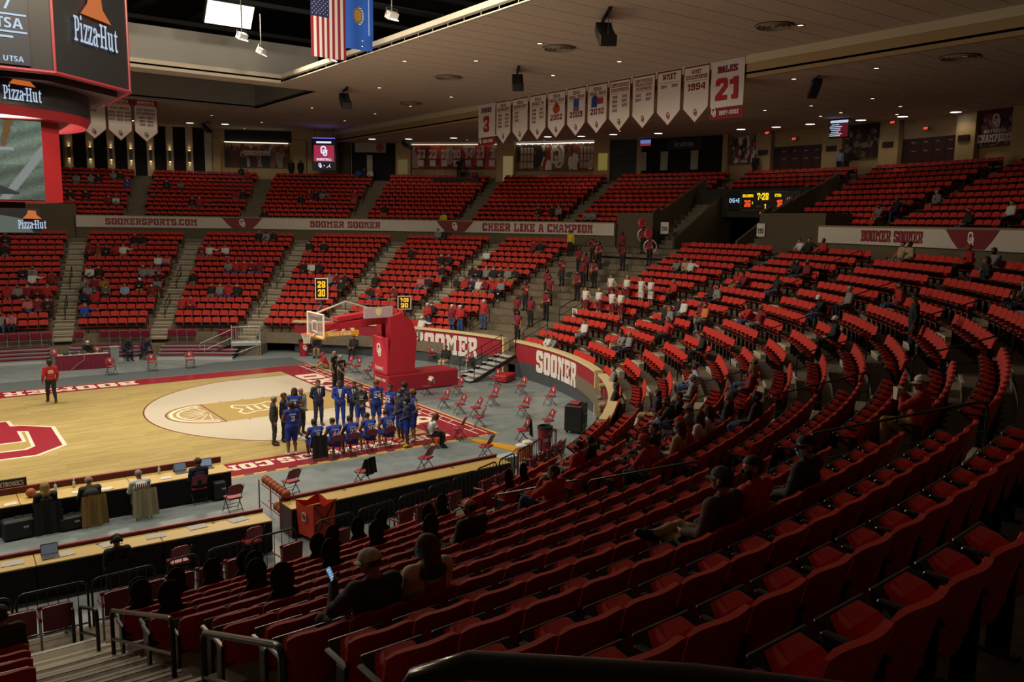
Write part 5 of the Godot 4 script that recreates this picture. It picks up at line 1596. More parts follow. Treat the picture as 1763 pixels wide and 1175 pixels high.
func build_stair_parts() -> void:
	# half steps in every aisle of the lower deck, with pale nosings
	var n := 0
	for a in [-75.3, -62.6, -49.6, -38.0, -25.8, 9.2, 21.2, 33.6, 45.0, 57.5, 71.2, 89.8]:
		n += 1
		var o := thing("aisle_stair", "striped concrete aisle steps, %s stair of the lower deck from the far left" % ordinal(n), "stairs", Vector3.ZERO, 0.0, "", "structure")
		for k in 16:
			if k == 0 and absf(a) < 46.0: continue
			var e: Vector3 = bowl(a + 0.5, row_d(a, k), 0) - bowl(a - 0.5, row_d(a, k), 0)
			var hw := 0.55 / e.length()
			if a > 89: hw = 0.72 / e.length()
			var d := row_d(a, k) - 0.74
			var g := Geo.new()
			sweep(g, a - hw, a + hw, func(_a): return [Vector2(d - 0.40, row_y(k - 1)), Vector2(d, row_y(k - 1)), Vector2(d, row_y(k - 1) + RISE * 0.5), Vector2(d - 0.40, row_y(k - 1) + RISE * 0.5)], 3.0)
			part("half_step", g, mat("#8d8878", 0.8), o)
			g = Geo.new()
			for q in [[d - 0.405, row_y(k - 1) + RISE * 0.5], [d - 0.005, row_y(k)]]:
				sweep(g, a - hw, a + hw, func(_a): return [Vector2(q[0], q[1] - 0.035), Vector2(q[0] + 0.07, q[1] - 0.035), Vector2(q[0] + 0.07, q[1] + 0.006), Vector2(q[0], q[1] + 0.006)], 3.0)
			part("nosing", g, mat("#b5b1a2", 0.7), o)
	# front steps down to the floor at the foreground stairs
	var f := thing("floor_stair", "short flight of pale edged steps down to the floor in the left foreground", "stairs", Vector3.ZERO, 0.0, "", "structure")
	for i in 3:
		var g := Geo.new()
		sweep(g, 88.2, 91.6, func(_a): return [Vector2(-1.2 + i * 0.32 - 0.3, 0.6), Vector2(-0.2, 0.6), Vector2(-0.2, 0.80 + i * 0.19), Vector2(-1.2 + i * 0.32 - 0.3, 0.80 + i * 0.19)], 2.0)
		part("step", g, mat("#8d8878", 0.8), f)
		g = Geo.new()
		sweep(g, 88.2, 91.6, func(_a): return [Vector2(-1.51 + i * 0.32, 0.765 + i * 0.19), Vector2(-1.44 + i * 0.32, 0.765 + i * 0.19), Vector2(-1.44 + i * 0.32, 0.806 + i * 0.19), Vector2(-1.51 + i * 0.32, 0.806 + i * 0.19)], 2.0)
		part("nosing", g, mat("#c2c4c0", 0.7), f)
	# handrails in the aisles
	n = 0
	for e in [[71.2, 1.4, 3.7, "lowest of the first aisle"], [72.0, 4.1, 6.5, "middle one of the first aisle"], [70.6, 8.2, 10.9, "highest of the first aisle"], [57.5, 5.7, 8.1, "lower one of the second aisle"], [56.4, 9.1, 11.3, "upper one of the second aisle"], [57.5, 2.0, 4.2, "lowest of the second aisle"], [45.6, 6.2, 8.4, "upper one of the third aisle"], [45.6, 2.2, 4.4, "lower one of the third aisle"], [45.0, 10.0, 12.2, "highest of the third aisle"],
			[33.8, 2.4, 4.6, "lowest of the fourth aisle"], [33.0, 6.0, 8.2, "middle one of the fourth aisle"], [31.4, 9.8, 12.0, "highest of the fourth aisle"], [21.4, 2.0, 4.2, "lowest of the fifth aisle"], [21.0, 5.6, 7.8, "middle one of the fifth aisle"], [20.4, 9.4, 11.6, "third up in the fifth aisle"], [19.0, 12.6, 14.8, "highest of the fifth aisle"], [9.4, 4.4, 6.6, "lower one of the sixth aisle"], [9.2, 8.2, 10.4, "middle one of the sixth aisle"], [9.0, 11.8, 14.0, "highest of the sixth aisle"], [-3.6, 0.4, 2.4, "at the foot of the band's steps"], [-4.0, 3.6, 5.6, "beside the band's steps"], [-14.6, 0.6, 2.6, "left of the band's steps"],
			[-25.8, 3.0, 5.0, "lower one between the far blocks, sixth stair"], [-25.8, 7.0, 9.0, "upper one between the far blocks, sixth stair"], [-38.0, 3.0, 5.0, "lower one on the fourth striped stair"], [-38.0, 7.0, 9.0, "upper one on the fourth striped stair"], [-49.6, 1.4, 3.4, "lower one on the third striped stair"], [-49.6, 6.0, 8.0, "upper one on the third striped stair"], [-62.6, 1.4, 3.4, "lower one on the second striped stair"], [-62.6, 6.0, 8.0, "upper one on the second striped stair"], [-75.3, 1.4, 3.4, "lower one on the leftmost striped stair"], [-75.3, 6.0, 8.0, "upper one on the leftmost striped stair"]]:
		handrail(e[0], e[1], e[2], "black two-bar aisle handrail, " + e[3])
	# the three brass-lit rails of the foreground stairs
	for e in [[88.7, -3.1, -2.2, "black square-post handrail, lowest of three at the foreground stairs"], [88.5, -1.9, -0.3, "black square-post handrail, second up the foreground stairs"], [88.4, 0.7, 4.3, "longest polished handrail of the foreground stairs"], [88.9, 6.5, 8.7, "polished handrail at the bottom edge, above the foreground stairs"]]:
		handrail(e[0], e[1], e[2], e[3], 0.03)
	var o := thing("foreground_rail", "thick dark pipe rail crossing the bottom edge right in front", "handrail", Vector3(-15.2, 5.5, 33.7))
	var g := Geo.new()
	g.tube([Vector3(-0.02, 1.3, -0.13), Vector3(-0.02, 1.78, -0.10), Vector3(0.0, 1.86, -0.06), Vector3(0.06, 1.895, 0.0), Vector3(0.3, 1.92, 0.27), Vector3(0.47, 2.0, 0.68), Vector3(0.8, 2.12, 1.4)], 0.024, 14)
	part("top_bar", g, mat("#1e161c", 0.22), o)
	g = Geo.new()
	g.tube([Vector3(-0.02, 1.3, -0.13), Vector3(-0.02, 0.3, -0.13)], 0.024, 10)
	part("post", g, mat("#1e161c", 0.22), o)

func handrail(a: float, k0: float, k1: float, label: String, r := 0.022) -> void:
	var p := func(k: float, h: float) -> Vector3: return bowl(a, row_d(a, k), row_y(k) + h)
	var o := thing("handrail", label, "handrail", p.call(k0, 0.0), 0.0, "aisle handrails")
	var b: Vector3 = p.call(k0, 0.0)
	var u: Vector3 = (p.call(k1, 0.0) - p.call(k0, 0.0))
	var dir := u.normalized()
	var m := mat("#15131a", 0.28)
	var g := Geo.new()
	g.tube([Vector3(0, 0.85, 0), Vector3(0, 0.9, 0) , Vector3(0, 0.95, 0) + dir * 0.07, u + Vector3(0, 0.95, 0) - dir * 0.16, u + Vector3(0, 0.93, 0) - dir * 0.05, u + Vector3(0, 0.86, 0), u + Vector3(0, 0.75, 0)], r, 10)
	part("top_bar", g, m, o)
	g = Geo.new()
	g.tube([Vector3(0, 0.5, 0), u + Vector3(0, 0.5, 0)], r * 0.85, 8)
	part("middle_bar", g, m, o)
	for q in [Vector3.ZERO, u]:
		g = Geo.new()
		g.tube([q + Vector3(0, -0.12, 0), q + Vector3(0, 0.86, 0)], r, 8)
		part("post", g, m, o)

# ---- people ----------------------------------------------------------------------------------
# A body is a field of tapered bones joined smoothly and meshed as surface nets; clothes are its own skin pushed out over some bones.
const HEAD := 0; const NECK := 1; const TORSO := 2; const UARM1 := 3; const UARM2 := 4; const FARM := 5; const HIP := 6; const THIGH1 := 7; const THIGH2 := 8; const SHIN := 9; const SHOE := 10; const HAND := 11

func skin(bones: Array, cell: float, k := 0.035) -> Dictionary:
	var lo := Vector3.INF; var hi := -Vector3.INF
	for b in bones:
		var r: float = maxf(b[2], b[3]) + cell * 2.0
		lo = lo.min(b[0] - Vector3.ONE * r).min(b[1] - Vector3.ONE * r); hi = hi.max(b[0] + Vector3.ONE * r).max(b[1] + Vector3.ONE * r)
	var nx := int((hi.x - lo.x) / cell) + 2; var ny := int((hi.y - lo.y) / cell) + 2; var nz := int((hi.z - lo.z) / cell) + 2
	var f := PackedFloat32Array(); f.resize(nx * ny * nz); f.fill(1.0)
	var best := PackedFloat32Array(); best.resize(nx * ny * nz); best.fill(1.0)
	var own := PackedByteArray(); own.resize(nx * ny * nz)
	for b in bones:
		var a: Vector3 = b[0]; var ba: Vector3 = b[1] - b[0]
		var ra: float = b[2]; var rd: float = b[3] - b[2]
		var il := 1.0 / maxf(ba.length_squared(), 1e-6)
		var pad: float = maxf(b[2], b[3]) + k + cell * 1.5
		var p0 := (a.min(b[1]) - Vector3.ONE * pad - lo) / cell
		var p1 := (a.max(b[1]) + Vector3.ONE * pad - lo) / cell
		var region: int = b[4]
		for z in range(maxi(0, int(p0.z)), mini(nz, int(p1.z) + 2)):
			for y in range(maxi(0, int(p0.y)), mini(ny, int(p1.y) + 2)):
				var row := (z * ny + y) * nx
				for x in range(maxi(0, int(p0.x)), mini(nx, int(p1.x) + 2)):
					var q := lo + Vector3(x, y, z) * cell - a
					var t := clampf(q.dot(ba) * il, 0.0, 1.0)
					var d := (q - ba * t).length() - ra - rd * t
					var i := row + x
					if d < best[i]:
						best[i] = d; own[i] = region
					var o := f[i]
					var h := maxf(k - absf(o - d), 0.0) / k
					f[i] = minf(o, d) - h * h * k * 0.25
	var id := PackedInt32Array(); id.resize(nx * ny * nz); id.fill(-1)
	var v := PackedVector3Array(); var n := PackedVector3Array(); var rg := PackedByteArray()
	var off := [0, 1, nx, nx + 1, nx * ny, nx * ny + 1, nx * ny + nx, nx * ny + nx + 1]
	var lim := cell * 2.0
	var c := PackedFloat32Array(); c.resize(8)
	for z in nz - 1:
		for y in ny - 1:
			var base_i := (z * ny + y) * nx
			for x in nx - 1:
				var i := base_i + x
				if absf(f[i]) > lim: continue
				var neg := 0
				for e in 8:
					c[e] = f[i + off[e]]
					if c[e] < 0.0: neg += 1
				if neg == 0 or neg == 8: continue
				var sum := Vector3.ZERO; var cnt := 0
				for e in [[0, 1], [2, 3], [4, 5], [6, 7], [0, 2], [1, 3], [4, 6], [5, 7], [0, 4], [1, 5], [2, 6], [3, 7]]:
					var s: float = c[e[0]]; var u: float = c[e[1]]
					if (s < 0.0) != (u < 0.0):
						var t := s / (s - u)
						var pa := Vector3(e[0] & 1, (e[0] >> 1) & 1, e[0] >> 2); var pb := Vector3(e[1] & 1, (e[1] >> 1) & 1, e[1] >> 2)
						sum += pa.lerp(pb, t); cnt += 1
				id[i] = v.size()
				v.append(lo + (Vector3(x, y, z) + sum / cnt) * cell)
				n.append(Vector3(c[1] + c[3] + c[5] + c[7] - c[0] - c[2] - c[4] - c[6], c[2] + c[3] + c[6] + c[7] - c[0] - c[1] - c[4] - c[5], c[4] + c[5] + c[6] + c[7] - c[0] - c[1] - c[2] - c[3]).normalized())
				rg.append(own[i])
	var tris := PackedInt32Array()
	for z in range(1, nz - 1):
		for y in range(1, ny - 1):
			for x in range(1, nx - 1):
				var i := (z * ny + y) * nx + x
				if id[i] < 0: continue
				var s := f[i] < 0.0
				for ax in 3:
					var st: int = [1, nx, nx * ny][ax]
					if (f[i + st] < 0.0) == s: continue
					var u: int = [nx, nx * ny, 1][ax]; var w: int = [nx * ny, 1, nx][ax]
					var q := [id[i], id[i - u], id[i - u - w], id[i - w]]
					if q.min() < 0: continue
					if not s: q = [q[0], q[3], q[2], q[1]]
					tris.append_array([q[0], q[1], q[2], q[0], q[2], q[3]])
	return {"v": v, "n": n, "r": rg, "t": tris}

func net_mesh(list: Array) -> ArrayMesh:       # [[net, Transform3D], ...] as one mesh
	var v := PackedVector3Array(); var n := PackedVector3Array(); var ix := PackedInt32Array(); var uv := PackedVector2Array()
	for e in list:
		var s: Dictionary = e[0]; var xf: Transform3D = e[1]
		var b := v.size()
		var nb := xf.basis.inverse().transposed()
		var flip := xf.basis.determinant() < 0.0
		for p in s.v: v.append(xf * p); uv.append(Vector2(p.x, p.y))
		for m in s.n: n.append((nb * m).normalized())
		var t: PackedInt32Array = s.t
		for i in range(0, t.size(), 3):
			ix.append(b + t[i])
			if flip: ix.append(b + t[i + 1]); ix.append(b + t[i + 2])
			else: ix.append(b + t[i + 2]); ix.append(b + t[i + 1])
	var a := []
	a.resize(Mesh.ARRAY_MAX)
	a[Mesh.ARRAY_VERTEX] = v; a[Mesh.ARRAY_NORMAL] = n; a[Mesh.ARRAY_TEX_UV] = uv; a[Mesh.ARRAY_INDEX] = ix
	var m := ArrayMesh.new()
	if ix.size(): m.add_surface_from_arrays(Mesh.PRIMITIVE_TRIANGLES, a)
	return m

func shell(s: Dictionary, pick: Callable, lift: float) -> Dictionary:   # the part of a skin that pick chooses, pushed out, with its edge folded back
	var map := {}
	var v := PackedVector3Array(); var n := PackedVector3Array(); var t := PackedInt32Array()
	var edges := {}
	var sv: PackedVector3Array = s.v; var sn: PackedVector3Array = s.n; var st: PackedInt32Array = s.t; var sr: PackedByteArray = s.r
	var ok := PackedByteArray(); ok.resize(sv.size())
	for i in sv.size(): ok[i] = 1 if pick.call(sr[i], sv[i], sn[i]) else 0
	for i in range(0, st.size(), 3):
		if ok[st[i]] + ok[st[i + 1]] + ok[st[i + 2]] < 2: continue
		for j in 3:
			var q := st[i + j]
			if not map.has(q):
				map[q] = v.size(); v.append(sv[q] + sn[q] * lift); n.append(sn[q])
			t.append(map[q])
		for j in 3:
			var e0 := st[i + j]; var e1 := st[i + (j + 1) % 3]
			if edges.has([e1, e0]): edges.erase([e1, e0])
			else: edges[[e0, e1]] = true
	for e in edges:
		var b := v.size()
		for q in e: v.append(sv[q] - sn[q] * 0.004); n.append(sn[q])
		t.append_array([map[e[0]], b, map[e[1]], map[e[1]], b, b + 1])
	return {"v": v, "n": n, "t": t, "r": PackedByteArray()}

var head_net := {}
var hand_net := {}       # open, curled and gripping right hands
var hair_nets := {}

func head_bones(f := 1.0) -> Array:      # origin at the joint of skull and neck, face towards -z
	var o := []
	o.append([Vector3(0, 0.115, 0.012), Vector3(0, 0.125, -0.012), 0.088, 0.084, HEAD])
	o.append([Vector3(0, 0.06, -0.02), Vector3(0, 0.02, -0.062), 0.066, 0.036, HEAD])
	o.append([Vector3(-0.03, 0.03, -0.045), Vector3(0.03, 0.03, -0.045), 0.034, 0.034, HEAD])
	o.append([Vector3(0, 0.092, -0.094), Vector3(0, 0.066, -0.112), 0.009, 0.014, HEAD])
	o.append([Vector3(-0.018, 0.034, -0.094), Vector3(0.018, 0.034, -0.094), 0.009, 0.009, HEAD])
	o.append([Vector3(-0.03, 0.117, -0.083), Vector3(0.03, 0.117, -0.083), 0.012, 0.012, HEAD])
	for s in [-1.0, 1.0]:
		o.append([Vector3(0.086 * s, 0.092, 0.01), Vector3(0.088 * s, 0.062, 0.0), 0.014, 0.011, HEAD])
		o.append([Vector3(0.04 * s, 0.07, -0.07), Vector3(0.045 * s, 0.06, -0.06), 0.022, 0.022, HEAD])
	o.append([Vector3(0, -0.03, 0.012), Vector3(0, 0.05, 0.008), 0.055, 0.052, NECK])
	return o

func make_hand(curl: float, thumb: float) -> Dictionary:     # right hand, wrist at the origin, fingers along -y, palm towards -z... thumb on the -x side
	var o := []
	o.append([Vector3(0, 0.01, 0), Vector3(0, -0.03, 0), 0.024, 0.027, HAND])
	for i in 4:
		var x := -0.03 + i * 0.02
		o.append([Vector3(x * 0.5, -0.02, 0), Vector3(x, -0.078, 0), 0.019, 0.0125, HAND])
		var l: float = [0.040, 0.045, 0.042, 0.033][i]
		var p := Vector3(x, -0.080, 0)
		var a := curl * 0.55
		for j in 3:
			var q: Vector3 = p + Vector3(x * 0.06, -cos(a), -sin(a)) * l * [1.0, 0.62, 0.5][j]
			o.append([p, q, 0.0095 - j * 0.0006, 0.0088 - j * 0.0006, HAND])
			p = q
			a += curl * 0.7
	var t0 := Vector3(-0.022, -0.025, -0.004)
	var t1 := t0 + Vector3(-0.03, -0.026, -0.012 * thumb)
	var t2 := t1 + Vector3(-0.012, -0.026, -0.016 * thumb)
	o.append([t0, t1, 0.017, 0.0115, HAND]); o.append([t1, t2, 0.011, 0.009, HAND])
	o.append([t2, t2 + Vector3(0.004, -0.018, -0.012 * thumb), 0.009, 0.008, HAND])
	return {"b": o}

func prepare_people() -> void:
	head_net = skin(head_bones(), 0.0115, 0.022)
	for e in [["open", 0.35, 0.6], ["curl", 0.95, 1.0], ["grip", 1.45, 1.4]]:
		hand_net[e[0]] = skin(make_hand(e[1], e[2]).b, 0.0072, 0.007)
	hair_nets["short"] = shell(head_net, func(r, p, _n): return r == HEAD and (p.y > 0.15 or (p.z > -0.01 and p.y > 0.055 and absf(p.x) < 0.083)), 0.012)
	hair_nets["crop"] = shell(head_net, func(r, p, _n): return r == HEAD and (p.y > 0.165 or (p.z > 0.0 and p.y > 0.075 and absf(p.x) < 0.083)), 0.006)
	hair_nets["bald"] = shell(head_net, func(r, p, _n): return r == HEAD and p.z > 0.0 and p.y > 0.05 and p.y < 0.13 and absf(p.x) < 0.085, 0.007)
	hair_nets["afro"] = skin([[Vector3(0, 0.15, 0.02), Vector3(0, 0.16, 0.0), 0.112, 0.112, 0], [Vector3(0, 0.08, 0.06), Vector3(0, 0.10, 0.06), 0.07, 0.07, 0]], 0.02, 0.03)
	var long_ := [[Vector3(0, 0.125, 0.022), Vector3(0, 0.13, 0.0), 0.098, 0.096, 0], [Vector3(0, 0.09, 0.045), Vector3(0, -0.10, 0.075), 0.09, 0.062, 0], [Vector3(-0.075, 0.1, 0.01), Vector3(-0.085, -0.10, 0.02), 0.032, 0.030, 0], [Vector3(0.075, 0.1, 0.01), Vector3(0.085, -0.10, 0.02), 0.032, 0.030, 0], [Vector3(-0.06, -0.08, 0.06), Vector3(-0.04, -0.2, 0.07), 0.05, 0.03, 0], [Vector3(0.06, -0.08, 0.06), Vector3(0.04, -0.2, 0.07), 0.05, 0.03, 0]]
	hair_nets["long"] = skin(long_, 0.016, 0.03)
	hair_nets["tail"] = skin([[Vector3(0, 0.125, 0.016), Vector3(0, 0.13, -0.004), 0.097, 0.094, 0], [Vector3(0, 0.12, 0.10), Vector3(0, -0.08, 0.14), 0.035, 0.018, 0]], 0.016, 0.02)
	hair_nets["braids"] = skin([[Vector3(0, 0.13, 0.016), Vector3(0, 0.135, 0.0), 0.1, 0.098, 0], [Vector3(-0.08, 0.1, 0.0), Vector3(-0.1, -0.12, -0.02), 0.03, 0.022, 0], [Vector3(0.08, 0.1, 0.0), Vector3(0.1, -0.12, -0.02), 0.03, 0.022, 0], [Vector3(0, 0.08, 0.08), Vector3(0, -0.13, 0.09), 0.06, 0.04, 0]], 0.016, 0.02)
	hair_nets["mask"] = shell(head_net, func(r, p, _n): return r == HEAD and p.z < -0.035 and p.y < 0.082 and p.y > -0.02, 0.006)
	hair_nets["cap"] = shell(head_net, func(r, p, _n): return r == HEAD and p.y > 0.128, 0.014)
	var brim := Geo.new()
	for i in 10:
		var q := []
		for e in [[i, 0], [i + 1, 0], [i + 1, 1], [i, 1]]:
			var a: float = PI * (0.12 + 0.76 * e[0] / 10.0)
			q.append(Vector3(cos(a) * 0.09, 0.132 - e[1] * 0.022 - 0.012 * absf(cos(a)), -sin(a) * (0.085 + 0.085 * e[1])))
		brim.quad(q[0], q[1], q[2], q[3])
		brim.quad(q[3] - Vector3(0, .006, 0), q[2] - Vector3(0, .006, 0), q[1] - Vector3(0, .006, 0), q[0] - Vector3(0, .006, 0))
		brim.quad(q[3], q[2], q[2] - Vector3(0, .006, 0), q[3] - Vector3(0, .006, 0))
	hair_nets["brim"] = {"v": brim.v, "n": brim.n, "t": PackedInt32Array(range(brim.v.size())), "r": PackedByteArray()}
	var bt: PackedInt32Array = hair_nets.brim.t
	for i in range(0, bt.size(), 3):     # the meshes above are wound the other way round
		var s := bt[i + 1]; bt[i + 1] = bt[i + 2]; bt[i + 2] = s
	hair_nets.brim.t = bt

# pose: named joints; missing ones are filled from a standing figure. Faces -z, feet at the origin.
func pose_bones(p: Dictionary, bulk: float) -> Array:
	var o := []
	var b := bulk
	o.append([p.pelvis + Vector3(-0.05, 0.0, 0), p.pelvis + Vector3(0.05, 0.0, 0), 0.125 * b, 0.125 * b, HIP])
	var mid: Vector3 = p.pelvis.lerp(p.chest, 0.5)
	o.append([p.pelvis + Vector3(0, 0.06, 0), mid, 0.128 * b, 0.125 * b, TORSO])
	var sx: Vector3 = (p.shr - p.shl).normalized()
	o.append([mid + sx * -0.03, p.chest + sx * -0.075, 0.115 * b, 0.112, TORSO]); o.append([mid + sx * 0.03, p.chest + sx * 0.075, 0.115 * b, 0.112, TORSO])
	o.append([p.chest, p.neck - Vector3(0, 0.05, 0), 0.12, 0.07, TORSO])
	o.append([p.neck - Vector3(0, 0.04, 0), p.head + Vector3(0, 0.02, 0), 0.056, 0.05, NECK])
	for s in ["l", "r"]:
		var sh: Vector3 = p["sh" + s]; var el: Vector3 = p["el" + s]; var wr: Vector3 = p["wr" + s]
		o.append([p.neck.lerp(sh, 0.35) - Vector3(0, 0.035, 0), sh, 0.06, 0.066, TORSO])
		var m := sh.lerp(el, 0.55)
		o.append([sh, m, 0.062 * b, 0.052, UARM1]); o.append([m, el, 0.05, 0.044, UARM2])
		o.append([el, wr, 0.043, 0.029, FARM])
		var hp: Vector3 = p["hip" + s]; var kn: Vector3 = p["kn" + s]; var an: Vector3 = p["an" + s]
		var k1 := hp.lerp(kn, 0.72)
		o.append([hp, k1, 0.092 * b, 0.072, THIGH1]); o.append([k1, kn, 0.07, 0.06, THIGH2])
		o.append([kn, kn.lerp(an, 0.35), 0.057, 0.058, SHIN]); o.append([kn.lerp(an, 0.35), an, 0.056, 0.038, SHIN])
		var toe: Vector3 = p["toe" + s]
		o.append([an + Vector3(0, -0.02, 0) - (toe - an) * 0.15, an.lerp(toe, 0.5) + Vector3(0, -0.012, 0), 0.042, 0.040, SHOE]); o.append([an.lerp(toe, 0.4) + Vector3(0, -0.014, 0), toe + Vector3(0, -0.002, 0), 0.042, 0.034, SHOE])
	return o

func stand_pose() -> Dictionary:
	return {"pelvis": Vector3(0, 0.95, 0), "chest": Vector3(0, 1.29, 0.0), "neck": Vector3(0, 1.49, 0.01), "head": Vector3(0, 1.545, 0.0), "look": 0.0, "nod": 0.0,
		"shl": Vector3(-0.19, 1.42, 0.01), "shr": Vector3(0.19, 1.42, 0.01), "ell": Vector3(-0.235, 1.14, 0.04), "elr": Vector3(0.235, 1.14, 0.04), "wrl": Vector3(-0.24, 0.90, -0.03), "wrr": Vector3(0.24, 0.90, -0.03),
		"hipl": Vector3(-0.095, 0.92, 0), "hipr": Vector3(0.095, 0.92, 0), "knl": Vector3(-0.11, 0.50, -0.02), "knr": Vector3(0.11, 0.50, -0.02), "anl": Vector3(-0.12, 0.085, 0.02), "anr": Vector3(0.12, 0.085, 0.02), "toel": Vector3(-0.15, 0.038, -0.14), "toer": Vector3(0.15, 0.038, -0.14), "handl": "open", "handr": "open"}

func sit_pose() -> Dictionary:       # origin on the floor under the top of the seat back
	var p := stand_pose()
	p.merge({"pelvis": Vector3(0, 0.565, -0.24), "chest": Vector3(0, 0.90, -0.18), "neck": Vector3(0, 1.10, -0.17), "head": Vector3(0, 1.155, -0.19),
		"shl": Vector3(-0.19, 1.03, -0.17), "shr": Vector3(0.19, 1.03, -0.17), "ell": Vector3(-0.23, 0.76, -0.24), "elr": Vector3(0.23, 0.76, -0.24), "wrl": Vector3(-0.12, 0.68, -0.46), "wrr": Vector3(0.12, 0.68, -0.46),
		"hipl": Vector3(-0.095, 0.555, -0.28), "hipr": Vector3(0.095, 0.555, -0.28), "knl": Vector3(-0.12, 0.54, -0.70), "knr": Vector3(0.12, 0.54, -0.70), "anl": Vector3(-0.12, 0.085, -0.66), "anr": Vector3(0.12, 0.085, -0.66), "toel": Vector3(-0.14, 0.038, -0.82), "toer": Vector3(0.14, 0.038, -0.82), "handl": "curl", "handr": "curl"}, true)
	return p

func variant(p: Dictionary, cell: float, bulk := 1.0) -> Dictionary:   # meshes of one posed figure
	var s := skin(pose_bones(p, bulk), cell, 0.04)
	var hx := Transform3D(Basis(Vector3.UP, p.look) * Basis(Vector3.RIGHT, p.nod), p.head)
	var list := [[s, Transform3D()], [head_net, hx]]
	for e in ["l", "r"]:
		var wr: Vector3 = p["wr" + e]; var el: Vector3 = p["el" + e]
		var y := (el - wr).normalized()
		var inward: Vector3 = Vector3(1, 0, 0) if e == "l" else Vector3(-1, 0, 0)
		var z: Vector3 = -(inward - y * inward.dot(y)).normalized()
		if absf(inward.dot(y)) > 0.9: z = Vector3(0, 0, 1)
		var x := y.cross(z).normalized()
		if e == "l": x = -x
		list.append([hand_net[p["hand" + e]], Transform3D(Basis(x, y, z), wr - y * 0.005)])
	var d := {"body": net_mesh(list), "head": hx, "pose": p, "cell": cell, "skin": s}
	return d

func wear(d: Dictionary, key: String) -> ArrayMesh:      # clothing meshes, made when first asked for
	if d.has(key): return d[key]
	var s: Dictionary = d.skin
	var sets := {"shirt": [TORSO, UARM1, UARM2, FARM, HIP], "tee": [TORSO, UARM1, HIP], "jersey": [TORSO, HIP], "trousers": [HIP, THIGH1, THIGH2, SHIN], "shorts": [HIP, THIGH1, THIGH2], "shoes": [SHOE], "skirt": [HIP, THIGH1]}
	var set_: Array = sets[key]
	var top: float = d.pose.pelvis.y
	var m: ArrayMesh
	if key in ["shirt", "tee", "jersey"]:
		m = net_mesh([[shell(s, func(r, q, _n): return r in set_ and (r != HIP or q.y > top + 0.02), 0.017 if key == "shirt" else 0.013), Transform3D()]])
	elif key == "shoes":
		m = net_mesh([[shell(s, func(r, _q, _n): return r == SHOE, 0.007), Transform3D()]])
	else:
		m = net_mesh([[shell(s, func(r, q, _n): return r in set_ and (r != HIP or q.y < top + 0.1), 0.011 if key == "trousers" else 0.02), Transform3D()]])
	d[key] = m
	return m

var hair_mesh := {}
func head_mesh(key: String) -> ArrayMesh:
	if not hair_mesh.has(key): hair_mesh[key] = net_mesh([[hair_nets[key], Transform3D()]] if key != "cap" else [[hair_nets.cap, Transform3D()], [hair_nets.brim, Transform3D()]])
	return hair_mesh[key]

const SKINS := ["#8a5f48", "#9c7058", "#a9795f", "#4a2e20", "#6b4632", "#94674f"]
const HAIRS := ["#1a120d", "#2a1c13", "#3d2918", "#14100e", "#5a3f22", "#77746f"]
const CLOTH := {"black": "#15151a", "grey": "#6f7276", "white": "#b9bcbe", "red": "#9a1a1e", "maroon": "#6a1222", "navy": "#141c3a", "blue": "#1d3fa0", "lightblue": "#7d97b5", "green": "#4d5a50", "yellow": "#b7a51e", "mustard": "#8a6a1a", "pink": "#a8626c", "tan": "#9a8768", "orange": "#b0683c", "royal": "#14308c", "charcoal": "#26282e", "denim": "#2d4a78", "khaki": "#8f7c58", "brown": "#33261a", "cream": "#b5a888"}

# look: {top, topc, low, lowc, shoe, hair, hairc, skin, mask, cap}
func person(d: Dictionary, xf: Transform3D, look: Dictionary, label: String, group := "") -> Node3D:
	var o := thing("person", label, "person", Vector3.ZERO, 0.0, group)
	o.transform = xf
	part_mesh("body", d.body, mat(SKINS[look.get("skin", 0)], 0.55), o)
	part_mesh({"shirt": "shirt", "tee": "shirt", "jersey": "jersey"}[look.get("top", "shirt")], wear(d, look.get("top", "shirt")), mat(CLOTH[look.get("topc", "black")], 0.85), o)
	part_mesh({"trousers": "trousers", "shorts": "shorts", "skirt": "skirt"}[look.get("low", "trousers")], wear(d, look.get("low", "trousers")), mat(CLOTH[look.get("lowc", "black")], 0.85), o)
	part_mesh("shoes", wear(d, "shoes"), mat(CLOTH[look.get("shoe", "black")], 0.6), o)
	var hx: Transform3D = d.head
	if look.get("hair", "short") != "none":
		var h := part_mesh("hair", head_mesh(look.get("hair", "short")), mat(HAIRS[look.get("hairc", 0)] if look.get("hairc", 0) is int else look.hairc, 0.75), o)
		h.transform = hx
	if look.has("mask"):
		var k := part_mesh("face_mask", head_mesh("mask"), mat(look.mask, 0.8), o)
		k.transform = hx
	if look.has("cap"):
		var k := part_mesh("cap", head_mesh("cap"), mat(look.cap, 0.8), o)
		k.transform = hx
	var g := Geo.new()
	for s in [-1.0, 1.0]:
		g.ball(Vector3(0.032 * s, 0.098, -0.086), Vector3(0.013, 0.008, 0.008), 8)
	var e := part("eyes", g, mat("#171210", 0.3), o)
	e.transform = hx
	return o

func mk(basep: Dictionary, over: Dictionary, cell := 0.034, bulk := 1.05) -> Dictionary:
	var p := basep.duplicate()
	p.merge(over, true)
	return variant(p, cell, bulk)

func add3(p: Dictionary, keys: Array, by: Vector3) -> void:
	for k in keys: p[k] += by

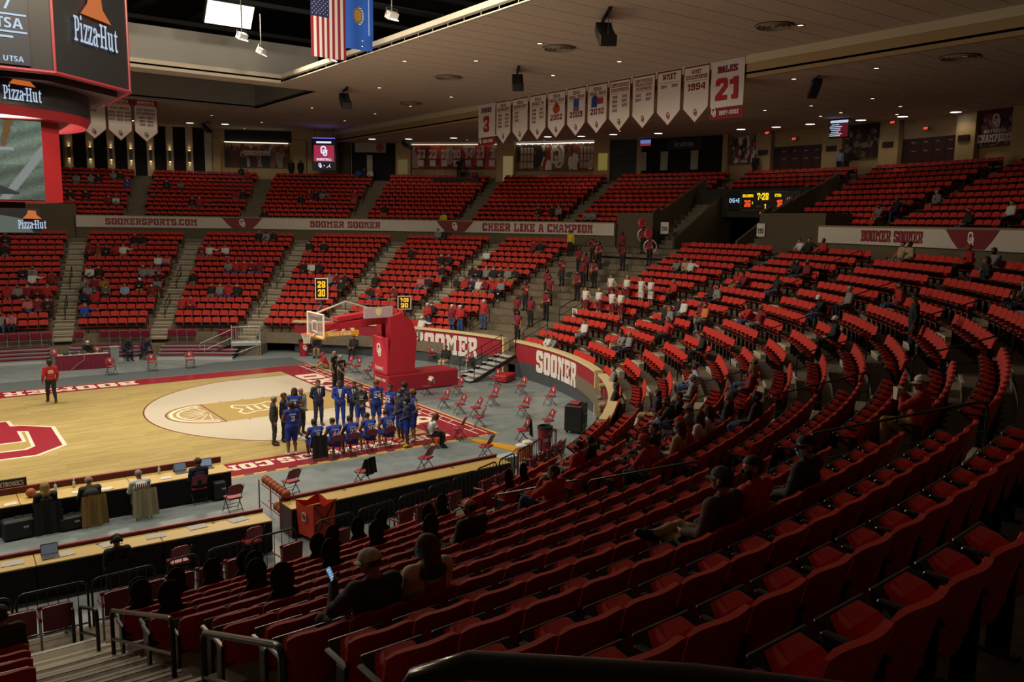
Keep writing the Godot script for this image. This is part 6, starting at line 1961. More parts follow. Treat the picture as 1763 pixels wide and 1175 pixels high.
const CROWD := """-82.32 11 l black -
-82.68 13 l black -
-80.88 7 l black -
-79.86 7 l grey m
-78.96 6 l white -
-77.10 6 l maroon -
-81.96 4 l red -
-80.94 4 l grey m
-79.98 4 l maroon m
-79.08 4 l maroon -
-77.88 4 l red w
-76.92 4 l grey w
-80.04 2 l pink -
-78.90 2 l maroon -
-77.82 2 l black m
-82.44 0 l grey -
-81.48 0 l pink -
-68.64 13 l black -
-67.74 13 l black -
-73.92 11 l maroon -
-73.26 11 l maroon -
-72.30 11 l black -
-71.28 11 l red -
-70.44 11 l white m
-65.34 9 l white w
-64.44 9 l pink -
-73.62 7 l white -
-72.78 7 l black -
-67.20 7 l grey c
-65.46 7 l grey w
-73.20 5 l grey -
-72.30 5 l maroon -
-70.68 5 l mustard c
-70.26 4 l green -
-68.28 4 l lightblue -
-66.42 5 l black c
-64.44 5 l grey -
-64.26 6 l black -
-65.34 4 l maroon w
-73.26 3 l navy -
-71.34 3 l red -
-72.12 1 l blue -
-54.42 14 l black -
-53.64 14 l grey -
-52.68 14 l black -
-60.42 11 l maroon -
-59.40 11 l white w
-58.44 11 l white -
-56.40 8 l grey -
-55.56 8 l red -
-54.48 8 l red -
-53.52 8 l maroon -
-52.44 8 l maroon -
-60.66 6 l black -
-57.36 4 l black -
-56.28 4 l grey w
-55.32 4 l red -
-54.24 4 l black -
-60.36 2 l red -
-59.22 2 l red -
-47.58 12 l black -
-46.08 12 l black -
-47.10 8 l black -
-46.02 8 l white -
-45.30 8 l black -
-40.20 6 l black -
-41.46 6 l maroon -
-41.88 3 l maroon -
-39.66 6 l grey -
-38.88 6 l black -
-39.90 5 l black -
-34.08 11 l black m
-29.88 10 l black -
-28.98 10 l black -
-33.12 15 l grey -
-32.16 15 l black -
-29.46 6 l pink -
-28.08 6 l black -
-34.74 4 l black -
-33.60 4 l red -
-31.74 4 l maroon -
-19.92 13 l maroon -
-19.26 13 l black -
-23.82 11 l white w
-23.58 8 l black -
-21.00 8 l black -
-20.28 8 l black -
-19.44 8 l grey -
-18.12 8 l black -
-17.10 8 l grey -
-16.20 8 l black m
-15.18 8 l black -
-22.38 6 l red w
-21.24 6 l navy -
-20.40 6 l white m
-19.56 6 l maroon -
-18.48 6 l red -
-17.28 6 l grey m
-16.08 6 l black -
-22.80 2 l black -
-23.16 0 l red -
-21.42 0 l white c
-15.00 2 l red -
9.30 0 l grey w
7.38 0 l white -
8.76 2 l white -
16.20 2 l red m
18.30 2 l grey -
2.10 11 l grey m
2.94 11 l tan -
3.84 11 l white w
6.72 8 l red -
12.72 10 l red -
14.46 10 l maroon -
16.20 12 l black -
17.04 12 l black -
18.42 12 l maroon c
20.58 10 l black -
14.22 8 l grey m
13.26 8 l black -
14.40 6 l white -
13.14 6 l black -
17.82 6 l maroon c
19.92 6 l orange -
14.34 5 l black -
15.72 5 l grey -
19.08 4 l red -
30.36 4 l black -
25.62 7 l red -
27.90 7 l maroon -
17.82 2 l grey -
11.64 16 l white -
12.42 16 l black -
14.76 15 l red -
23.94 16 l tan -
24.60 16 l tan -
31.80 16 l red c
34.32 16 l grey m
37.32 14 l black w
36.72 11 l red m
31.32 9 l black c
32.34 10 l grey c
41.10 8 l black c
47.10 13 l grey -
48.00 13 l black m
32.22 0 l grey -
40.20 0 l black w
50.10 2 l navy m
43.92 3 l lightblue -
46.80 3 l grey c
57.06 3 l black m
60.30 4 l grey c
64.68 4 l black -
65.16 5 l red c
65.82 5 l tan w
65.46 5 l white w
63.60 5 l white w
58.86 5 l navy -
62.28 6 l black -
50.46 5 l maroon w
48.78 5 l maroon c
63.30 2 l black -
64.56 2 l red -
71.40 5 l red c
54.06 3 l black -
-78.06 9 u white -
-76.26 8 u grey -
-75.12 8 u grey -
-73.92 8 u black -
-72.42 9 u grey -
-71.76 9 u black -
-71.52 7 u blue -
-76.56 4 u black -
-75.30 4 u black -
-72.06 3 u white -
-72.72 3 u maroon -
-67.32 7 u black -
-66.12 7 u grey -
-64.02 3 u black -
-63.30 3 u red -
-58.98 5 u black -
-58.32 5 u red -
-60.24 11 u black -
-59.04 10 u red -
-51.42 5 u maroon -
-50.94 5 u black -
-50.22 5 u grey -
-51.96 4 u black -
-47.04 11 u black -
-46.44 11 u white -
-45.90 12 u blue -
-46.26 5 u red -
-42.36 2 u black -
-35.70 11 u black -
-34.92 11 u maroon -
-23.58 2 u black -
-22.38 2 u black -
-21.72 2 u grey -
-17.88 1 u grey -
-17.04 1 u grey -
14.22 4 u grey -
13.02 3 u black -
13.68 2 u grey -
22.14 1 u black -
24.78 2 u white -"""

var sit_set := []
var stand_set := {}

func seat_near(a: float, k: int, level: String) -> Array:     # the free seat nearest to that angle
	var bestd := 1e9
	var res := []
	for key in spots:
		var parts: PackedStringArray = key.split(" ")
		if (level == "u") != parts[0].begins_with("u") or int(parts[1]) != k: continue
		for i in spots[key].size():
			var id := "%s %d" % [key, i]
			if used.has(id): continue
			var e: float = absf(spots[key][i] - a)
			if e < bestd:
				bestd = e; res = [spots[key][i], id, parts[0]]
	return res

func build_crowd() -> void:
	var s := sit_pose()
	sit_set = [mk(s, {"look": 0.1}),
		mk(s, {"look": -0.5, "ell": Vector3(-0.25, 0.75, -0.20), "wrl": Vector3(-0.03, 0.80, -0.34), "elr": Vector3(0.25, 0.75, -0.20), "wrr": Vector3(0.05, 0.84, -0.36)}),
		mk(s, {"look": 0.5, "nod": -0.35, "chest": Vector3(0, 0.89, -0.26), "neck": Vector3(0, 1.07, -0.33), "head": Vector3(0, 1.12, -0.37), "shl": Vector3(-0.19, 1.0, -0.30), "shr": Vector3(0.19, 1.0, -0.30), "ell": Vector3(-0.2, 0.74, -0.48), "elr": Vector3(0.2, 0.74, -0.48), "wrl": Vector3(-0.05, 0.80, -0.64), "wrr": Vector3(0.05, 0.80, -0.64)}),
		mk(s, {"look": 0.3, "knr": Vector3(0.02, 0.62, -0.68), "anr": Vector3(-0.2, 0.50, -0.80), "toer": Vector3(-0.32, 0.52, -0.90), "wrl": Vector3(-0.1, 0.70, -0.44), "wrr": Vector3(0.1, 0.76, -0.5)}),
		mk(s, {"look": -0.2, "ell": Vector3(-0.42, 0.94, -0.10), "wrl": Vector3(-0.62, 0.98, -0.18), "wrr": Vector3(0.1, 0.66, -0.5)})]
	var st := stand_pose()
	stand_set = {"stand": mk(st, {}), "horn": mk(st, {"ell": Vector3(-0.26, 1.2, -0.16), "elr": Vector3(0.26, 1.2, -0.16), "wrl": Vector3(-0.05, 1.43, -0.28), "wrr": Vector3(0.05, 1.40, -0.34), "handl": "grip", "handr": "grip"}),
		"hold": mk(st, {"ell": Vector3(-0.25, 1.14, -0.04), "elr": Vector3(0.25, 1.14, -0.04), "wrl": Vector3(-0.08, 1.1, -0.27), "wrr": Vector3(0.08, 1.0, -0.27), "handl": "grip", "handr": "grip"}),
		"hips": mk(st, {"ell": Vector3(-0.38, 1.18, 0.05), "elr": Vector3(0.38, 1.18, 0.05), "wrl": Vector3(-0.18, 1.02, -0.02), "wrr": Vector3(0.18, 1.02, -0.02), "handl": "curl", "handr": "curl"})}
	var rng := RandomNumberGenerator.new(); rng.seed = 31
	var seen := {}
	var lows := ["black", "denim", "black", "khaki", "denim", "navy", "grey"]
	var tops := {}
	for line in CROWD.split("\n"):
		var f := line.split(" ")
		if f.size() < 5: continue
		var k := clampi(int(f[1]), 0, 15 if f[2] == "l" else 11)
		var q := seat_near(float(f[0]), k, f[2])
		if q.is_empty(): continue
		used[q[1]] = true
		var a: float = q[0]
		var xf := seat_xf(a, row_d(a, k), row_y(k)) if f[2] == "l" else seat_xf(a, UP_D + UP_T * k, UP_F + UP_R * k)
		var look := {"topc": f[3], "lowc": lows[rng.randi() % lows.size()], "skin": rng.randi() % 6, "hairc": rng.randi() % 6, "hair": ["short", "short", "crop"][rng.randi() % 3], "shoe": ["black", "white", "grey"][rng.randi() % 3]}
		if "w" in f[4]: look.hair = "long"; look.hairc = [4, 2, 1, "#8c6f3c"][rng.randi() % 4]
		if "m" in f[4] or rng.randf() < 0.45: look.mask = ["#8fa3b5", "#1a1a1e", "#b9bcc0", "#5a1a22"][rng.randi() % 4]
		if "c" in f[4]: look.cap = {"red": "#b03020", "maroon": "#7a5a40", "grey": "#8f9296", "white": "#c0bebc", "black": "#d0cfcd", "mustard": "#5a4a1a", "navy": "#1a2a4a"}.get(f[3], "#39393d")
		var sec := int(q[2].replace("u", ""))
		var place: String
		if f[2] == "u": place = "%s row of %s upper block" % [ordinal(k + 1), ordinal(sec + 1)]
		elif sec < 6: place = "%s row of %s far lower block" % [ordinal(k + 1), ordinal(sec + 1)]
		else: place = "%s row of %s near block" % [ordinal(k + 1), ordinal(14 - sec)]
		var kind := "long-haired" if look.hair == "long" else ("capped" if look.has("cap") else ("masked" if look.has("mask") else "bare-faced"))
		var base := "%s person seated in %s top, %s" % [kind, f[3], place]
		seen[base] = seen.get(base, 0) + 1
		var label := base if seen[base] == 1 else "%s, %s of these" % [base, ordinal(seen[base])]
		person(sit_set[rng.randi() % sit_set.size()], xf, look, label, "spectators")

# ---- things on the floor ---------------------------------------------------------------------
func make_folding_chair(pad: String, legs: String) -> Node3D:
	var o := Node3D.new()
	o.name = "folding_chair"
	var pm := mat(pad, 0.42)
	var lm := mat(legs, 0.35, 0.5)
	var g := Geo.new()
	curved_panel(g, 0.205, 0.0, 0.30, -0.02, 0.05, 0.035, 0.035, 0.09, 8, 4)
	for i in g.v.size(): g.v[i] += Vector3(0, 0.56, 0.19)
	part("backrest", g, pm, o)
	g = Geo.new()
	g.box(Vector3(0, 0.445, -0.02), Vector3(0.41, 0.05, 0.40), 0.02)
	part("seat", g, pm, o)
	for s in [-1.0, 1.0]:
		g = Geo.new()
		g.tube([Vector3(0.215 * s, 0.84, 0.25), Vector3(0.215 * s, 0.45, 0.03), Vector3(0.215 * s, 0.012, -0.24)], 0.013, 6)
		part("front_leg", g, lm, o)
		g = Geo.new()
		g.tube([Vector3(0.19 * s, 0.45, -0.14), Vector3(0.19 * s, 0.012, 0.22)], 0.013, 6)
		part("rear_leg", g, lm, o)
	g = Geo.new()
	g.tube([Vector3(-0.215, 0.10, -0.19), Vector3(0.215, 0.10, -0.19)], 0.010, 6); g.tube([Vector3(-0.19, 0.12, 0.16), Vector3(0.19, 0.12, 0.16)], 0.010, 6); g.tube([Vector3(-0.19, 0.27, 0.03), Vector3(0.19, 0.27, 0.03)], 0.008, 6)
	part("crossbar", g, lm, o)
	g = Geo.new()
	logo(g, 0.15, Transform3D(Basis(Vector3(-1, 0, 0), Vector3(0, 1, 0.2).normalized(), Vector3(-1, 0, 0).cross(Vector3(0, 1, 0.2).normalized())), Vector3(0, 0.73, 0.165)), 0.004)
	part("backrest_print", g, mat("#d0c8c4", 0.5), o)
	return o

func yaw_to(from: Vector2, to: Vector2) -> float:
	var d := to - from
	return atan2(-d.x, -d.y)

var chair_proto: Node3D
func chair(x: float, z: float, yaw: float, label: String, group := "folding chairs on the floor") -> Node3D:
	var o: Node3D = chair_proto.duplicate()
	o.name = numbered("folding_chair"); add_child(o, true)
	o.position = Vector3(x, 0, z); o.rotation.y = yaw
	tag(o, label, "chair", group)
	return o

func drape(at: Vector3, yaw: float, w: float, h: float, m: Material, label: String, category := "jacket") -> Node3D:   # a garment hung over a chair back
	var o := thing("draped_jacket" if category == "jacket" else "draped_towel", label, category, at, yaw)
	var g := Geo.new()
	for s in [0, 1]:
		for i in 8:
			for j in 5:
				var q := []
				for e in [[i, j], [i + 1, j], [i + 1, j + 1], [i, j + 1]]:
					var u: float = -0.5 + e[0] / 8.0
					var v: float = e[1] / 5.0
					var out := 0.03 + 0.05 * v + 0.02 * sin(u * 14.0)
					q.append(Vector3(u * w * (1.0 + 0.12 * v), 0.88 - v * (h if s == 0 else h * 0.55), 0.24 + out if s == 0 else 0.24 - out * 0.7 - v * 0.06))
				if s == 1: q.reverse()
				g.quad(q[3], q[2], q[1], q[0])
	part("cloth", g, m, o)
	return o

func table_run(a: Vector2, b: Vector2, depth: float, h: float, label: String, lip: bool) -> Node3D:    # a long table with black skirt; its far edge runs a -> b
	var u := (b - a)
	var l := u.length()
	var o := thing("press_table", label, "table", Vector3((a.x + b.x) * 0.5, 0, (a.y + b.y) * 0.5), -atan2(u.y, u.x))
	var n := maxi(1, int(l / 2.4))
	for i in n:
		var x0 := -l * 0.5 + l * i / n
		var g := Geo.new()
		g.box(Vector3(x0 + l / n * 0.5, h - 0.02, depth * 0.5), Vector3(l / n - 0.012, 0.04, depth), 0.008)
		part("table_top", g, mats["wood"] if false else mat("#b39a5c", 0.45), o)
		g = Geo.new()
		g.box(Vector3(x0 + l / n * 0.5, (h - 0.05) * 0.5, depth - 0.04), Vector3(l / n - 0.02, h - 0.06, 0.04), 0.006)
		part("skirt_panel", g, mat("#141318", 0.8), o)
	var g := Geo.new()
	g.box(Vector3(0, (h + (0.16 if lip else 0.06)) * 0.5, -0.03), Vector3(l, h + (0.16 if lip else 0.06), 0.06), 0.01)
	part("front_board", g, mat("#5a1526", 0.5), o)
	g = Geo.new()
	g.box(Vector3(0, h + (0.17 if lip else 0.07), -0.03), Vector3(l + 0.02, 0.035, 0.09), 0.01)
	part("edge_strip", g, mat("#7d1c34", 0.45), o)
	g = Geo.new()
	for s in [-1.0, 1.0]: g.box(Vector3(s * (l * 0.5 - 0.02), h * 0.5, depth * 0.5), Vector3(0.04, h - 0.04, depth - 0.02), 0.006)
	part("side_panel", g, mat("#3a1820", 0.6), o)
	g = Geo.new()
	for i in n: g.lathe([Vector2(0.0, 0.003), Vector2(0.045, 0.003), Vector2(0.05, 0.0)], 12, Transform3D(Basis(), Vector3(-l * 0.5 + l * (i + 0.5) / n, h, 0.14)))
	part("cable_grommet", g, mat("#141414", 0.5), o)
	return o

func on_table(called: String, g: Geo, m: Material, at: Vector3, yaw: float, label: String, category: String, group := "") -> Node3D:
	var o := single(called, g, m, label, category, group)
	o.position = at; o.rotation.y = yaw
	return o

func bottle(at: Vector3, hex: String, capc: String, label: String) -> void:
	var o := thing("bottle", label, "bottle", at)
	var g := Geo.new()
	g.lathe([Vector2(0.0, 0.0), Vector2(0.033, 0.0), Vector2(0.036, 0.02), Vector2(0.036, 0.15), Vector2(0.014, 0.2), Vector2(0.014, 0.215)], 12)
	part("body", g, mat(hex, 0.25), o)
	g = Geo.new()
	g.lathe([Vector2(0.017, 0.21), Vector2(0.017, 0.24), Vector2(0.0, 0.24)], 10)
	part("cap", g, mat(capc, 0.4), o)

func basketball(at: Vector3, label: String, group := "") -> void:
	var o := thing("basketball", label, "ball", at, 0.0, group)
	var g := Geo.new()
	g.ball(Vector3(0, 0.12, 0), Vector3.ONE * 0.12, 16)
	part("ball", g, mat("#9a4a1c", 0.6), o)
	g = Geo.new()
	for k in 3:
		var pts := []
		for i in 19:
			var a := TAU * i / 18.0
			var p := Vector3(cos(a), sin(a), 0) * 0.1205
			pts.append(Basis(Vector3.UP, k * PI / 3.0 + 0.4) * p + Vector3(0, 0.12, 0))
		g.tube(pts, 0.0022, 4, false)
	part("seam", g, mat("#2a1408", 0.7), o)

func build_hoop() -> void:
	var o := thing("basket_stanchion", "tall padded red basket stanchion with glass backboard and net", "basketball hoop", Vector3(0, 0, 0))
	var red := mat("#9a1a2c", 0.5)
	var red2 := mat("#8a1528", 0.5)
	var g := Geo.new()
	g.box(Vector3(4.1, 0.42, -0.35), Vector3(3.9, 0.82, 1.5), 0.05)
	g.box(Vector3(3.0, 0.72, -0.35), Vector3(1.6, 0.5, 1.4), 0.05)
	part("base_pad", g, red2, o)
	g = Geo.new()
	var prof := PackedVector2Array([Vector2(2.15, 0.9), Vector2(3.6, 0.9), Vector2(3.75, 2.6), Vector2(3.5, 3.35), Vector2(2.9, 3.75), Vector2(2.3, 3.6), Vector2(2.35, 2.6)])
	g.prism(prof, 0.5, Transform3D(Basis(), Vector3(0, 0, -0.15)))
	g.prism(prof, 0.5, Transform3D(Basis(), Vector3(0, 0, -1.05)))
	part("upright_pad", g, red, o)
	g = Geo.new()
	g.box(Vector3(2.18, 1.75, -0.35), Vector3(0.16, 1.75, 1.45), 0.04)
	part("front_pad", g, mat("#a5233a", 0.45), o)
	g = Geo.new()
	var f := face_xf(Vector3(2.09, 2.0, -0.35), Vector3(-1, 0, 0))
	logo(g, 0.62, f, 0.01)
	font_text(g, "Sooners", 0.2, f.translated_local(Vector3(0, -0.85, 0)), 0.8)
	part("monogram", g, mat("#d2c9c6", 0.5), o)
	g = Geo.new()
	font_text(g, "Sooners.com", 0.16, face_xf(Vector3(2.14, 0.6, -0.35), Vector3(-1, 0, 0)), 1.1)
	part("base_lettering", g, mat("#d2c9c6", 0.5), o)
	g = Geo.new()
	for s in [-0.5, -0.2]: g.box(Vector3(1.0, 3.35, s), Vector3(3.6, 0.34, 0.14), 0.03, Basis(Vector3.BACK, 0.06))
	g.box(Vector3(1.3, 3.72, -0.35), Vector3(2.9, 0.24, 0.5), 0.03, Basis(Vector3.BACK, 0.1))
	part("boom_pad", g, red, o)
	g = Geo.new()
	g.tube([Vector3(-1.0, 3.9, -0.35), Vector3(0.4, 4.35, -0.35), Vector3(2.4, 3.75, -0.35)], 0.05, 8)
	for s in [-0.6, 0.0]: g.tube([Vector3(-1.05, 2.95, s), Vector3(0.8, 3.3, -0.35)], 0.04, 6); 
	for s in [-0.7, 0.7]: g.tube([Vector3(-1.12, 3.8, s), Vector3(0.2, 3.45, -0.35)], 0.03, 6)
	part("boom_strut", g, mat("#b9b4b0", 0.4, 0.4), o)
	g = Geo.new()
	for e in [[0, 3.94, 1.83, 0.06], [0, 2.93, 1.83, 0.06]]: g.box(Vector3(-1.2, e[1], 0), Vector3(0.07, e[3], e[2]), 0.01)
	for s in [-1.0, 1.0]: g.box(Vector3(-1.2, 3.435, s * 0.885), Vector3(0.07, 1.05, 0.06), 0.01)
	for e in [[0.22, 0.59], [0.67, 0.59]]: g.box(Vector3(-1.245, 2.93 + e[0], 0), Vector3(0.01, 0.05, e[1]))
	for s in [-1.0, 1.0]: g.box(Vector3(-1.245, 3.375, s * 0.27), Vector3(0.01, 0.5, 0.05))
	part("backboard_frame", g, mat("#d8d6d4", 0.4), o)
	g = Geo.new()
	g.box(Vector3(-1.2, 3.435, 0), Vector3(0.03, 0.98, 1.72))
	var gl := StandardMaterial3D.new()
	gl.transparency = BaseMaterial3D.TRANSPARENCY_ALPHA; gl.albedo_color = Color(0.8, 0.85, 0.88, 0.12); gl.roughness = 0.05
	part("glass_pane", g, gl, o)
	g = Geo.new()
	g.box(Vector3(-1.2, 2.9, 0), Vector3(0.14, 0.1, 1.84), 0.03)
	part("edge_pad", g, mat("#c98a2a", 0.5), o)
	g = Geo.new()
	var pts := []
	for i in 25: pts.append(Vector3(-1.63 + cos(TAU * i / 24.0) * 0.235, 3.05, sin(TAU * i / 24.0) * 0.235))
	g.tube(pts, 0.012, 6, false)
	g.box(Vector3(-1.32, 3.03, 0), Vector3(0.2, 0.03, 0.18))
	part("rim", g, mat("#d2691e", 0.4), o)
	g = Geo.new()
	for i in 16:
		for sg in [-1.0, 1.0]:
			var q := []
			for j in 5:
				var a: float = TAU * (i + sg * j * 0.5) / 16.0
				var r: float = [0.23, 0.19, 0.155, 0.135, 0.14][j]
				q.append(Vector3(-1.63 + cos(a) * r, 3.04 - j * 0.105, sin(a) * r))
			g.tube(q, 0.006, 3, false)
	part("net", g, mat("#d0cecb", 0.9), o)
	g = Geo.new()
	g.box(Vector3(-0.15, 2.98, 0.2), Vector3(1.9, 0.22, 0.06), 0.02)
	part("yellow_panel", g, mat("#c98f1e", 0.5), o)
	g = Geo.new()
	font_text(g, "State Farm", 0.15, face_xf(Vector3(-0.15, 2.98, 0.235), Vector3.BACK), 1.1)
	part("panel_lettering", g, mat("#ded4c4", 0.5), o)
	g = Geo.new()
	g.box(Vector3(1.75, 3.85, 0.28), Vector3(1.5, 0.52, 0.06), 0.02)
	part("sponsor_panel", g, mat("#a58f9c", 0.5), o)
	g = Geo.new()
	g.prism(PackedVector2Array([Vector2(-.14, .18), Vector2(.14, .18), Vector2(.16, -.05), Vector2(0, -.2), Vector2(-.16, -.05)]), 0.01, face_xf(Vector3(1.75, 3.86, 0.315), Vector3.BACK))
	part("shield", g, mat("#cbbd8a", 0.5), o)
	# shot clocks
	for e in [[Vector3(-0.75, 5.0, -0.35), 0.95, 0.55, "tall shot clock box on a mast over the backboard"], [Vector3(3.1, 4.25, 0.25), 0.62, 0.62, "square shot clock box on the stanchion's shoulder"]]:
		var c := thing("shot_clock", e[3], "clock", e[0], -0.35)
		g = Geo.new(); g.box(Vector3.ZERO, Vector3(e[2], e[1], 0.3), 0.02); part("case", g, mat("#17171a", 0.4), c)
		g = Geo.new()
		for s in [-1.0, 1.0]: g.box(Vector3(s * e[2] * 0.48, 0, 0.16), Vector3(0.03, e[1], 0.02)); g.box(Vector3(0, s * e[1] * 0.48, 0.16), Vector3(e[2], 0.03, 0.02))
		part("edge_frame", g, mat("#c9c6c2", 0.4), c)
		g = Geo.new()
		flat_text(g, "7:28" if e[1] < 0.8 else "28", e[1] * 0.3, e[2] * 0.62, Transform3D(Basis(), Vector3(0, e[1] * 0.2, 0.155)), 0.01)
		flat_text(g, "30", e[1] * 0.34, e[2] * 0.55, Transform3D(Basis(), Vector3(0, -e[1] * 0.2, 0.155)), 0.01)
		part("lit_digit", g, glow("#ffb41e", 1.6), c)
		g = Geo.new()
		g.tube([Vector3(0, -e[1] * 0.5, 0), Vector3(0, -e[1] * 0.5 - (0.45 if e[1] > 0.8 else 0.2), 0)], 0.04, 6)
		if e[1] > 0.8: g.tube([Vector3(0, -0.75, 0), Vector3(-0.2, -1.0, 0.05)], 0.035, 6)
		part("mast", g, mat("#3c3d42", 0.4), c)

func build_floor_things() -> void:
	chair_proto = make_folding_chair("#86202e", "#3a3c42")
	var c := Vector2(-1, 0)
	for e in [[4.75, 2.45, 1.5, "beside the stanchion base, in the row along the court edge"], [2.75, 4.45, 1.35, "at the border ladder lines, one of two close together"], [2.75, 5.75, 1.35, "in the middle of the border row"], [2.95, 6.65, 1.3, "at the near end of the border row"], [4.8, 5.2, 1.45, "standing alone in the open grey floor between two rows"], [7.3, 3.95, 1.5, "nearest the red crate by the wall stairs"], [4.7, 7.6, 1.5, "facing the court at the edge of the open floor"], [7.0, 6.5, 1.5, "farthest out on the grey floor near the SOONER wall"],
			[2.2, 8.05, 1.0, "on the maroon border corner"], [0.55, 9.15, 0.7, "seen from behind on the corner of the border"], [3.5, 1.7, 1.4, "with a white towel by the stanchion"], [3.1, -4.9, 1.5, "behind the referees, nearest to them"], [3.0, -3.4, 1.4, "behind the referees, beside the stanchion"], [4.4, -5.2, 1.5, "third behind the referees"], [3.0, -5.7, 1.6, "behind the referees, closest to the photographer"],
			[8.35, -6.0, 2.6, "against the charcoal wall by the seated man in pale trousers"], [9.1, -3.4, 2.0, "beside the floor stairs under the BOOMER wall"], [7.45, 1.6, 1.6, "at the foot of the floor stairs before the red crate"],
			[-0.05, 11.8, 0.55, "alone with its back to the stands, near the orange coolers"], [-2.5, 11.9, 0.45, "with its back to the stands beside the green bottle"], [-7.05, 11.85, 0.25, "with its back to the stands above the ball rack"], [-8.9, 12.35, 0.1, "with its back to the stands behind the long table"],
			[-7.55, -11.3, 3.3, "on the far carpet by the maroon table"], [-5.55, -11.4, 3.2, "on the far carpet, middle one of three"], [-3.65, -11.25, 3.1, "on the far carpet before the grey ramp"], [-7.4, -15.6, 3.1, "behind the maroon draped table"], [-9.5, -15.8, 3.1, "at the end of the maroon draped table"],
			[-11.3, 16.0, 0.1, "in the dark behind the second table, half way along"], [-9.55, 15.75, 0.1, "in the dark behind the end of the second table"]]:
		chair(e[0], e[1], e[2], "maroon folding chair " + e[3])
	chair(-4.85, 12.1, 0.5, "maroon folding chair with a black jacket over its back")
	drape(Vector3(-4.85, 0, 12.1), 0.5, 0.5, 0.5, mat("#121216", 0.9), "black jacket hung over a folding chair near the sideline")
	chair(2.35, 10.7, 1.2, "maroon folding chair with a dark jacket by the railings")
	drape(Vector3(2.35, 0, 10.7), 1.2, 0.46, 0.7, mat("#101014", 0.9), "dark jacket hanging from the chair next to the railings")
	chair(4.1, 10.0, 1.3, "maroon folding chair partly behind the black railing gate")
	drape(Vector3(3.5, 0, 1.7), 1.4, 0.4, 0.3, mat("#cfc9c2", 0.9), "white towel over the chair by the stanchion", "towel")
	# tables
	table_run(Vector2(-16.5, 9.95), Vector2(-8.5, 9.98), 1.0, 0.78, "long scorer's table with tan top and maroon front board along the court", true)
	table_run(Vector2(-16.5, 14.62), Vector2(-8.95, 14.86), 0.72, 0.78, "second long press table with papers and black skirt, below the headset man", false)
	table_run(Vector2(-8.32, 14.36), Vector2(-1.2, 14.05), 0.72, 0.78, "empty yellowish press table with black skirt beyond the orange hamper", false)
	var g := Geo.new()
	for i in 9:
		g = Geo.new(); g.box(Vector3.ZERO, Vector3(0.3, 0.012, 0.22))
		on_table("paper", g, mat("#c3c3c0", 0.8), Vector3(-15.6 + i * 0.78 - 0.1 * (i % 2), 0.787, 10.55 + 0.12 * (i % 3)), 0.2 * (i % 3) - 0.2, "white paper sheet on the scorer's table, %s along it" % ordinal(i + 1), "paper", "papers on the scorer's table")
	for i in 6:
		g = Geo.new(); g.box(Vector3.ZERO, Vector3(0.42, 0.012, 0.3))
		on_table("paper", g, mat("#a9aaa8", 0.8), Vector3(-14.4 + i * 0.95, 0.787, 15.02 + 0.06 * (i % 2)), 0.15 * (i % 3) - 0.1, "grey paper sheet on the second table, %s along it" % ordinal(i + 1), "paper", "papers on the second table")
	for e in [[-9.0, 10.25, "open laptop with pale screen at the end of the scorer's table", 0.5], [-9.75, 10.3, "laptop before the man in the navy suit", 0.3], [-13.7, 15.0, "small laptop at the headset man's elbow", 0.2]]:
		var o := thing("laptop", e[2], "laptop", Vector3(e[0], 0.78, e[1]))
		g = Geo.new(); g.box(Vector3(0, 0.012, 0.1), Vector3(0.34, 0.02, 0.24), 0.004); part("keyboard_base", g, mat("#6a6d72", 0.4, 0.5), o)
		g = Geo.new(); g.box(Vector3(0, 0.14, -0.05), Vector3(0.34, 0.24, 0.012), 0.003, Basis(Vector3.RIGHT, -0.25)); part("lid", g, mat("#55585e", 0.4, 0.5), o)
		g = Geo.new(); g.box(Vector3(0, 0.14, -0.042), Vector3(0.31, 0.2, 0.006), 0.0, Basis(Vector3.RIGHT, -0.25)); part("screen", g, glow("#a8b8c8", e[3]), o)
	var o := thing("name_board", "small black sign board lettered in white standing on the scorer's table", "sign", Vector3(-14.0, 0.94, 9.93))
	g = Geo.new(); g.box(Vector3(0, 0.13, 0), Vector3(0.85, 0.26, 0.04), 0.008); part("board", g, mat("#14161a", 0.5), o)
	g = Geo.new(); font_text(g, "DAKTRONICS", 0.13, Transform3D(Basis(), Vector3(0, 0.13, 0.022)), 0.7); part("lettering", g, mat("#c8ccd0", 0.5), o)
	basketball(Vector3(-13.55, 0.78, 10.45), "single basketball on the scorer's table beside the blonde woman")
	for e in [[-12.95, 10.25, "#b8c4cc", "#2a4a9a", "clear bottle with blue cap next to the blonde woman"], [-12.5, 10.2, "#c4c8c6", "#c4c8c6", "white bottle left of the man in grey"], [-10.3, 10.15, "#b8c8d0", "#d0d4d8", "clear bottle by the striped referee"], [-9.9, 10.2, "#3a5a9a", "#20304a", "blue bottle before the navy suit"]]: bottle(Vector3(e[0], 0.78, e[1]), e[2], e[3], e[4])
	for e in [[-3.55, 12.4, "#2f7a3a", "#d06a1a", "green sports bottle standing on the grey floor"], [0.4, 9.4, "#2f7a3a", "#d0d0d0", "green bottle at the corner of the border"]]: bottle(Vector3(e[0], 0, e[1]), e[2], e[3], e[4])
	for e in [[-3.35, 12.75, "crumpled white towel on the floor beside the green bottle"], [-0.9, 13.3, "crumpled white towel near the end of the yellowish table"]]:
		g = Geo.new()
		for k in 7: g.ball(Vector3(0.08 * sin(k * 2.1), 0.03 + 0.012 * (k % 3), 0.1 * cos(k * 1.7)), Vector3(0.12, 0.045, 0.09), 8, Basis(Vector3.UP, k))
		on_table("towel", g, mat("#c4c6c6", 0.9), Vector3(e[0], 0.0, e[1]), 0.3, e[2], "towel")
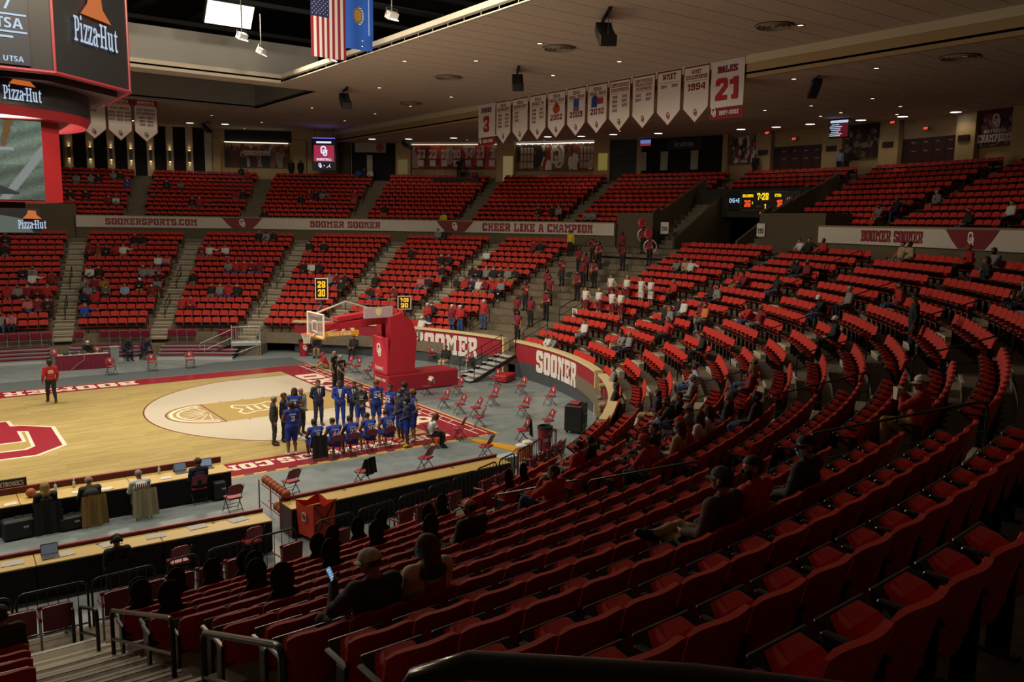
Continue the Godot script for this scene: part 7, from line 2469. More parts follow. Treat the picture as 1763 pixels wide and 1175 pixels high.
	# equipment under and beside the tables
	for e in [[-13.9, 11.15, 0.8, 0.5, 0.4, "large charcoal equipment case under the scorer's table"], [-13.15, 10.9, 0.5, 0.52, 0.35, "black case behind the blonde woman"], [-12.75, 11.2, 0.62, 0.36, 0.35, "black bag with red and white tag beside the hanging coat"], [-8.9, 10.9, 0.35, 0.55, 0.5, "black heap of bags at the end of the scorer's table"]]:
		o = thing("equipment_case", e[5], "case", Vector3(e[0], 0, e[1]), 0.1)
		g = Geo.new(); g.box(Vector3(0, e[3] * 0.5, 0), Vector3(e[2], e[3], e[4]), 0.04); part("shell", g, mat("#1d2026", 0.6), o)
		g = Geo.new(); g.box(Vector3(0.1, e[3] * 0.6, e[4] * 0.5 + 0.006), Vector3(0.12, 0.05, 0.01)); part("tag", g, mat("#b8b4b4", 0.6), o)
		g = Geo.new(); g.tube([Vector3(-0.1, e[3], 0), Vector3(-0.08, e[3] + 0.05, 0), Vector3(0.08, e[3] + 0.05, 0), Vector3(0.1, e[3], 0)], 0.012, 6); part("handle", g, mat("#0e0f12", 0.5), o)
	# ball rack, hamper, coolers, bins
	o = thing("ball_rack", "wheeled rack of basketballs between the tables", "rack", Vector3(-8.15, 0, 13.6), 0.0)
	g = Geo.new()
	for x in [-0.16, 0.16]:
		for z in [-0.85, 0.85]: g.tube([Vector3(x, 0.05, z), Vector3(x, 0.95, z)], 0.018, 6)
		for y in [0.3, 0.82]: g.tube([Vector3(x * 0.6, y, -0.85), Vector3(x * 0.6, y, 0.85)], 0.014, 6)
	part("frame", g, mat("#7a1c28", 0.4), o)
	g = Geo.new()
	for x in [-0.16, 0.16]:
		for z in [-0.85, 0.85]: g.ball(Vector3(x, 0.04, z), Vector3(0.02, 0.04, 0.04), 8)
	part("caster", g, mat("#1a1a1c", 0.5), o)
	for i in 7: basketball(Vector3(-8.15, 0.825, 13.6 - 0.75 + i * 0.25), "orange basketball on the top rail of the rack, %s from the court side" % ordinal(i + 1), "balls on the rack")
	for i in 3: basketball(Vector3(-8.15, 0.305, 13.6 + 0.1 + i * 0.26), "orange basketball on the lower rail of the rack, %s from the middle" % ordinal(i + 1), "balls on the rack")
	o = thing("laundry_hamper", "square orange cloth hamper in a black folding frame", "hamper", Vector3(-7.75, 0, 15.35), 0.25)
	g = Geo.new()
	for k in 4:
		var b := Basis(Vector3.UP, k * PI / 2)
		for i in 4:
			var u0 := -0.36 + i * 0.18; var u1 := u0 + 0.18
			var sag := func(u: float) -> float: return 1.02 - 0.10 * (1.0 - absf(u) / 0.36) 
			g.quad(b * Vector3(u0 * 0.85, 0.12, 0.31), b * Vector3(u1 * 0.85, 0.12, 0.31), b * Vector3(u1, sag.call(u1), 0.36), b * Vector3(u0, sag.call(u0), 0.36))
			g.quad(b * Vector3(u0, sag.call(u0), 0.35), b * Vector3(u1, sag.call(u1), 0.35), b * Vector3(u1 * 0.85, 0.12, 0.30), b * Vector3(u0 * 0.85, 0.12, 0.30))
	g.box(Vector3(0, 0.12, 0), Vector3(0.6, 0.02, 0.6))
	part("cloth_bag", g, mat("#c4391f", 0.8), o)
	g = Geo.new()
	for s in [-1.0, 1.0]:
		g.tube([Vector3(-0.37, 1.04, 0.37 * s), Vector3(0.37, 0.06, 0.37 * s)], 0.014, 6); g.tube([Vector3(0.37, 1.04, 0.37 * s), Vector3(-0.37, 0.06, 0.37 * s)], 0.014, 6)
	part("frame", g, mat("#16161a", 0.4), o)
	g = Geo.new(); g.box(Vector3(-0.37, 0.65, 0.0), Vector3(0.01, 0.22, 0.16)); part("patch", g, mat("#c4bcb8", 0.7), o)
	g = Geo.new(); logo(g, 0.16, face_xf(Vector3(-0.377, 0.65, 0), Vector3(-1, 0, 0)), 0.004); part("patch_print", g, mat("#4a1a20", 0.7), o)
	for e in [[0.85, 12.6, "orange drink cooler with white lid, the one closer to the table"], [1.3, 12.35, "orange drink cooler with white lid, the one closer to the maroon bin"]]:
		o = thing("drink_cooler", e[2], "cooler", Vector3(e[0], 0, e[1]))
		g = Geo.new(); g.lathe([Vector2(0.0, 0.0), Vector2(0.17, 0.0), Vector2(0.19, 0.45), Vector2(0.19, 0.47)], 18); part("tank", g, mat("#c4601a", 0.45), o)
		g = Geo.new(); g.lathe([Vector2(0.2, 0.46), Vector2(0.2, 0.53), Vector2(0.12, 0.57), Vector2(0.0, 0.57)], 18); part("lid", g, mat("#c8c6c4", 0.45), o)
		g = Geo.new(); g.box(Vector3(0, 0.1, 0.19), Vector3(0.04, 0.05, 0.05), 0.008); part("spout", g, mat("#d8d6d4", 0.4), o)
	o = thing("storage_tote", "clear plastic tote on the floor between cooler and table", "tote", Vector3(-0.1, 0, 13.0))
	g = Geo.new(); g.box(Vector3(0, 0.18, 0), Vector3(0.7, 0.36, 0.45), 0.03); part("tub", g, mat("#8fa0a8", 0.3), o)
	g = Geo.new(); g.box(Vector3(0, 0.38, 0), Vector3(0.74, 0.05, 0.49), 0.015); part("lid", g, mat("#a9b4ba", 0.35), o)
	for e in [[2.35, 12.0, 0.27, 0.85, "#6e1524", "maroon barrel bin with black rim and white print by the railings"], [3.1, -12.0, 0.3, 0.95, "#8a1626", "tall red barrel bin beside the bleachers"]]:
		o = thing("barrel_bin", e[5], "bin", Vector3(e[0], 0, e[1]))
		g = Geo.new(); g.lathe([Vector2(0.0, 0.0), Vector2(e[2] * 0.86, 0.0), Vector2(e[2], e[3])], 22); part("drum", g, mat(e[4], 0.5), o)
		g = Geo.new(); g.lathe([Vector2(e[2] * 1.04, e[3] - 0.08), Vector2(e[2] * 1.06, e[3] + 0.02), Vector2(e[2] * 0.8, e[3] + 0.03), Vector2(e[2] * 0.75, e[3] - 0.1), Vector2(0, e[3] - 0.1)], 22); part("rim", g, mat("#1b1b1e", 0.5), o)
		g = Geo.new()
		var fx := face_xf(Vector3(-0.2, 0.5, 0.98).normalized() * 0.0 + Vector3(-0.08, 0.42, e[2] * 0.97), Vector3(-0.3, 0, 1))
		if e[1] > 0: font_text(g, "LOVE", 0.12, fx, 0.3)
		else: logo(g, 0.32, fx.translated_local(Vector3(0.02, 0.1, 0.0)), 0.01)
		part("print", g, mat("#cfc9c6", 0.6), o)
	o = thing("grey_bin", "grey square waste bin at the end of the maroon table", "bin", Vector3(-6.75, 0, -14.7))
	g = Geo.new()
	var tap := PackedVector2Array([Vector2(-0.17, 0), Vector2(0.17, 0), Vector2(0.23, 0.95), Vector2(-0.23, 0.95)])
	g.prism(tap, 0.42, Transform3D(Basis(), Vector3(0, 0, -0.21))); part("tub", g, mat("#7c878d", 0.5), o)
	g = Geo.new(); g.box(Vector3(0, 0.95, 0), Vector3(0.5, 0.05, 0.46), 0.015); part("rim", g, mat("#8d989e", 0.5), o)
	o = thing("red_crate", "low red padded block on the floor beside the stairs", "block", Vector3(8.7, 0, 0.7), 0.5)
	g = Geo.new(); g.box(Vector3(0, 0.2, 0), Vector3(1.2, 0.36, 0.7), 0.06); part("pad", g, mat("#a01c26", 0.5), o)
	g = Geo.new(); g.box(Vector3(0, 0.2, 0.352), Vector3(1.0, 0.03, 0.01)); part("seam", g, mat("#5a1016", 0.6), o)
	basketball(Vector3(8.05, 0, -3.15), "lone basketball on the floor beside the seated man's chair")
	o = thing("mop", "white floor mop leaning upright near the wall stairs", "mop", Vector3(8.3, 0, -2.4))
	g = Geo.new(); g.tube([Vector3(0, 0.06, 0), Vector3(0.35, 1.5, -0.25)], 0.018, 8); part("handle", g, mat("#c9c8c6", 0.4), o)
	g = Geo.new(); g.box(Vector3(0, 0.04, 0), Vector3(0.7, 0.07, 0.16), 0.02); part("head", g, mat("#b8a9ac", 0.9), o)
	o = thing("equipment_cart", "black wheeled sound rack behind the railing corner", "cart", Vector3(5.0, 0, 10.6), 0.6)
	g = Geo.new(); g.box(Vector3(0, 0.6, 0), Vector3(0.9, 1.0, 0.7), 0.03); part("cabinet", g, mat("#15161a", 0.5), o)
	for i in 4:
		g = Geo.new(); g.box(Vector3(-0.02, 0.3 + i * 0.22, 0.352), Vector3(0.78, 0.17, 0.02), 0.005); part("rack_unit", g, mat("#26282e", 0.4), o)
	g = Geo.new(); g.box(Vector3(0.05, 0.74, 0.368), Vector3(0.3, 0.04, 0.01)); part("white_label", g, mat("#c4c8cc", 0.5), o)
	g = Geo.new()
	for x in [-0.35, 0.35]:
		for z in [-0.25, 0.25]: g.ball(Vector3(x, 0.05, z), Vector3(0.03, 0.05, 0.05), 8)
	part("caster", g, mat("#0e0e10", 0.5), o)
	g = Geo.new(); g.box(Vector3(0, 1.14, 0), Vector3(0.5, 0.08, 0.4), 0.02)
	on_table("folded_cap", g, mat("#8a2a34", 0.8), Vector3(4.95, 0.0, 10.6), 0.6, "small maroon cap lying on the black sound rack", "cap")
	g = Geo.new(); flat_poly(g, PackedVector2Array([Vector2(0.75, 9.55), Vector2(1.05, 9.45), Vector2(1.75, 11.2), Vector2(1.25, 11.6)]), -0.008, 0.03)
	single("floor_mat", g, mat("#b98a1a", 0.6), "yellow and orange strip mat on the floor beside the court corner", "mat")
	# maroon draped table
	o = thing("draped_table", "table under a pleated maroon cloth beyond the far sideline", "table", Vector3(-8.4, 0, -14.0), -0.1)
	g = Geo.new()
	for i in 40:
		for side in [[0.72, 1.0], [-0.72, -1.0]]:
			var x0 := -1.3 + 2.6 * i / 40.0; var x1 := x0 + 0.065
			var z0: float = side[0] * 0.5 + 0.02 * sin(i * 2.2) * side[1]; var z1: float = side[0] * 0.5 + 0.02 * sin((i + 1) * 2.2) * side[1]
			var q := [Vector3(x0, 0.0, z0 * 1.03), Vector3(x1, 0.0, z1 * 1.03), Vector3(x1, 0.76, side[0] * 0.5), Vector3(x0, 0.76, side[0] * 0.5)]
			if side[1] < 0: q.reverse()
			g.quad(q[0], q[1], q[2], q[3])
	for s in [-1.0, 1.0]: g.box(Vector3(s * 1.29, 0.38, 0), Vector3(0.03, 0.76, 0.72))
	g.box(Vector3(0, 0.755, 0), Vector3(2.6, 0.02, 0.74))
	part("cloth", g, mat("#6a1232", 0.8), o)
	g = Geo.new(); g.box(Vector3(0, 0.775, 0.05), Vector3(2.4, 0.015, 0.5)); part("white_runner", g, mat("#a5a29c", 0.8), o)
	g = Geo.new(); g.tube([Vector3(0.05, 0.77, 0.37), Vector3(0.02, 0.5, 0.40), Vector3(-0.25, 0.35, 0.41), Vector3(-0.5, 0.12, 0.41), Vector3(-0.62, 0.02, 0.42)], 0.012, 6)
	part("hanging_cable", g, mat("#b08a80", 0.6), o)
	for i in 5:
		g = Geo.new(); g.box(Vector3(0, 0.06, 0), Vector3(0.25 + 0.05 * (i % 2), 0.1 + 0.04 * (i % 3), 0.2), 0.01)
		on_table("desk_device", g, mat(["#26282c", "#3c3e42", "#55524c", "#17181c", "#3a3530"][i], 0.5), Vector3(-9.2 + i * 0.42, 0.785, -14.0 - 0.04 * i), 0.3 * i, "small dark device on the maroon table, %s along it" % ordinal(i + 1), "device", "devices on the maroon table")
	# bleachers below the far seats
	for sp in [[-86.0, -76.6, "at the end by the hanging screens"], [-74.2, -64.2, "behind the police officers"], [-61.6, -50.0, "behind the grey ramp"]]:
		o = thing("bleachers", "low folding bleachers with aluminium treads, the block " + sp[2], "bleachers")
		for i in 4:
			var d := -3.15 + i * 0.42
			g = Geo.new()
			sweep(g, sp[0], sp[1], func(_a): return [Vector2(d, 0.10 + i * 0.15), Vector2(d + 0.26, 0.10 + i * 0.15), Vector2(d + 0.26, 0.16 + i * 0.15), Vector2(d, 0.16 + i * 0.15)], 1.5)
			part("aluminium_tread", g, mat("#9aa0a4", 0.35, 0.4), o)
			g = Geo.new()
			sweep(g, sp[0] + 0.3, sp[1] - 0.3, func(_a): return [Vector2(d + 0.2, 0.2 + i * 0.15), Vector2(d + 0.42, 0.2 + i * 0.15), Vector2(d + 0.42, 0.235 + i * 0.15), Vector2(d + 0.2, 0.235 + i * 0.15)], 1.5)
			part("maroon_seat_board", g, mat("#7c1440", 0.5), o)
		g = Geo.new()
		sweep(g, sp[0], sp[1], func(_a): return [Vector2(-3.16, -0.01), Vector2(-3.1, -0.01), Vector2(-3.1, 0.1), Vector2(-3.16, 0.1)], 1.5)
		part("kick_board", g, mat("#aeb4b8", 0.5), o)
		g = Geo.new()
		sweep(g, sp[0] + 0.2, sp[1] - 0.2, func(_a): return [Vector2(-2.9, -0.01), Vector2(-1.72, -0.01), Vector2(-1.72, 0.5), Vector2(-1.9, 0.5), Vector2(-2.9, 0.12)], 1.5)
		part("dark_understructure", g, mat("#17171a", 0.8), o)
	# grey aluminium ramp and landing
	o = thing("access_ramp", "grey aluminium landing with railed ramp in front of the far bleachers", "ramp", Vector3(0.35, 0, -14.1), -0.3)
	var alu := mat("#a9b0b4", 0.35, 0.5)
	g = Geo.new(); g.box(Vector3(0, 0.72, 0), Vector3(1.7, 0.22, 1.1), 0.02); part("landing", g, alu, o)
	g = Geo.new(); g.box(Vector3(-1.65, 0.4, 0.1), Vector3(1.9, 0.06, 0.9), 0.01, Basis(Vector3.BACK, 0.42)); part("ramp_deck", g, mat("#3a3f44", 0.5), o)
	for x in [-0.8, 0.8]:
		for z in [-0.5, 0.5]:
			g = Geo.new(); g.tube([Vector3(x, 0, z), Vector3(x, 1.75, z)], 0.028, 6); part("post", g, alu, o)
	for i in 11:
		g = Geo.new(); g.tube([Vector3(-0.72 + i * 0.145, 0.85, 0.52), Vector3(-0.72 + i * 0.145, 1.72, 0.52)], 0.014, 5); part("picket", g, alu, o)
	g = Geo.new()
	for y in [0.86, 1.74]: g.tube([Vector3(-0.8, y, 0.52), Vector3(0.8, y, 0.52)], 0.024, 6)
	g.tube([Vector3(0.8, 1.74, -0.5), Vector3(0.8, 1.74, 0.5)], 0.024, 6)
	part("guard_rail", g, alu, o)
	g = Geo.new()
	for z in [0.52]:
		g.tube([Vector3(-0.8, 1.6, z), Vector3(-2.5, 0.85, z), Vector3(-2.62, 0.7, z), Vector3(-2.5, 0.5, z), Vector3(-2.2, 0.5, z), Vector3(-0.8, 1.1, z)], 0.024, 6)
		g.tube([Vector3(-2.3, 0.0, z), Vector3(-2.3, 0.9, z)], 0.024, 6)
		g.tube([Vector3(-0.75, 0.1, z), Vector3(0.75, 0.65, z)], 0.022, 6)
	part("ramp_rail", g, alu, o)
	# stairs from the floor through the gap in the lettered wall
	var at := bowl(-2.75, -0.1, 0.0)
	var dir := -out_dir(-2.75)
	o = thing("floor_stairs", "metal stairs from the floor up through the gap between BOOMER and SOONER", "stairs", at)
	o.basis = Basis(Vector3.UP.cross(-dir), Vector3.UP, -dir)
	for i in 7:
		g = Geo.new(); g.box(Vector3(0, 1.08 - i * 0.165, -0.25 - i * 0.42), Vector3(1.15, 0.045, 0.42), 0.008); part("tread", g, mat("#a9adae", 0.5), o)
	g = Geo.new()
	for s in [-0.6, 0.6]: g.box(Vector3(s, 0.5, -1.5), Vector3(0.05, 0.2, 3.3), 0.01, Basis(Vector3.RIGHT, -0.375))
	part("stringer", g, mat("#1b1d20", 0.5), o)
	g = Geo.new()
	for s in [-0.6, 0.6]:
		for h in [0.55, 0.95]: g.tube([Vector3(s, 1.15 + h, 0.1), Vector3(s, 0.1 + h, -2.75)], 0.02, 6)
		for z in [0.0, -1.3, -2.7]: g.tube([Vector3(s, 1.1 + z * 0.39 - 0.05, z), Vector3(s, 2.1 + z * 0.39, z)], 0.02, 6)
	part("stair_rail", g, mat("#131417", 0.4), o)
	# black railings before the front row
	var bar := CylinderMesh.new()
	bar.top_radius = 0.009; bar.bottom_radius = 0.009; bar.height = 0.78; bar.radial_segments = 5; bar.rings = 0; bar.cap_top = false; bar.cap_bottom = false
	var black := mat("#101116", 0.3)
	var n := 0
	for sp in [[93.2, 91.2], [91.0, 87.6], [87.4, 84.3], [83.7, 82.0], [81.5, 79.4], [79.0, 76.3], [75.0, 72.4], [72.1, 69.3], [68.9, 66.6], [66.3, 64.2], [63.9, 61.6], [61.3, 58.8], [58.4, 56.2], [55.6, 53.6], [53.2, 51.4], [49.6, 47.8]]:
		n += 1
		var a0: float = sp[1]; var a1: float = sp[0]
		var dd := front_d(a0) - 0.68
		o = thing("railing", "black barred railing panel before the maroon front row, %s one from the floor entry stairs" % ordinal(n), "railing", bowl(a0, dd, 0.62), 0.0, "front railings of the near stand")
		var b0 := Vector3.ZERO
		var u: Vector3 = bowl(a1, front_d(a1) - 0.68, 0.62) - bowl(a0, dd, 0.62)
		var w := u.normalized()
		g = Geo.new()
		g.tube([Vector3(0, -0.02, 0), Vector3(0, 0.8, 0), w * 0.04 + Vector3(0, 0.87, 0), w * 0.12 + Vector3(0, 0.9, 0), u - w * 0.12 + Vector3(0, 0.9, 0), u - w * 0.04 + Vector3(0, 0.87, 0), u + Vector3(0, 0.8, 0), u + Vector3(0, -0.02, 0)], 0.022, 8)
		part("frame", g, black, o)
		g = Geo.new(); g.tube([Vector3(0, 0.09, 0), u + Vector3(0, 0.09, 0)], 0.016, 6); part("bottom_bar", g, black, o)
		var m := int(u.length() / 0.15)
		for i in range(1, m):
			var x := part_mesh("baluster", bar, black, o)
			x.position = u * (float(i) / m) + Vector3(0, 0.48, 0)
	# cutouts on the near seats
	n = 0
	for e in [[78.8, 0], [76.8, 0], [74.9, 0], [80.82, 1], [79.2, 2], [83.22, 1], [82.0, 3], [84.6, 3], [85.74, 5], [76.56, 2], [80.1, 4], [86.88, 0], [85.3, 0], [87.54, 3], [83.4, 0], [72.72, 1], [87.2, 1], [81.9, 0], [68.2, 1], [66.6, 1]]:
		var q := seat_near(e[0], e[1], "l")
		if q.is_empty(): continue
		used[q[1]] = true
		n += 1
		var xf := seat_xf(q[0], row_d(q[0], e[1]) - 0.16, row_y(e[1]))
		o = thing("cardboard_cutout", "dark cardboard head cutout on the %s seat of the %s red row, block %s"  % [ordinal(int(q[1].split(" ")[2]) + 1), ordinal(int(e[1]) + 1), "by the entry stairs" if q[2] == "12" else "past the railed aisle"], "cutout", Vector3.ZERO, 0.0, "cardboard cutouts on the near seats")
		o.transform = xf
		g = Geo.new()
		var p := PackedVector2Array()
		for k in 17:
			var a := -PI * 0.22 + PI * 1.44 * k / 16.0
			p.append(Vector2(cos(a) * 0.155, 1.06 + sin(a) * 0.19))
		for k in [Vector2(-0.2, 0.84), Vector2(-0.26, 0.72), Vector2(-0.26, 0.45), Vector2(0.26, 0.45), Vector2(0.26, 0.72), Vector2(0.2, 0.84)]: p.append(k)
		g.prism(p, 0.02, Transform3D(Basis(Vector3.RIGHT, -0.12), Vector3(0, 0, 0.08)))
		part("board", g, mat("#0b0a0d", 0.9), o)

# ---- players, officials and the crowd close by -----------------------------------------------
func back_number(o: Node3D, d: Dictionary, num: String, hexc: String, front := false) -> void:
	var g := Geo.new()
	var c: Vector3 = d.pose.chest
	var down: Vector3 = (d.pose.pelvis - c).normalized()
	var z := Vector3(0, 0, 1) if not front else Vector3(0, 0, -1)
	z = (z - down * z.dot(down)).normalized()
	var xf := Transform3D(Basis((-down).cross(z), -down, z), c + down * 0.06 + z * 0.142)
	flat_text(g, num, 0.17, 0.11 * num.length() + 0.02, xf, 0.006)
	g.box(xf * Vector3(0, 0.13, 0), Vector3(0.2, 0.025, 0.008), 0.0, xf.basis)
	part("jersey_number", g, mat(hexc, 0.7), o)

func suit_front(o: Node3D, d: Dictionary, tie: String) -> void:
	var c: Vector3 = d.pose.chest
	var g := Geo.new()
	g.prism(PackedVector2Array([Vector2(-0.075, 0.16), Vector2(0.0, -0.22), Vector2(0.075, 0.16)]), 0.012, Transform3D(Basis(Vector3(-1, 0, 0), Vector3.UP, Vector3(0, 0, -1)), c + Vector3(0, 0.0, -0.128)))
	part("shirt_front", g, mat("#c4c8cc", 0.7), o)
	g = Geo.new()
	g.prism(PackedVector2Array([Vector2(-0.018, 0.15), Vector2(-0.03, -0.12), Vector2(0, -0.18), Vector2(0.03, -0.12), Vector2(0.018, 0.15)]), 0.01, Transform3D(Basis(Vector3(-1, 0, 0), Vector3.UP, Vector3(0, 0, -1)), c + Vector3(0, 0.0, -0.141)))
	part("tie", g, mat(tie, 0.6), o)

func floor_xf(x: float, z: float, yaw: float, s := 1.0) -> Transform3D:
	return Transform3D(Basis(Vector3.UP, yaw) * s, Vector3(x, 0.012 if absf(x + 14.0) < 16.3 and absf(z) < 9.3 else -0.01, z))

func chair_sit() -> Dictionary:      # seated on a folding chair placed at the same spot
	var p := sit_pose()
	for k in p:
		if p[k] is Vector3: p[k] += Vector3(0, -0.035, 0.26)
	p.anl.y = 0.085; p.anr.y = 0.085; p.toel.y = 0.038; p.toer.y = 0.038
	return p

func build_court_people() -> void:
	var st := stand_pose()
	var C := 0.024
	var v_clasp := mk(st, {"ell": Vector3(-0.26, 1.14, 0.02), "elr": Vector3(0.26, 1.14, 0.02), "wrl": Vector3(-0.04, 0.98, -0.19), "wrr": Vector3(0.04, 0.98, -0.20), "handl": "curl", "handr": "curl"}, C)
	var v_stand := mk(st, {"nod": -0.15}, C)
	var v_behind := mk(st, {"ell": Vector3(-0.25, 1.14, 0.1), "elr": Vector3(0.25, 1.14, 0.1), "wrl": Vector3(-0.08, 0.97, 0.19), "wrr": Vector3(0.08, 0.97, 0.19), "handl": "curl", "handr": "curl"}, C)
	var v_hips := mk(st, {"ell": Vector3(-0.38, 1.18, 0.05), "elr": Vector3(0.38, 1.18, 0.05), "wrl": Vector3(-0.2, 1.02, -0.02), "wrr": Vector3(0.2, 1.02, -0.02), "handl": "curl", "handr": "curl", "nod": -0.2}, C)
	var v_point := mk(st, {"ell": Vector3(-0.36, 1.18, -0.02), "wrl": Vector3(-0.52, 1.02, -0.1), "elr": Vector3(0.26, 1.16, -0.04), "wrr": Vector3(0.1, 1.02, -0.24), "nod": -0.25}, C)
	var v_arms := mk(st, {"ell": Vector3(-0.26, 1.16, -0.06), "elr": Vector3(0.26, 1.16, -0.06), "wrl": Vector3(0.08, 1.18, -0.2), "wrr": Vector3(-0.08, 1.21, -0.19), "handl": "curl", "handr": "curl"}, C)
	var v_walk := mk(st, {"knl": Vector3(-0.1, 0.5, -0.16), "anl": Vector3(-0.1, 0.085, -0.22), "toel": Vector3(-0.12, 0.038, -0.38), "knr": Vector3(0.1, 0.5, 0.06), "anr": Vector3(0.1, 0.12, 0.3), "toer": Vector3(0.11, 0.05, 0.16), "ell": Vector3(-0.27, 1.16, 0.1), "wrl": Vector3(-0.29, 0.94, -0.02), "elr": Vector3(0.27, 1.16, -0.02), "wrr": Vector3(0.28, 0.95, -0.18)}, C)
	var cs := chair_sit()
	var v_sit := mk(cs, {"nod": -0.1, "wrl": Vector3(-0.12, 0.66, -0.3), "wrr": Vector3(0.12, 0.66, -0.3)}, C)
	var v_lean := mk(cs, {"nod": -0.3, "chest": Vector3(0, 0.86, -0.03), "neck": Vector3(0, 1.03, -0.12), "head": Vector3(0, 1.08, -0.16), "shl": Vector3(-0.19, 0.97, -0.08), "shr": Vector3(0.19, 0.97, -0.08), "ell": Vector3(-0.24, 0.70, -0.24), "elr": Vector3(0.24, 0.70, -0.24), "wrl": Vector3(-0.07, 0.60, -0.44), "wrr": Vector3(0.07, 0.60, -0.44)}, C)
	var hub := Vector2(-3.2, 7.0)
	# coaches in suits
	for e in [[-5.48, 6.25, v_stand, "charcoal", "charcoal", 1.02, 5, "#3a2a2a", "heavy-set grey-haired coach in black suit at the outside of the huddle", "short"], [-5.0, 5.95, v_stand, "navy", "navy", 1.03, 1, "#5a1a5a", "coach in navy suit behind the player with braids", "short"], [-4.1, 5.35, v_clasp, "grey", "charcoal", 1.02, 5, "#4a4a52", "balding coach in grey suit with clasped hands", "bald"], [-3.0, 4.4, v_behind, "navy", "navy", 1.04, 0, "#7a1a3a", "tall coach in navy suit with maroon tie, hands behind his back", "short"], [-2.35, 5.0, v_point, "royal", "royal", 1.05, 3, "#b8bcc0", "coach in bright blue suit gesturing into the huddle", "crop"], [-1.75, 5.0, v_stand, "navy", "navy", 1.0, 1, "#2a3a5a", "masked coach in dark navy suit behind the blue suit", "short"]]:
		var o := person(e[2], floor_xf(e[0], e[1], yaw_to(Vector2(e[0], e[1]), hub), e[5]), {"topc": e[3], "lowc": e[4], "shoe": "brown", "hair": e[9], "hairc": e[6], "skin": 3 if e[3] == "royal" else 0}, e[8], "coaches in the huddle")
		suit_front(o, e[2], e[7])
	# standing players
	for e in [[-5.45, 7.85, v_arms, "3", 4, "short", "player in blue with arms folded, back turned, at the outer end of the huddle", 0.0, true], [-4.5, 5.75, v_arms, "1", 3, "braids", "player with long braids facing the bench", 2.6, false], [-1.3, 6.0, v_stand, "24", 0, "afro", "curly-haired player number 24 looking down", 3.0, false], [-1.2, 7.0, v_stand, "12", 1, "short", "masked player in blue beside number 24", 1.9, false], [-1.0, 8.4, v_hips, "5", 5, "afro", "blond player in blue with hands on hips", 1.3, false]]:
		var o := person(e[2], floor_xf(e[0], e[1], e[7], 1.08), {"top": "jersey", "topc": "royal", "low": "shorts", "lowc": "royal", "shoe": "white", "hair": e[5], "hairc": 4 if e[3] == "5" or e[3] == "24" else 0, "skin": e[4]}, e[6], "players in the huddle")
		if not e[8]: back_number(o, e[2], e[3], "#c4c6ca", true)
		else: back_number(o, e[2], e[3], "#c4c6ca")
	for e in [[-1.85, 5.75, v_clasp, "short", 1, "player in black long-sleeved shirt with white print", 3.0, 1.0, "royal"], [-1.45, 8.25, v_clasp, "crop", 3, "tall masked player in dark blue hooded top", 1.6, 1.12, "navy"], [-0.7, 7.2, v_stand, "afro", 3, "player in dark top hidden behind the tall hooded one", 1.8, 1.1, "navy"], [-1.6, 9.0, v_clasp, "afro", 3, "player in dark top and bright yellow shoes", 1.2, 1.02, "navy"]]:
		var o := person(e[2], floor_xf(e[0], e[1], e[6], e[7]), {"topc": "charcoal" if e[5].begins_with("player in black") else "navy", "low": "shorts", "lowc": "royal", "shoe": "yellow" if e[5].ends_with("shoes") else "orange", "hair": e[3], "skin": e[4], "mask": "#8fb0bb"}, e[5], "players in the huddle")
		if e[5].begins_with("player in black"):
			var g := Geo.new()
			for i in 3: g.box(e[2].pose.chest + Vector3(0, 0.02 - i * 0.06, -0.145), Vector3(0.18 - 0.05 * (i % 2), 0.025, 0.008))
			part("chest_print", g, mat("#b8bcc0", 0.7), o)
	# seated players
	for e in [[-4.93, 8.75, "3", 3, "seated player wearing three with a dark jacket on his chair"], [-4.35, 8.95, "44", 1, "seated player wearing forty-four"], [-3.72, 8.95, "22", 4, "seated player wearing twenty-two"], [-3.0, 8.85, "10", 0, "seated player wearing ten"], [-2.25, 8.8, "20", 1, "seated player wearing twenty"]]:
		chair(e[0], e[1], 0.12 * (e[1] - 8.8), "maroon folding chair under " + e[4].replace(" with a dark jacket on his chair", ""), "bench chairs of the huddle")
		var o := person(v_lean, floor_xf(e[0], e[1], 0.0, 1.06), {"top": "jersey", "topc": "royal", "low": "shorts", "lowc": "royal", "shoe": "white", "hair": "crop", "skin": e[3]}, e[4] + " in blue on the bench", "players in the huddle")
		back_number(o, v_lean, e[2], "#c4bcc0")
	drape(Vector3(-4.93, 0, 8.75), 0.0, 0.5, 0.75, mat("#0e1014", 0.9), "black jacket over the chair of number 3")
	var o := person(v_lean, floor_xf(-0.95, 9.6, -1.9, 0.98), {"top": "tee", "topc": "white", "lowc": "black", "shoe": "black", "hair": "long", "hairc": 2, "skin": 0, "mask": "#8a5a66"}, "person in loose white shirt bending on the border corner")
	chair(-0.95, 9.6, -1.9, "maroon folding chair under the person in loose white shirt", "bench chairs of the huddle")
	o = thing("drink_carrier", "orange bottle carrier on the border corner beside the white shirt", "carrier", Vector3(-0.35, 0.012, 9.1), 0.4)
	var g := Geo.new(); g.box(Vector3(0, 0.11, 0), Vector3(0.42, 0.2, 0.28), 0.03); part("tray", g, mat("#c4561a", 0.5), o)
	for i in 6:
		g = Geo.new(); g.lathe([Vector2(0.0, 0.05), Vector2(0.04, 0.05), Vector2(0.04, 0.24), Vector2(0.015, 0.28), Vector2(0, 0.28)], 10, Transform3D(Basis(), Vector3(-0.13 + 0.13 * (i % 3), 0, -0.06 + 0.12 * (i / 3)))); part("bottle", g, mat("#d07a30" if i % 2 else "#c9c4bc", 0.4), o)
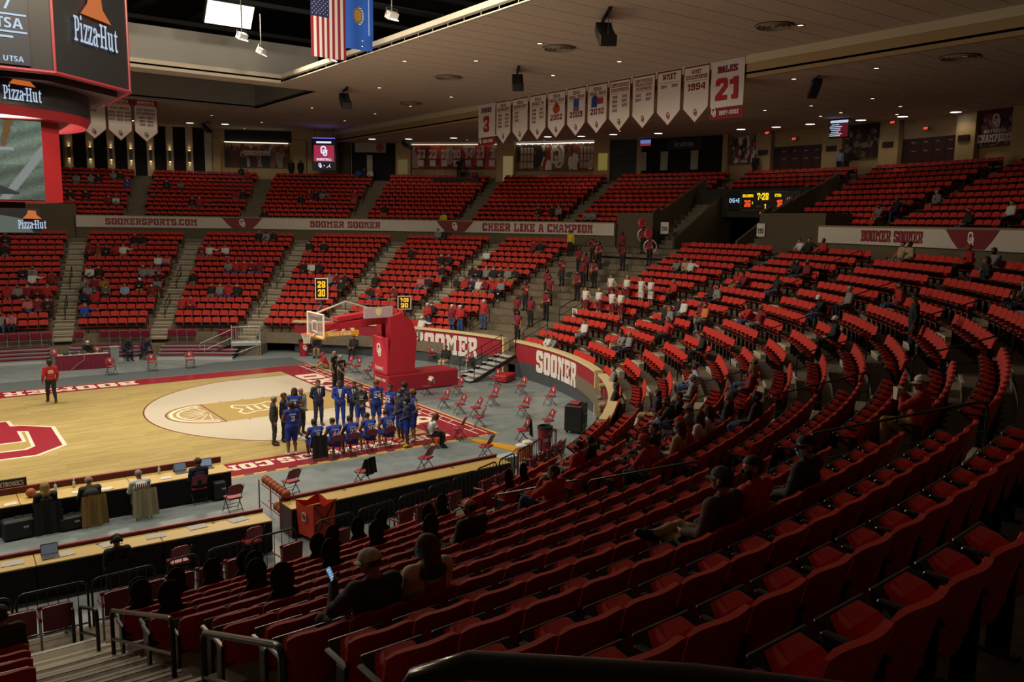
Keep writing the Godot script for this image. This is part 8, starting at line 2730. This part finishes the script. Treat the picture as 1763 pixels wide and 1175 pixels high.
	# officials
	for e in [[0.6, -2.1, v_stand, -2.4, "referee in striped shirt half hidden behind his colleague"], [0.4, -0.95, v_behind, 0.4, "referee in striped shirt seen from behind"]]:
		o = person(e[2], floor_xf(e[0], e[1], e[3], 1.03), {"top": "tee", "topc": "black", "lowc": "black", "hair": "crop", "hairc": 5, "skin": 0}, e[4], "referees")
		g = Geo.new()
		var ch: Vector3 = e[2].pose.chest
		for i in 5:
			for sd in [1.0, -1.0]: g.box(ch + Vector3(-0.11 + i * 0.055, -0.08, sd * (0.14 - 0.018 * absf(i - 2))), Vector3(0.026, 0.36, 0.012), 0.004)
		part("white_stripes", g, mat("#c4c6c8", 0.8), o)
	# floor staff
	o = person(v_walk, floor_xf(-11.0, -5.6, 0.05, 1.06), {"topc": "red", "lowc": "black", "shoe": "brown", "hair": "afro", "skin": 3}, "man in bright red top walking across the court")
	g = Geo.new()
	for i in 3: g.box(v_walk.pose.chest + Vector3(0, 0.06 - i * 0.05, 0.148), Vector3(0.2 - 0.06 * (1 if i == 0 else 0), 0.03, 0.01))
	part("back_print", g, mat("#d0c4c0", 0.7), o)
	var fl := mk(cs, {"pelvis": Vector3(0, 0.14, 0.0), "chest": Vector3(0, 0.47, -0.1), "neck": Vector3(0, 0.65, -0.16), "head": Vector3(0, 0.70, -0.2), "shl": Vector3(-0.19, 0.59, -0.14), "shr": Vector3(0.19, 0.59, -0.14), "ell": Vector3(-0.24, 0.36, -0.24), "elr": Vector3(0.24, 0.36, -0.24), "wrl": Vector3(-0.08, 0.36, -0.44), "wrr": Vector3(0.08, 0.36, -0.44), "hipl": Vector3(-0.1, 0.13, -0.04), "hipr": Vector3(0.1, 0.13, -0.04), "knl": Vector3(-0.26, 0.34, -0.34), "knr": Vector3(0.26, 0.34, -0.34), "anl": Vector3(-0.1, 0.09, -0.58), "anr": Vector3(0.1, 0.09, -0.58), "toel": Vector3(-0.1, 0.05, -0.74), "toer": Vector3(0.1, 0.05, -0.74)}, C)
	person(fl, floor_xf(2.5, -7.4, 1.3), {"topc": "red", "lowc": "khaki", "shoe": "white", "hair": "crop", "hairc": 1, "cap": "#8a1a1e"}, "photographer in red sitting on the floor at the court corner")
	o = thing("camera", "black camera with long lens before the photographer in red", "camera", Vector3(1.85, 0.0, -7.45), 1.3)
	g = Geo.new(); g.box(Vector3(0, 0.12, 0), Vector3(0.14, 0.11, 0.08), 0.015); part("body", g, mat("#121214", 0.5), o)
	g = Geo.new(); g.lathe([Vector2(0, 0), Vector2(0.045, 0), Vector2(0.05, 0.2), Vector2(0.0, 0.2)], 14, Transform3D(Basis(Vector3.RIGHT, -PI / 2), Vector3(0, 0.1, -0.04))); part("lens", g, mat("#1d1f24", 0.3), o)
	for e in [[5.3, -9.9, v_sit, 2.4, "black", "black", "guard in black uniform seated before the monogram wall", "#a02a30"], [3.6, -11.2, v_lean, 2.6, "black", "khaki", "person in dark top and khaki trousers seated by the red barrel", ""], [7.85, -3.75, v_sit, 2.1, "black", "cream", "man in black jacket and pale trousers seated below the word BOOMER", "#a02a30"], [-5.9, -15.7, v_lean, 3.3, "navy", "navy", "police officer in dark uniform, seated beside the grey bin", "#1a1a1e"], [-5.0, -15.4, v_lean, 3.5, "navy", "navy", "police officer in dark uniform with red mask, legs crossed", "#a02a30"], [-7.9, -15.6, v_lean, 3.0, "black", "black", "person with pale hair seated behind the maroon table", "#c0c0c4"]]:
		chair(e[0], e[1], e[3], "maroon folding chair under the " + e[6].split(" seated")[0].split(", ")[0] + ("" if not "officer" in e[6] else (" beside the bin" if "bin" in e[6] else " with red mask")), "occupied chairs round the floor")
		var look := {"topc": e[4], "lowc": e[5], "shoe": "white" if e[5] == "cream" else "black", "hair": "short", "skin": 0}
		if e[7]: look.mask = e[7]
		if "pale hair" in e[6]: look.hairc = "#c8c4c0"
		person(e[2], floor_xf(e[0], e[1], e[3]), look, e[6], "people seated round the floor")
	# scorer's table, seen from behind
	for e in [[-13.3, 11.05, v_sit, "charcoal", "blonde woman in dark coat at the scorer's table", "long", "#8f7446", ""], [-12.25, 11.2, v_lean, "charcoal", "grey-haired man in dark top at the scorer's table, tan coat behind him", "bald", "#9a948c", ""], [-11.05, 11.35, v_lean, "white", "referee in black and white stripes at the scorer's table", "crop", "#77746f", ""], [-9.45, 10.95, v_sit, "navy", "man in navy suit at the end of the scorer's table", "short", 1, ""], [-12.55, 15.95, v_sit, "black", "man in black jacket with headset at the second table", "crop", 0, ""]]:
		chair(e[0], e[1], 0.0, "maroon folding chair under the " + e[4].split(" at the")[0].split(" with")[0].split(" in black and")[0], "chairs at the long tables")
		o = person(e[2], floor_xf(e[0], e[1], 0.06), {"topc": e[3], "lowc": "black", "shoe": "brown", "hair": e[5], "hairc": e[6], "skin": 0}, e[4], "people at the long tables")
		if e[3] == "white":
			g = Geo.new()
			var ch: Vector3 = e[2].pose.chest
			for i in 8: g.box(ch + Vector3(-0.175 + i * 0.05, -0.04, 0.137 - 0.008 * absf(i - 3.5)), Vector3(0.024, 0.4, 0.012), 0.004, Basis(Vector3.RIGHT, 0.35))
			part("black_stripes", g, mat("#101014", 0.8), o)
		if e[4].ends_with("second table"):
			var hx: Transform3D = e[2].head
			var hs := thing("headset", "black headset worn by the man at the second table", "headset", Vector3.ZERO)
			hs.transform = o.transform * hx
			g = Geo.new()
			var pts := []
			for i in 13: pts.append(Vector3(cos(PI * i / 12.0) * 0.105, 0.11 + sin(PI * i / 12.0) * 0.125, 0.0))
			g.tube(pts, 0.011, 6)
			part("band", g, mat("#17171a", 0.4), hs)
			for s in [-1.0, 1.0]:
				g = Geo.new(); g.ball(Vector3(0.105 * s, 0.08, 0), Vector3(0.028, 0.045, 0.045), 12); part("ear_cup", g, mat("#2a2c32", 0.4), hs)
	drape(Vector3(-13.3, 0, 11.1), 0.06, 0.62, 0.86, mat("#111216", 0.8), "long black quilted coat hanging behind the blonde woman")
	drape(Vector3(-12.25, 0, 11.25), 0.06, 0.58, 0.8, mat("#8a7140", 0.9), "tan coat hanging over the chair of the grey-haired man")
	drape(Vector3(-11.05, 0, 11.42), 0.06, 0.6, 0.74, mat("#a39f84", 0.9), "pale coat hanging over the chair of the striped official")
	drape(Vector3(-12.55, 0, 16.0), 0.06, 0.52, 0.6, mat("#0d0e12", 0.9), "black jacket over the chair of the headset man")

func build_standing_fans() -> void:
	var n := 0
	for e in [[-11.7, 9, "horn"], [-7.0, 9, "hold"], [-9.54, 10, "hold"], [-8.64, 9, "stand"], [-11.34, 7, "stand"], [-9.42, 6, "stand"], [-6.54, 4, "hold"], [-11.8, 5, "horn"], [-7.4, 3, "stand"], [-9.9, 3, "stand"], [-5.5, 1, "stand"], [-6.6, 7, "hold"], [-11.94, 13, "horn"], [-10.1, 12, "hold"], [-9.2, 14, "stand"], [-6.9, 12, "horn"], [-11.64, 11, "stand"], [-7.6, 15, "tuba"], [-4.6, 13, "tuba"]]:
		n += 1
		var k: int = e[1]
		var xf := seat_xf(e[0], row_d(e[0], k) - 0.3, row_y(k))
		var inst: String = {"horn": "raising a trumpet", "hold": "holding a saxophone", "stand": "with arms down", "tuba": "under a white sousaphone bell"}[e[2]]
		person(stand_set["hold" if e[2] == "tuba" else e[2]], xf, {"top": "tee", "topc": "maroon", "lowc": "black", "hair": ["short", "crop", "long"][n % 3], "skin": n % 6, "mask": "#17171a"}, "band player in maroon %s, %s band step, %s of all" % [inst, ordinal(k + 1), ordinal(n)], "band players")
		if e[2] == "stand": continue
		var o := thing({"horn": "trumpet", "hold": "saxophone", "tuba": "sousaphone"}[e[2]], "brass %s held on the %s band step, by the %s player" % [{"horn": "trumpet", "hold": "saxophone", "tuba": "sousaphone"}[e[2]], ordinal(k + 1), ordinal(n)], "instrument", Vector3.ZERO, 0.0, "band instruments")
		o.transform = xf
		var brass := mat("#b08a3a", 0.25, 0.9)
		var g := Geo.new()
		if e[2] == "horn":
			g.tube([Vector3(0, 1.55, -0.2), Vector3(0, 1.45, -0.5)], 0.012, 6); g.tube([Vector3(0, 1.45, -0.5), Vector3(0, 1.42, -0.58), Vector3(0, 1.40, -0.62)], 0.014, 8, true, 0.06); g.box(Vector3(0, 1.44, -0.38), Vector3(0.03, 0.12, 0.1), 0.01)
			part("horn", g, brass, o)
		elif e[2] == "hold":
			g.tube([Vector3(0, 1.42, -0.24), Vector3(0, 1.2, -0.28), Vector3(0, 0.82, -0.28), Vector3(0, 0.76, -0.34), Vector3(0, 0.80, -0.42), Vector3(0, 0.98, -0.46)], 0.02, 8, true, 0.06)
			part("horn", g, brass, o)
		else:
			var pts := []
			for i in 17: pts.append(Vector3(cos(TAU * i / 16.0) * 0.34, 1.2 + sin(TAU * i / 16.0) * 0.42, 0.05 - 0.2 * cos(TAU * i / 16.0)))
			g.tube(pts, 0.045, 8)
			part("coil", g, mat("#c0b8a8", 0.3, 0.5), o)
			g = Geo.new(); g.tube([Vector3(0.2, 1.55, 0.1), Vector3(0.1, 1.85, 0.05), Vector3(0.0, 2.0, -0.1)], 0.06, 12, true, 0.16); g.lathe([Vector2(0.12, 0.0), Vector2(0.2, 0.1), Vector2(0.33, 0.16)], 20, Transform3D(Basis(Vector3.RIGHT, -PI / 2.2), Vector3(0, 2.0, -0.06)))
			part("bell", g, mat("#8c2030", 0.5), o)
	n = 0
	for e in [[-8.9, 8, -0.6], [-7.8, 5, 0.0], [-10.6, 4, 0.0], [-10.2, 8, 0.0], [-6.2, 10, 0.0]]:
		n += 1
		var o := thing("music_stand", "black music stand among the band, %s of five" % ordinal(n), "music stand", bowl(e[0], row_d(e[0], e[1]) - 0.6, row_y(e[1])), -PI / 2, "music stands of the band")
		var g := Geo.new(); g.tube([Vector3(0, 0.02, 0), Vector3(0, 1.05, 0)], 0.014, 6)
		for k in 3: g.tube([Vector3(0, 0.2, 0), Vector3(cos(k * 2.1) * 0.22, 0.01, sin(k * 2.1) * 0.22)], 0.01, 5)
		part("pole", g, mat("#17171a", 0.5), o)
		g = Geo.new(); g.box(Vector3(0, 1.15, 0), Vector3(0.5, 0.34, 0.02), 0.008, Basis(Vector3.RIGHT, -0.5)); part("desk", g, mat("#141418", 0.5), o)
	n = 0
	for e in [[-1.3, 5], [1.26, 5], [3.8, 5], [5.5, 5], [-0.96, 7], [1.8, 7], [4.3, 7], [6.0, 7]]:
		n += 1
		var k: int = e[1]
		var q := person(stand_set["hips" if n % 2 else "hold"], seat_xf(e[0], row_d(e[0], k) - 0.38, row_y(k)), {"top": "jersey", "topc": "white", "low": "skirt", "lowc": "white" if n > 6 else "maroon", "shoe": "white", "hair": "tail", "hairc": [4, 2, "#8f7446", 1][n % 4], "skin": [0, 2, 1, 5][n % 4]}, "cheerleader in white top, %s along the %s row of cheerleaders" % [ordinal((n - 1) % 4 + 1), ["lower", "upper"][0 if k == 5 else 1]], "cheerleaders")
	for e in [[-2.0, "BOOMER"], [2.4, "U"], [4.8, "O"]]:
		var o := thing("paper_sign", "white sheet with maroon letter hung on the rail before the cheerleaders, " + {"BOOMER": "next to the band", "U": "middle one", "O": "the one farther from the band"}[e[1]], "sign", bowl(e[0], row_d(e[0], 4) - 0.02, row_y(4) + 0.6), 0.0, "letter sheets")
		o.basis = face_xf(Vector3.ZERO, -out_dir(e[0])).basis
		var g := Geo.new(); g.box(Vector3.ZERO, Vector3(0.4, 0.5, 0.01)); part("sheet", g, mat("#bdbcbc", 0.8), o)
		g = Geo.new(); logo(g, 0.34, Transform3D(Basis(), Vector3(0, 0, 0.008)), 0.003); part("letter", g, mat("#5a1a2a", 0.8), o)
	# fans and staff on their feet
	for e in [[-13.9, 2, "red", "stand", "fan in red with arms down at the end of the far lower block"], [-16.4, 1, "red", "hold", "fan in red with pale mask at the wall over BOOMER"], [-22.2, 1, "red", "hold", "fan in red standing in the first rows over the monogram wall"], [-17.9, 1, "maroon", "stand", "fan in maroon and jeans standing over the word BOOMER"]]:
		person(stand_set[e[3]], seat_xf(e[0], row_d(e[0], e[1]) - 0.35, row_y(e[1])), {"topc": e[2], "lowc": "denim", "hair": "crop", "skin": 0, "mask": "#8fa3b5", "cap": "#c0bebc"}, e[4], "standing fans")
	person(stand_set["stand"], seat_xf(-15.7, row_d(-15.7, 14) - 0.3, row_y(14)), {"topc": "yellow", "lowc": "black", "hair": "none", "cap": "#17171a"}, "guard in yellow jacket standing below the CHEER LIKE A CHAMPION front")
	person(stand_set["hold"], seat_xf(-34.0, 16.35, 7.0), {"topc": "yellow", "lowc": "black", "hair": "short"}, "guard in black and yellow behind the balcony panel")
	person(stand_set["stand"], seat_xf(-55.3, 16.35, 7.0), {"topc": "black", "lowc": "black", "hair": "short", "mask": "#8fa3b5", "cap": "#6a1a22"}, "guard in black behind the far balcony logo panel")
	for e in [[-6.96, "black", "person in dark clothes standing by the team photograph mural"], [0.3, "lightblue", "person in pale blue standing under the hanging statistics screen"], [0.9, "black", "person in black standing under the hanging statistics screen"], [-54.9, "black", "dark figure standing right beside the SOONERS mural"], [-53.9, "black", "taller dark figure by the hanging logo screen"]]:
		person(stand_set["stand"], seat_xf(e[0], 27.0, 11.56), {"topc": e[1], "lowc": "black", "hair": "short"}, e[2], "people on the concourse")
	var cp := thing("camera_platform", "dark raised camera platform before the jersey mural", "platform", bowl(-36.4, 25.8, 11.3), 0.0)
	cp.basis = face_xf(Vector3.ZERO, -out_dir(-36.4)).basis
	var g := Geo.new(); g.box(Vector3(0, 0.25, 0), Vector3(4.2, 0.5, 1.6), 0.02); part("deck", g, mat("#161216", 0.7), cp)
	g = Geo.new()
	for x in [-2.0, -1.0, 0.0, 1.0, 2.0]: g.tube([Vector3(x, 0.5, 0.78), Vector3(x, 1.4, 0.78)], 0.02, 5)
	g.tube([Vector3(-2, 1.4, 0.78), Vector3(2, 1.4, 0.78)], 0.02, 5); part("rail", g, mat("#111114", 0.5), cp)
	person(stand_set["horn"], seat_xf(-36.4, 25.9, 11.8), {"topc": "black", "lowc": "black", "hair": "short"}, "camera operator in black on the platform before the jersey mural")
	var bc := thing("broadcast_camera", "black television camera on the raised platform", "camera", bowl(-35.9, 25.4, 11.8))
	bc.basis = face_xf(Vector3.ZERO, -out_dir(-36.4)).basis
	g = Geo.new(); g.box(Vector3(0, 1.55, 0), Vector3(0.3, 0.36, 0.6), 0.03); part("body", g, mat("#111114", 0.5), bc)
	g = Geo.new(); g.lathe([Vector2(0, 0), Vector2(0.12, 0), Vector2(0.14, 0.35), Vector2(0, 0.35)], 14, Transform3D(Basis(Vector3.RIGHT, PI / 2), Vector3(0, 1.55, 0.3))); part("lens", g, mat("#17171a", 0.3), bc)
	g = Geo.new()
	for k in 3: g.tube([Vector3(0, 1.35, 0), Vector3(cos(k * 2.1) * 0.5, 0.0, sin(k * 2.1) * 0.5)], 0.025, 6)
	part("tripod", g, mat("#1a1a1d", 0.5), bc)
	# the two who share food high in the near rows
	person(stand_set["stand"], seat_xf(47.2, row_d(47.2, 10) - 0.35, row_y(10), 1.0), {"topc": "black", "lowc": "black", "hair": "none", "cap": "#131316", "skin": 0}, "man in black top and cap standing in the aisle seats beyond the rails")

# ---- the people in the near seats ------------------------------------------------------------
func build_near_people() -> void:
	var far_head := head_net
	var far_hand := hand_net.duplicate()
	head_net = skin(head_bones(), 0.006, 0.020)
	for e in [["open", 0.35, 0.6], ["curl", 0.95, 1.0], ["grip", 1.45, 1.4]]: hand_net[e[0]] = skin(make_hand(e[1], e[2]).b, 0.005, 0.006)
	for k in ["short", "crop", "bald", "mask", "cap"]: hair_mesh.erase(k)
	hair_nets["short"] = shell(head_net, func(r, p, _n): return r == HEAD and (p.y > 0.155 or (p.z > -0.012 and p.y > 0.05 and absf(p.x) < 0.084)), 0.014)
	hair_nets["crop"] = shell(head_net, func(r, p, _n): return r == HEAD and (p.y > 0.165 or (p.z > 0.0 and p.y > 0.07 and absf(p.x) < 0.084)), 0.007)
	hair_nets["bald"] = shell(head_net, func(r, p, _n): return r == HEAD and p.z > -0.02 and p.y > 0.06 and p.y < 0.14 and absf(p.x) < 0.088, 0.008)
	hair_nets["mask"] = shell(head_net, func(r, p, _n): return r == HEAD and p.z < -0.03 and p.y < 0.08 and p.y > -0.03, 0.007)
	hair_nets["cap"] = shell(head_net, func(r, p, _n): return r == HEAD and p.y > 0.122 + (0.02 if p.z < 0 else 0.0), 0.018)
	var C := 0.0155
	var s := sit_pose()
	var defs := [
		# angle, row, pose changes, bulk, look, label, forward shift
		[86.7, 8, {"look": 0.5, "nod": -0.25, "ell": Vector3(-0.30, 0.80, -0.38), "wrl": Vector3(-0.20, 0.96, -0.56), "handl": "grip", "elr": Vector3(0.26, 0.77, -0.28), "wrr": Vector3(-0.02, 0.72, -0.48), "knl": Vector3(-0.24, 0.56, -0.70)}, 1.15, {"topc": "charcoal", "lowc": "charcoal", "hair": "crop", "hairc": 2, "skin": 0, "cap": "#a39a8c"}, "man in dark top and pale cap looking at a lit phone"],
		[85.7, 8, {"look": 0.75, "nod": -0.05}, 1.05, {"topc": "cream", "lowc": "black", "hair": "long", "hairc": 2, "skin": 2, "mask": "#4f8fc0"}, "woman with long brown hair, blue mask and cream top beside the phone man"],
		[79.6, 5, {"look": 0.35, "nod": -0.2}, 1.12, {"topc": "black", "lowc": "black", "hair": "bald", "hairc": 0, "skin": 0, "mask": "#121216"}, "balding man in black jacket with black mask"],
		[81.3, 10, {"look": 0.1, "nod": -0.05, "knr": Vector3(0.02, 0.64, -0.66), "anr": Vector3(-0.26, 0.60, -0.78), "toer": Vector3(-0.40, 0.64, -0.86), "wrl": Vector3(-0.14, 0.68, -0.50)}, 1.2, {"topc": "brown", "lowc": "khaki", "hair": "short", "hairc": 0, "skin": 0, "cap": "#171b30"}, "broad man in brown jacket and dark blue cap, ankle on knee"],
		[79.9, 10, {"look": 0.7, "nod": -0.1, "wrl": Vector3(-0.02, 0.66, -0.52)}, 1.08, {"topc": "red", "lowc": "black", "hair": "short", "hairc": 0, "skin": 0, "mask": "#131317"}, "dark-haired man in red shirt with black mask beside the brown jacket"],
		[78.6, 10, {"look": 0.9, "nod": -0.05}, 1.12, {"topc": "black", "lowc": "black", "hair": "short", "hairc": 0, "skin": 0, "mask": "#8fa8c4", "cap": "#0e0e11"}, "man in black with black cap and pale blue mask"],
		[69.2, 10, {"look": 0.6, "nod": -0.1, "ell": Vector3(-0.26, 0.86, -0.40), "wrl": Vector3(-0.06, 1.0, -0.46), "elr": Vector3(0.26, 0.86, -0.36), "wrr": Vector3(0.04, 1.02, -0.42), "handl": "grip", "handr": "grip", "knl": Vector3(-0.14, 0.60, -0.66)}, 1.05, {"topc": "red", "lowc": "mustard", "hair": "crop", "hairc": 1, "skin": 1, "mask": "#8a2a2e", "cap": "#cfccc8"}, "man in red with white visor cap and mustard trousers eating"],
		[72.6, 4, {"look": 0.4, "knl": Vector3(-0.30, 0.72, -0.62), "anl": Vector3(-0.34, 0.28, -0.70), "toel": Vector3(-0.38, 0.22, -0.86), "ell": Vector3(-0.26, 0.84, -0.40), "wrl": Vector3(-0.1, 1.06, -0.40), "handl": "grip"}, 1.08, {"topc": "red", "lowc": "denim", "hair": "short", "hairc": 1, "skin": 0, "mask": "#9fb8c8"}, "man in red jacket and blue jeans at the first handrail aisle"],
		[92.4, 2, {"look": -0.3}, 1.1, {"topc": "brown", "lowc": "denim", "hair": "short", "hairc": 1, "skin": 0}, "person in brown top at the bottom corner beside the entry stairs"]]
	for e in defs:
		var q := seat_near(e[0], e[1], "l")
		if q.is_empty(): continue
		used[q[1]] = true
		var p := s.duplicate()
		p.merge(e[2], true)
		var d := variant(p, C, e[3])
		var xf := seat_xf(q[0], row_d(q[0], e[1]), row_y(e[1]))
		var o := person(d, xf, e[4], e[5], "people in the near rows")
		if e[5].begins_with("man in dark top"):
			var ph := thing("phone", "lit mobile phone held up by the man in the pale cap", "phone", Vector3.ZERO)
			ph.transform = xf * Transform3D(Basis(Vector3.UP, 0.5) * Basis(Vector3.RIGHT, -0.5), Vector3(-0.21, 1.04, -0.60))
			var g := Geo.new(); g.box(Vector3.ZERO, Vector3(0.075, 0.155, 0.009), 0.003); part("case", g, mat("#17171c", 0.3), ph)
			g = Geo.new(); g.box(Vector3(0, 0, 0.0055), Vector3(0.067, 0.142, 0.002)); part("screen", g, glow("#7fb4e8", 0.55), ph)
			g = Geo.new()
			for i in 5: g.box(Vector3(-0.008 + 0.006 * (i % 2), 0.05 - i * 0.024, 0.0072), Vector3(0.042 - 0.008 * (i % 3), 0.009, 0.001))
			part("screen_text", g, glow("#d8ecff", 0.8), ph)
		elif e[5].begins_with("woman"):
			var g := Geo.new()
			g.ball(p.neck + Vector3(0, -0.06, 0.05), Vector3(0.17, 0.085, 0.12), 14)
			part("dark_hood", g, mat("#221d1c", 0.9), o)
			g = Geo.new()
			for sx in [-0.1, 0.1]: g.box(p.chest + Vector3(sx, 0.0, 0.135), Vector3(0.035, 0.34, 0.012), 0.004)
			g.box(p.chest + Vector3(0.0, -0.06, 0.136), Vector3(0.17, 0.22, 0.01), 0.004)
			part("red_vest_panel", g, mat("#8a2a1c", 0.8), o)
		elif e[5].begins_with("man in red with white"):
			var bk := thing("popcorn_box", "white food box held by the man in the white visor", "box", Vector3.ZERO)
			bk.transform = xf * Transform3D(Basis(Vector3.UP, 0.6), Vector3(-0.02, 0.94, -0.52))
			var g := Geo.new(); g.prism(PackedVector2Array([Vector2(-0.06, 0), Vector2(0.06, 0), Vector2(0.085, 0.2), Vector2(-0.085, 0.2)]), 0.1, Transform3D(Basis(), Vector3(0, 0, -0.05))); part("carton", g, mat("#bdb9a8", 0.7), bk)
	head_net = far_head
	hand_net = far_hand
	var wb := bowl(75.6, row_d(75.6, 4) - 0.3, row_y(4))
	bottle(wb, "#5a6ab0", "#c4c8d0", "water bottle standing on the step by the man in jeans")
	# a grey jacket and a white cloth left on seat backs
	var q2 := thing("draped_jacket", "grey jacket hung over red seat backs beyond the third aisle", "jacket", Vector3.ZERO)
	q2.transform = seat_xf(44.0 - 5.2, row_d(39.0, 10) - 0.24, row_y(10))
	var g2 := Geo.new()
	for i in 8:
		for j in 5:
			var p := []
			for e in [[i, j], [i + 1, j], [i + 1, j + 1], [i, j + 1]]: p.append(Vector3((e[0] / 8.0 - 0.5) * 0.9, 0.9 - e[1] / 5.0 * 0.5, 0.24 + 0.03 + 0.03 * sin(e[0] * 1.7) + 0.05 * e[1] / 5.0))
			g2.quad(p[3], p[2], p[1], p[0]); g2.quad(p[0] - Vector3(0, 0, .02), p[1] - Vector3(0, 0, .02), p[2] - Vector3(0, 0, .02), p[3] - Vector3(0, 0, .02))
	part("cloth", g2, mat("#5d574c", 0.9), q2)

const SCREEN_FILL := 45.0  # energy of the added scoreboard fill lights, set for the ceiling

func _ready() -> void:
	# camera
	var cam := Camera3D.new()
	cam.name = "camera"
	cam.fov = 44.51
	cam.near = 0.05; cam.far = 300.0
	cam.position = Vector3(-15.841, 8.114, 34.762)
	cam.rotation = Vector3(-0.143, -0.632, 0.015)
	add_child(cam)
	# sky (the hall is closed; a faint grey stands for stray light) and exposure
	var we := WorldEnvironment.new()
	we.name = "environment"
	var env := Environment.new()
	env.background_mode = Environment.BG_COLOR
	env.background_color = Color(0.02, 0.02, 0.025)
	env.tonemap_mode = Environment.TONE_MAPPER_LINEAR
	env.tonemap_exposure = 0.82
	env.sdfgi_enabled = true; env.ssao_enabled = true; env.ssil_enabled = true
	we.environment = env
	add_child(we)
	build_lamps()
	# structure
	plain_tex_mats()
	build_court()
	build_bowl()
	build_ring()
	build_front_wall()
	build_ceiling()
	build_tunnel()
	build_back_wall()
	build_stair_parts()
	build_seats()
	build_jumbotron()
	build_banners()
	build_flags()
	build_overhead()
	build_hoop()
	prepare_people()
	build_near_people()
	build_floor_things()
	build_crowd()
	build_standing_fans()
	build_court_people()

# The rows of arena floodlights up in the well: each a black housing with a glowing face and a light just below it.
func build_lamps() -> void:
	var n := 0
	for x in [-27.0, -20.5, -14.0, -7.5, -1.0]:
		for z in [-11.0, 11.0]:
			n += 1
			var o := thing("flood_lamp", "rectangular arena floodlight in the loft, %s lamp of the %s row" % [ordinal(int((x + 27.0) / 6.5) + 1), ["far", "near"][0 if z < 0 else 1]], "lamp", Vector3(x, 18.6, z), 0.0, "floodlights above the court")
			o.rotation.x = 0.95 if z > 0 else -0.95
			var g := Geo.new()
			g.box(Vector3(0, 0.14, 0), Vector3(2.5, 0.24, 1.3), 0.03)
			part("housing", g, mat("#18191c", 0.6), o)
			g = Geo.new()
			g.box(Vector3(0, 0.0, 0), Vector3(2.4, 0.04, 1.2))
			part("lens", g, glow("#fff2d8", 3.0), o)
			var a := AreaLight3D.new()
			a.name = "flood_light"
			a.area_size = Vector2(2.4, 1.2)
			a.light_color = Color("#ffeccb")
			a.light_energy = 210.0
			a.area_range = 90.0
			a.shadow_enabled = true
			a.position = Vector3(0, -0.05, 0)
			a.rotation = Vector3(-PI / 2, 0, 0)
			o.add_child(a)
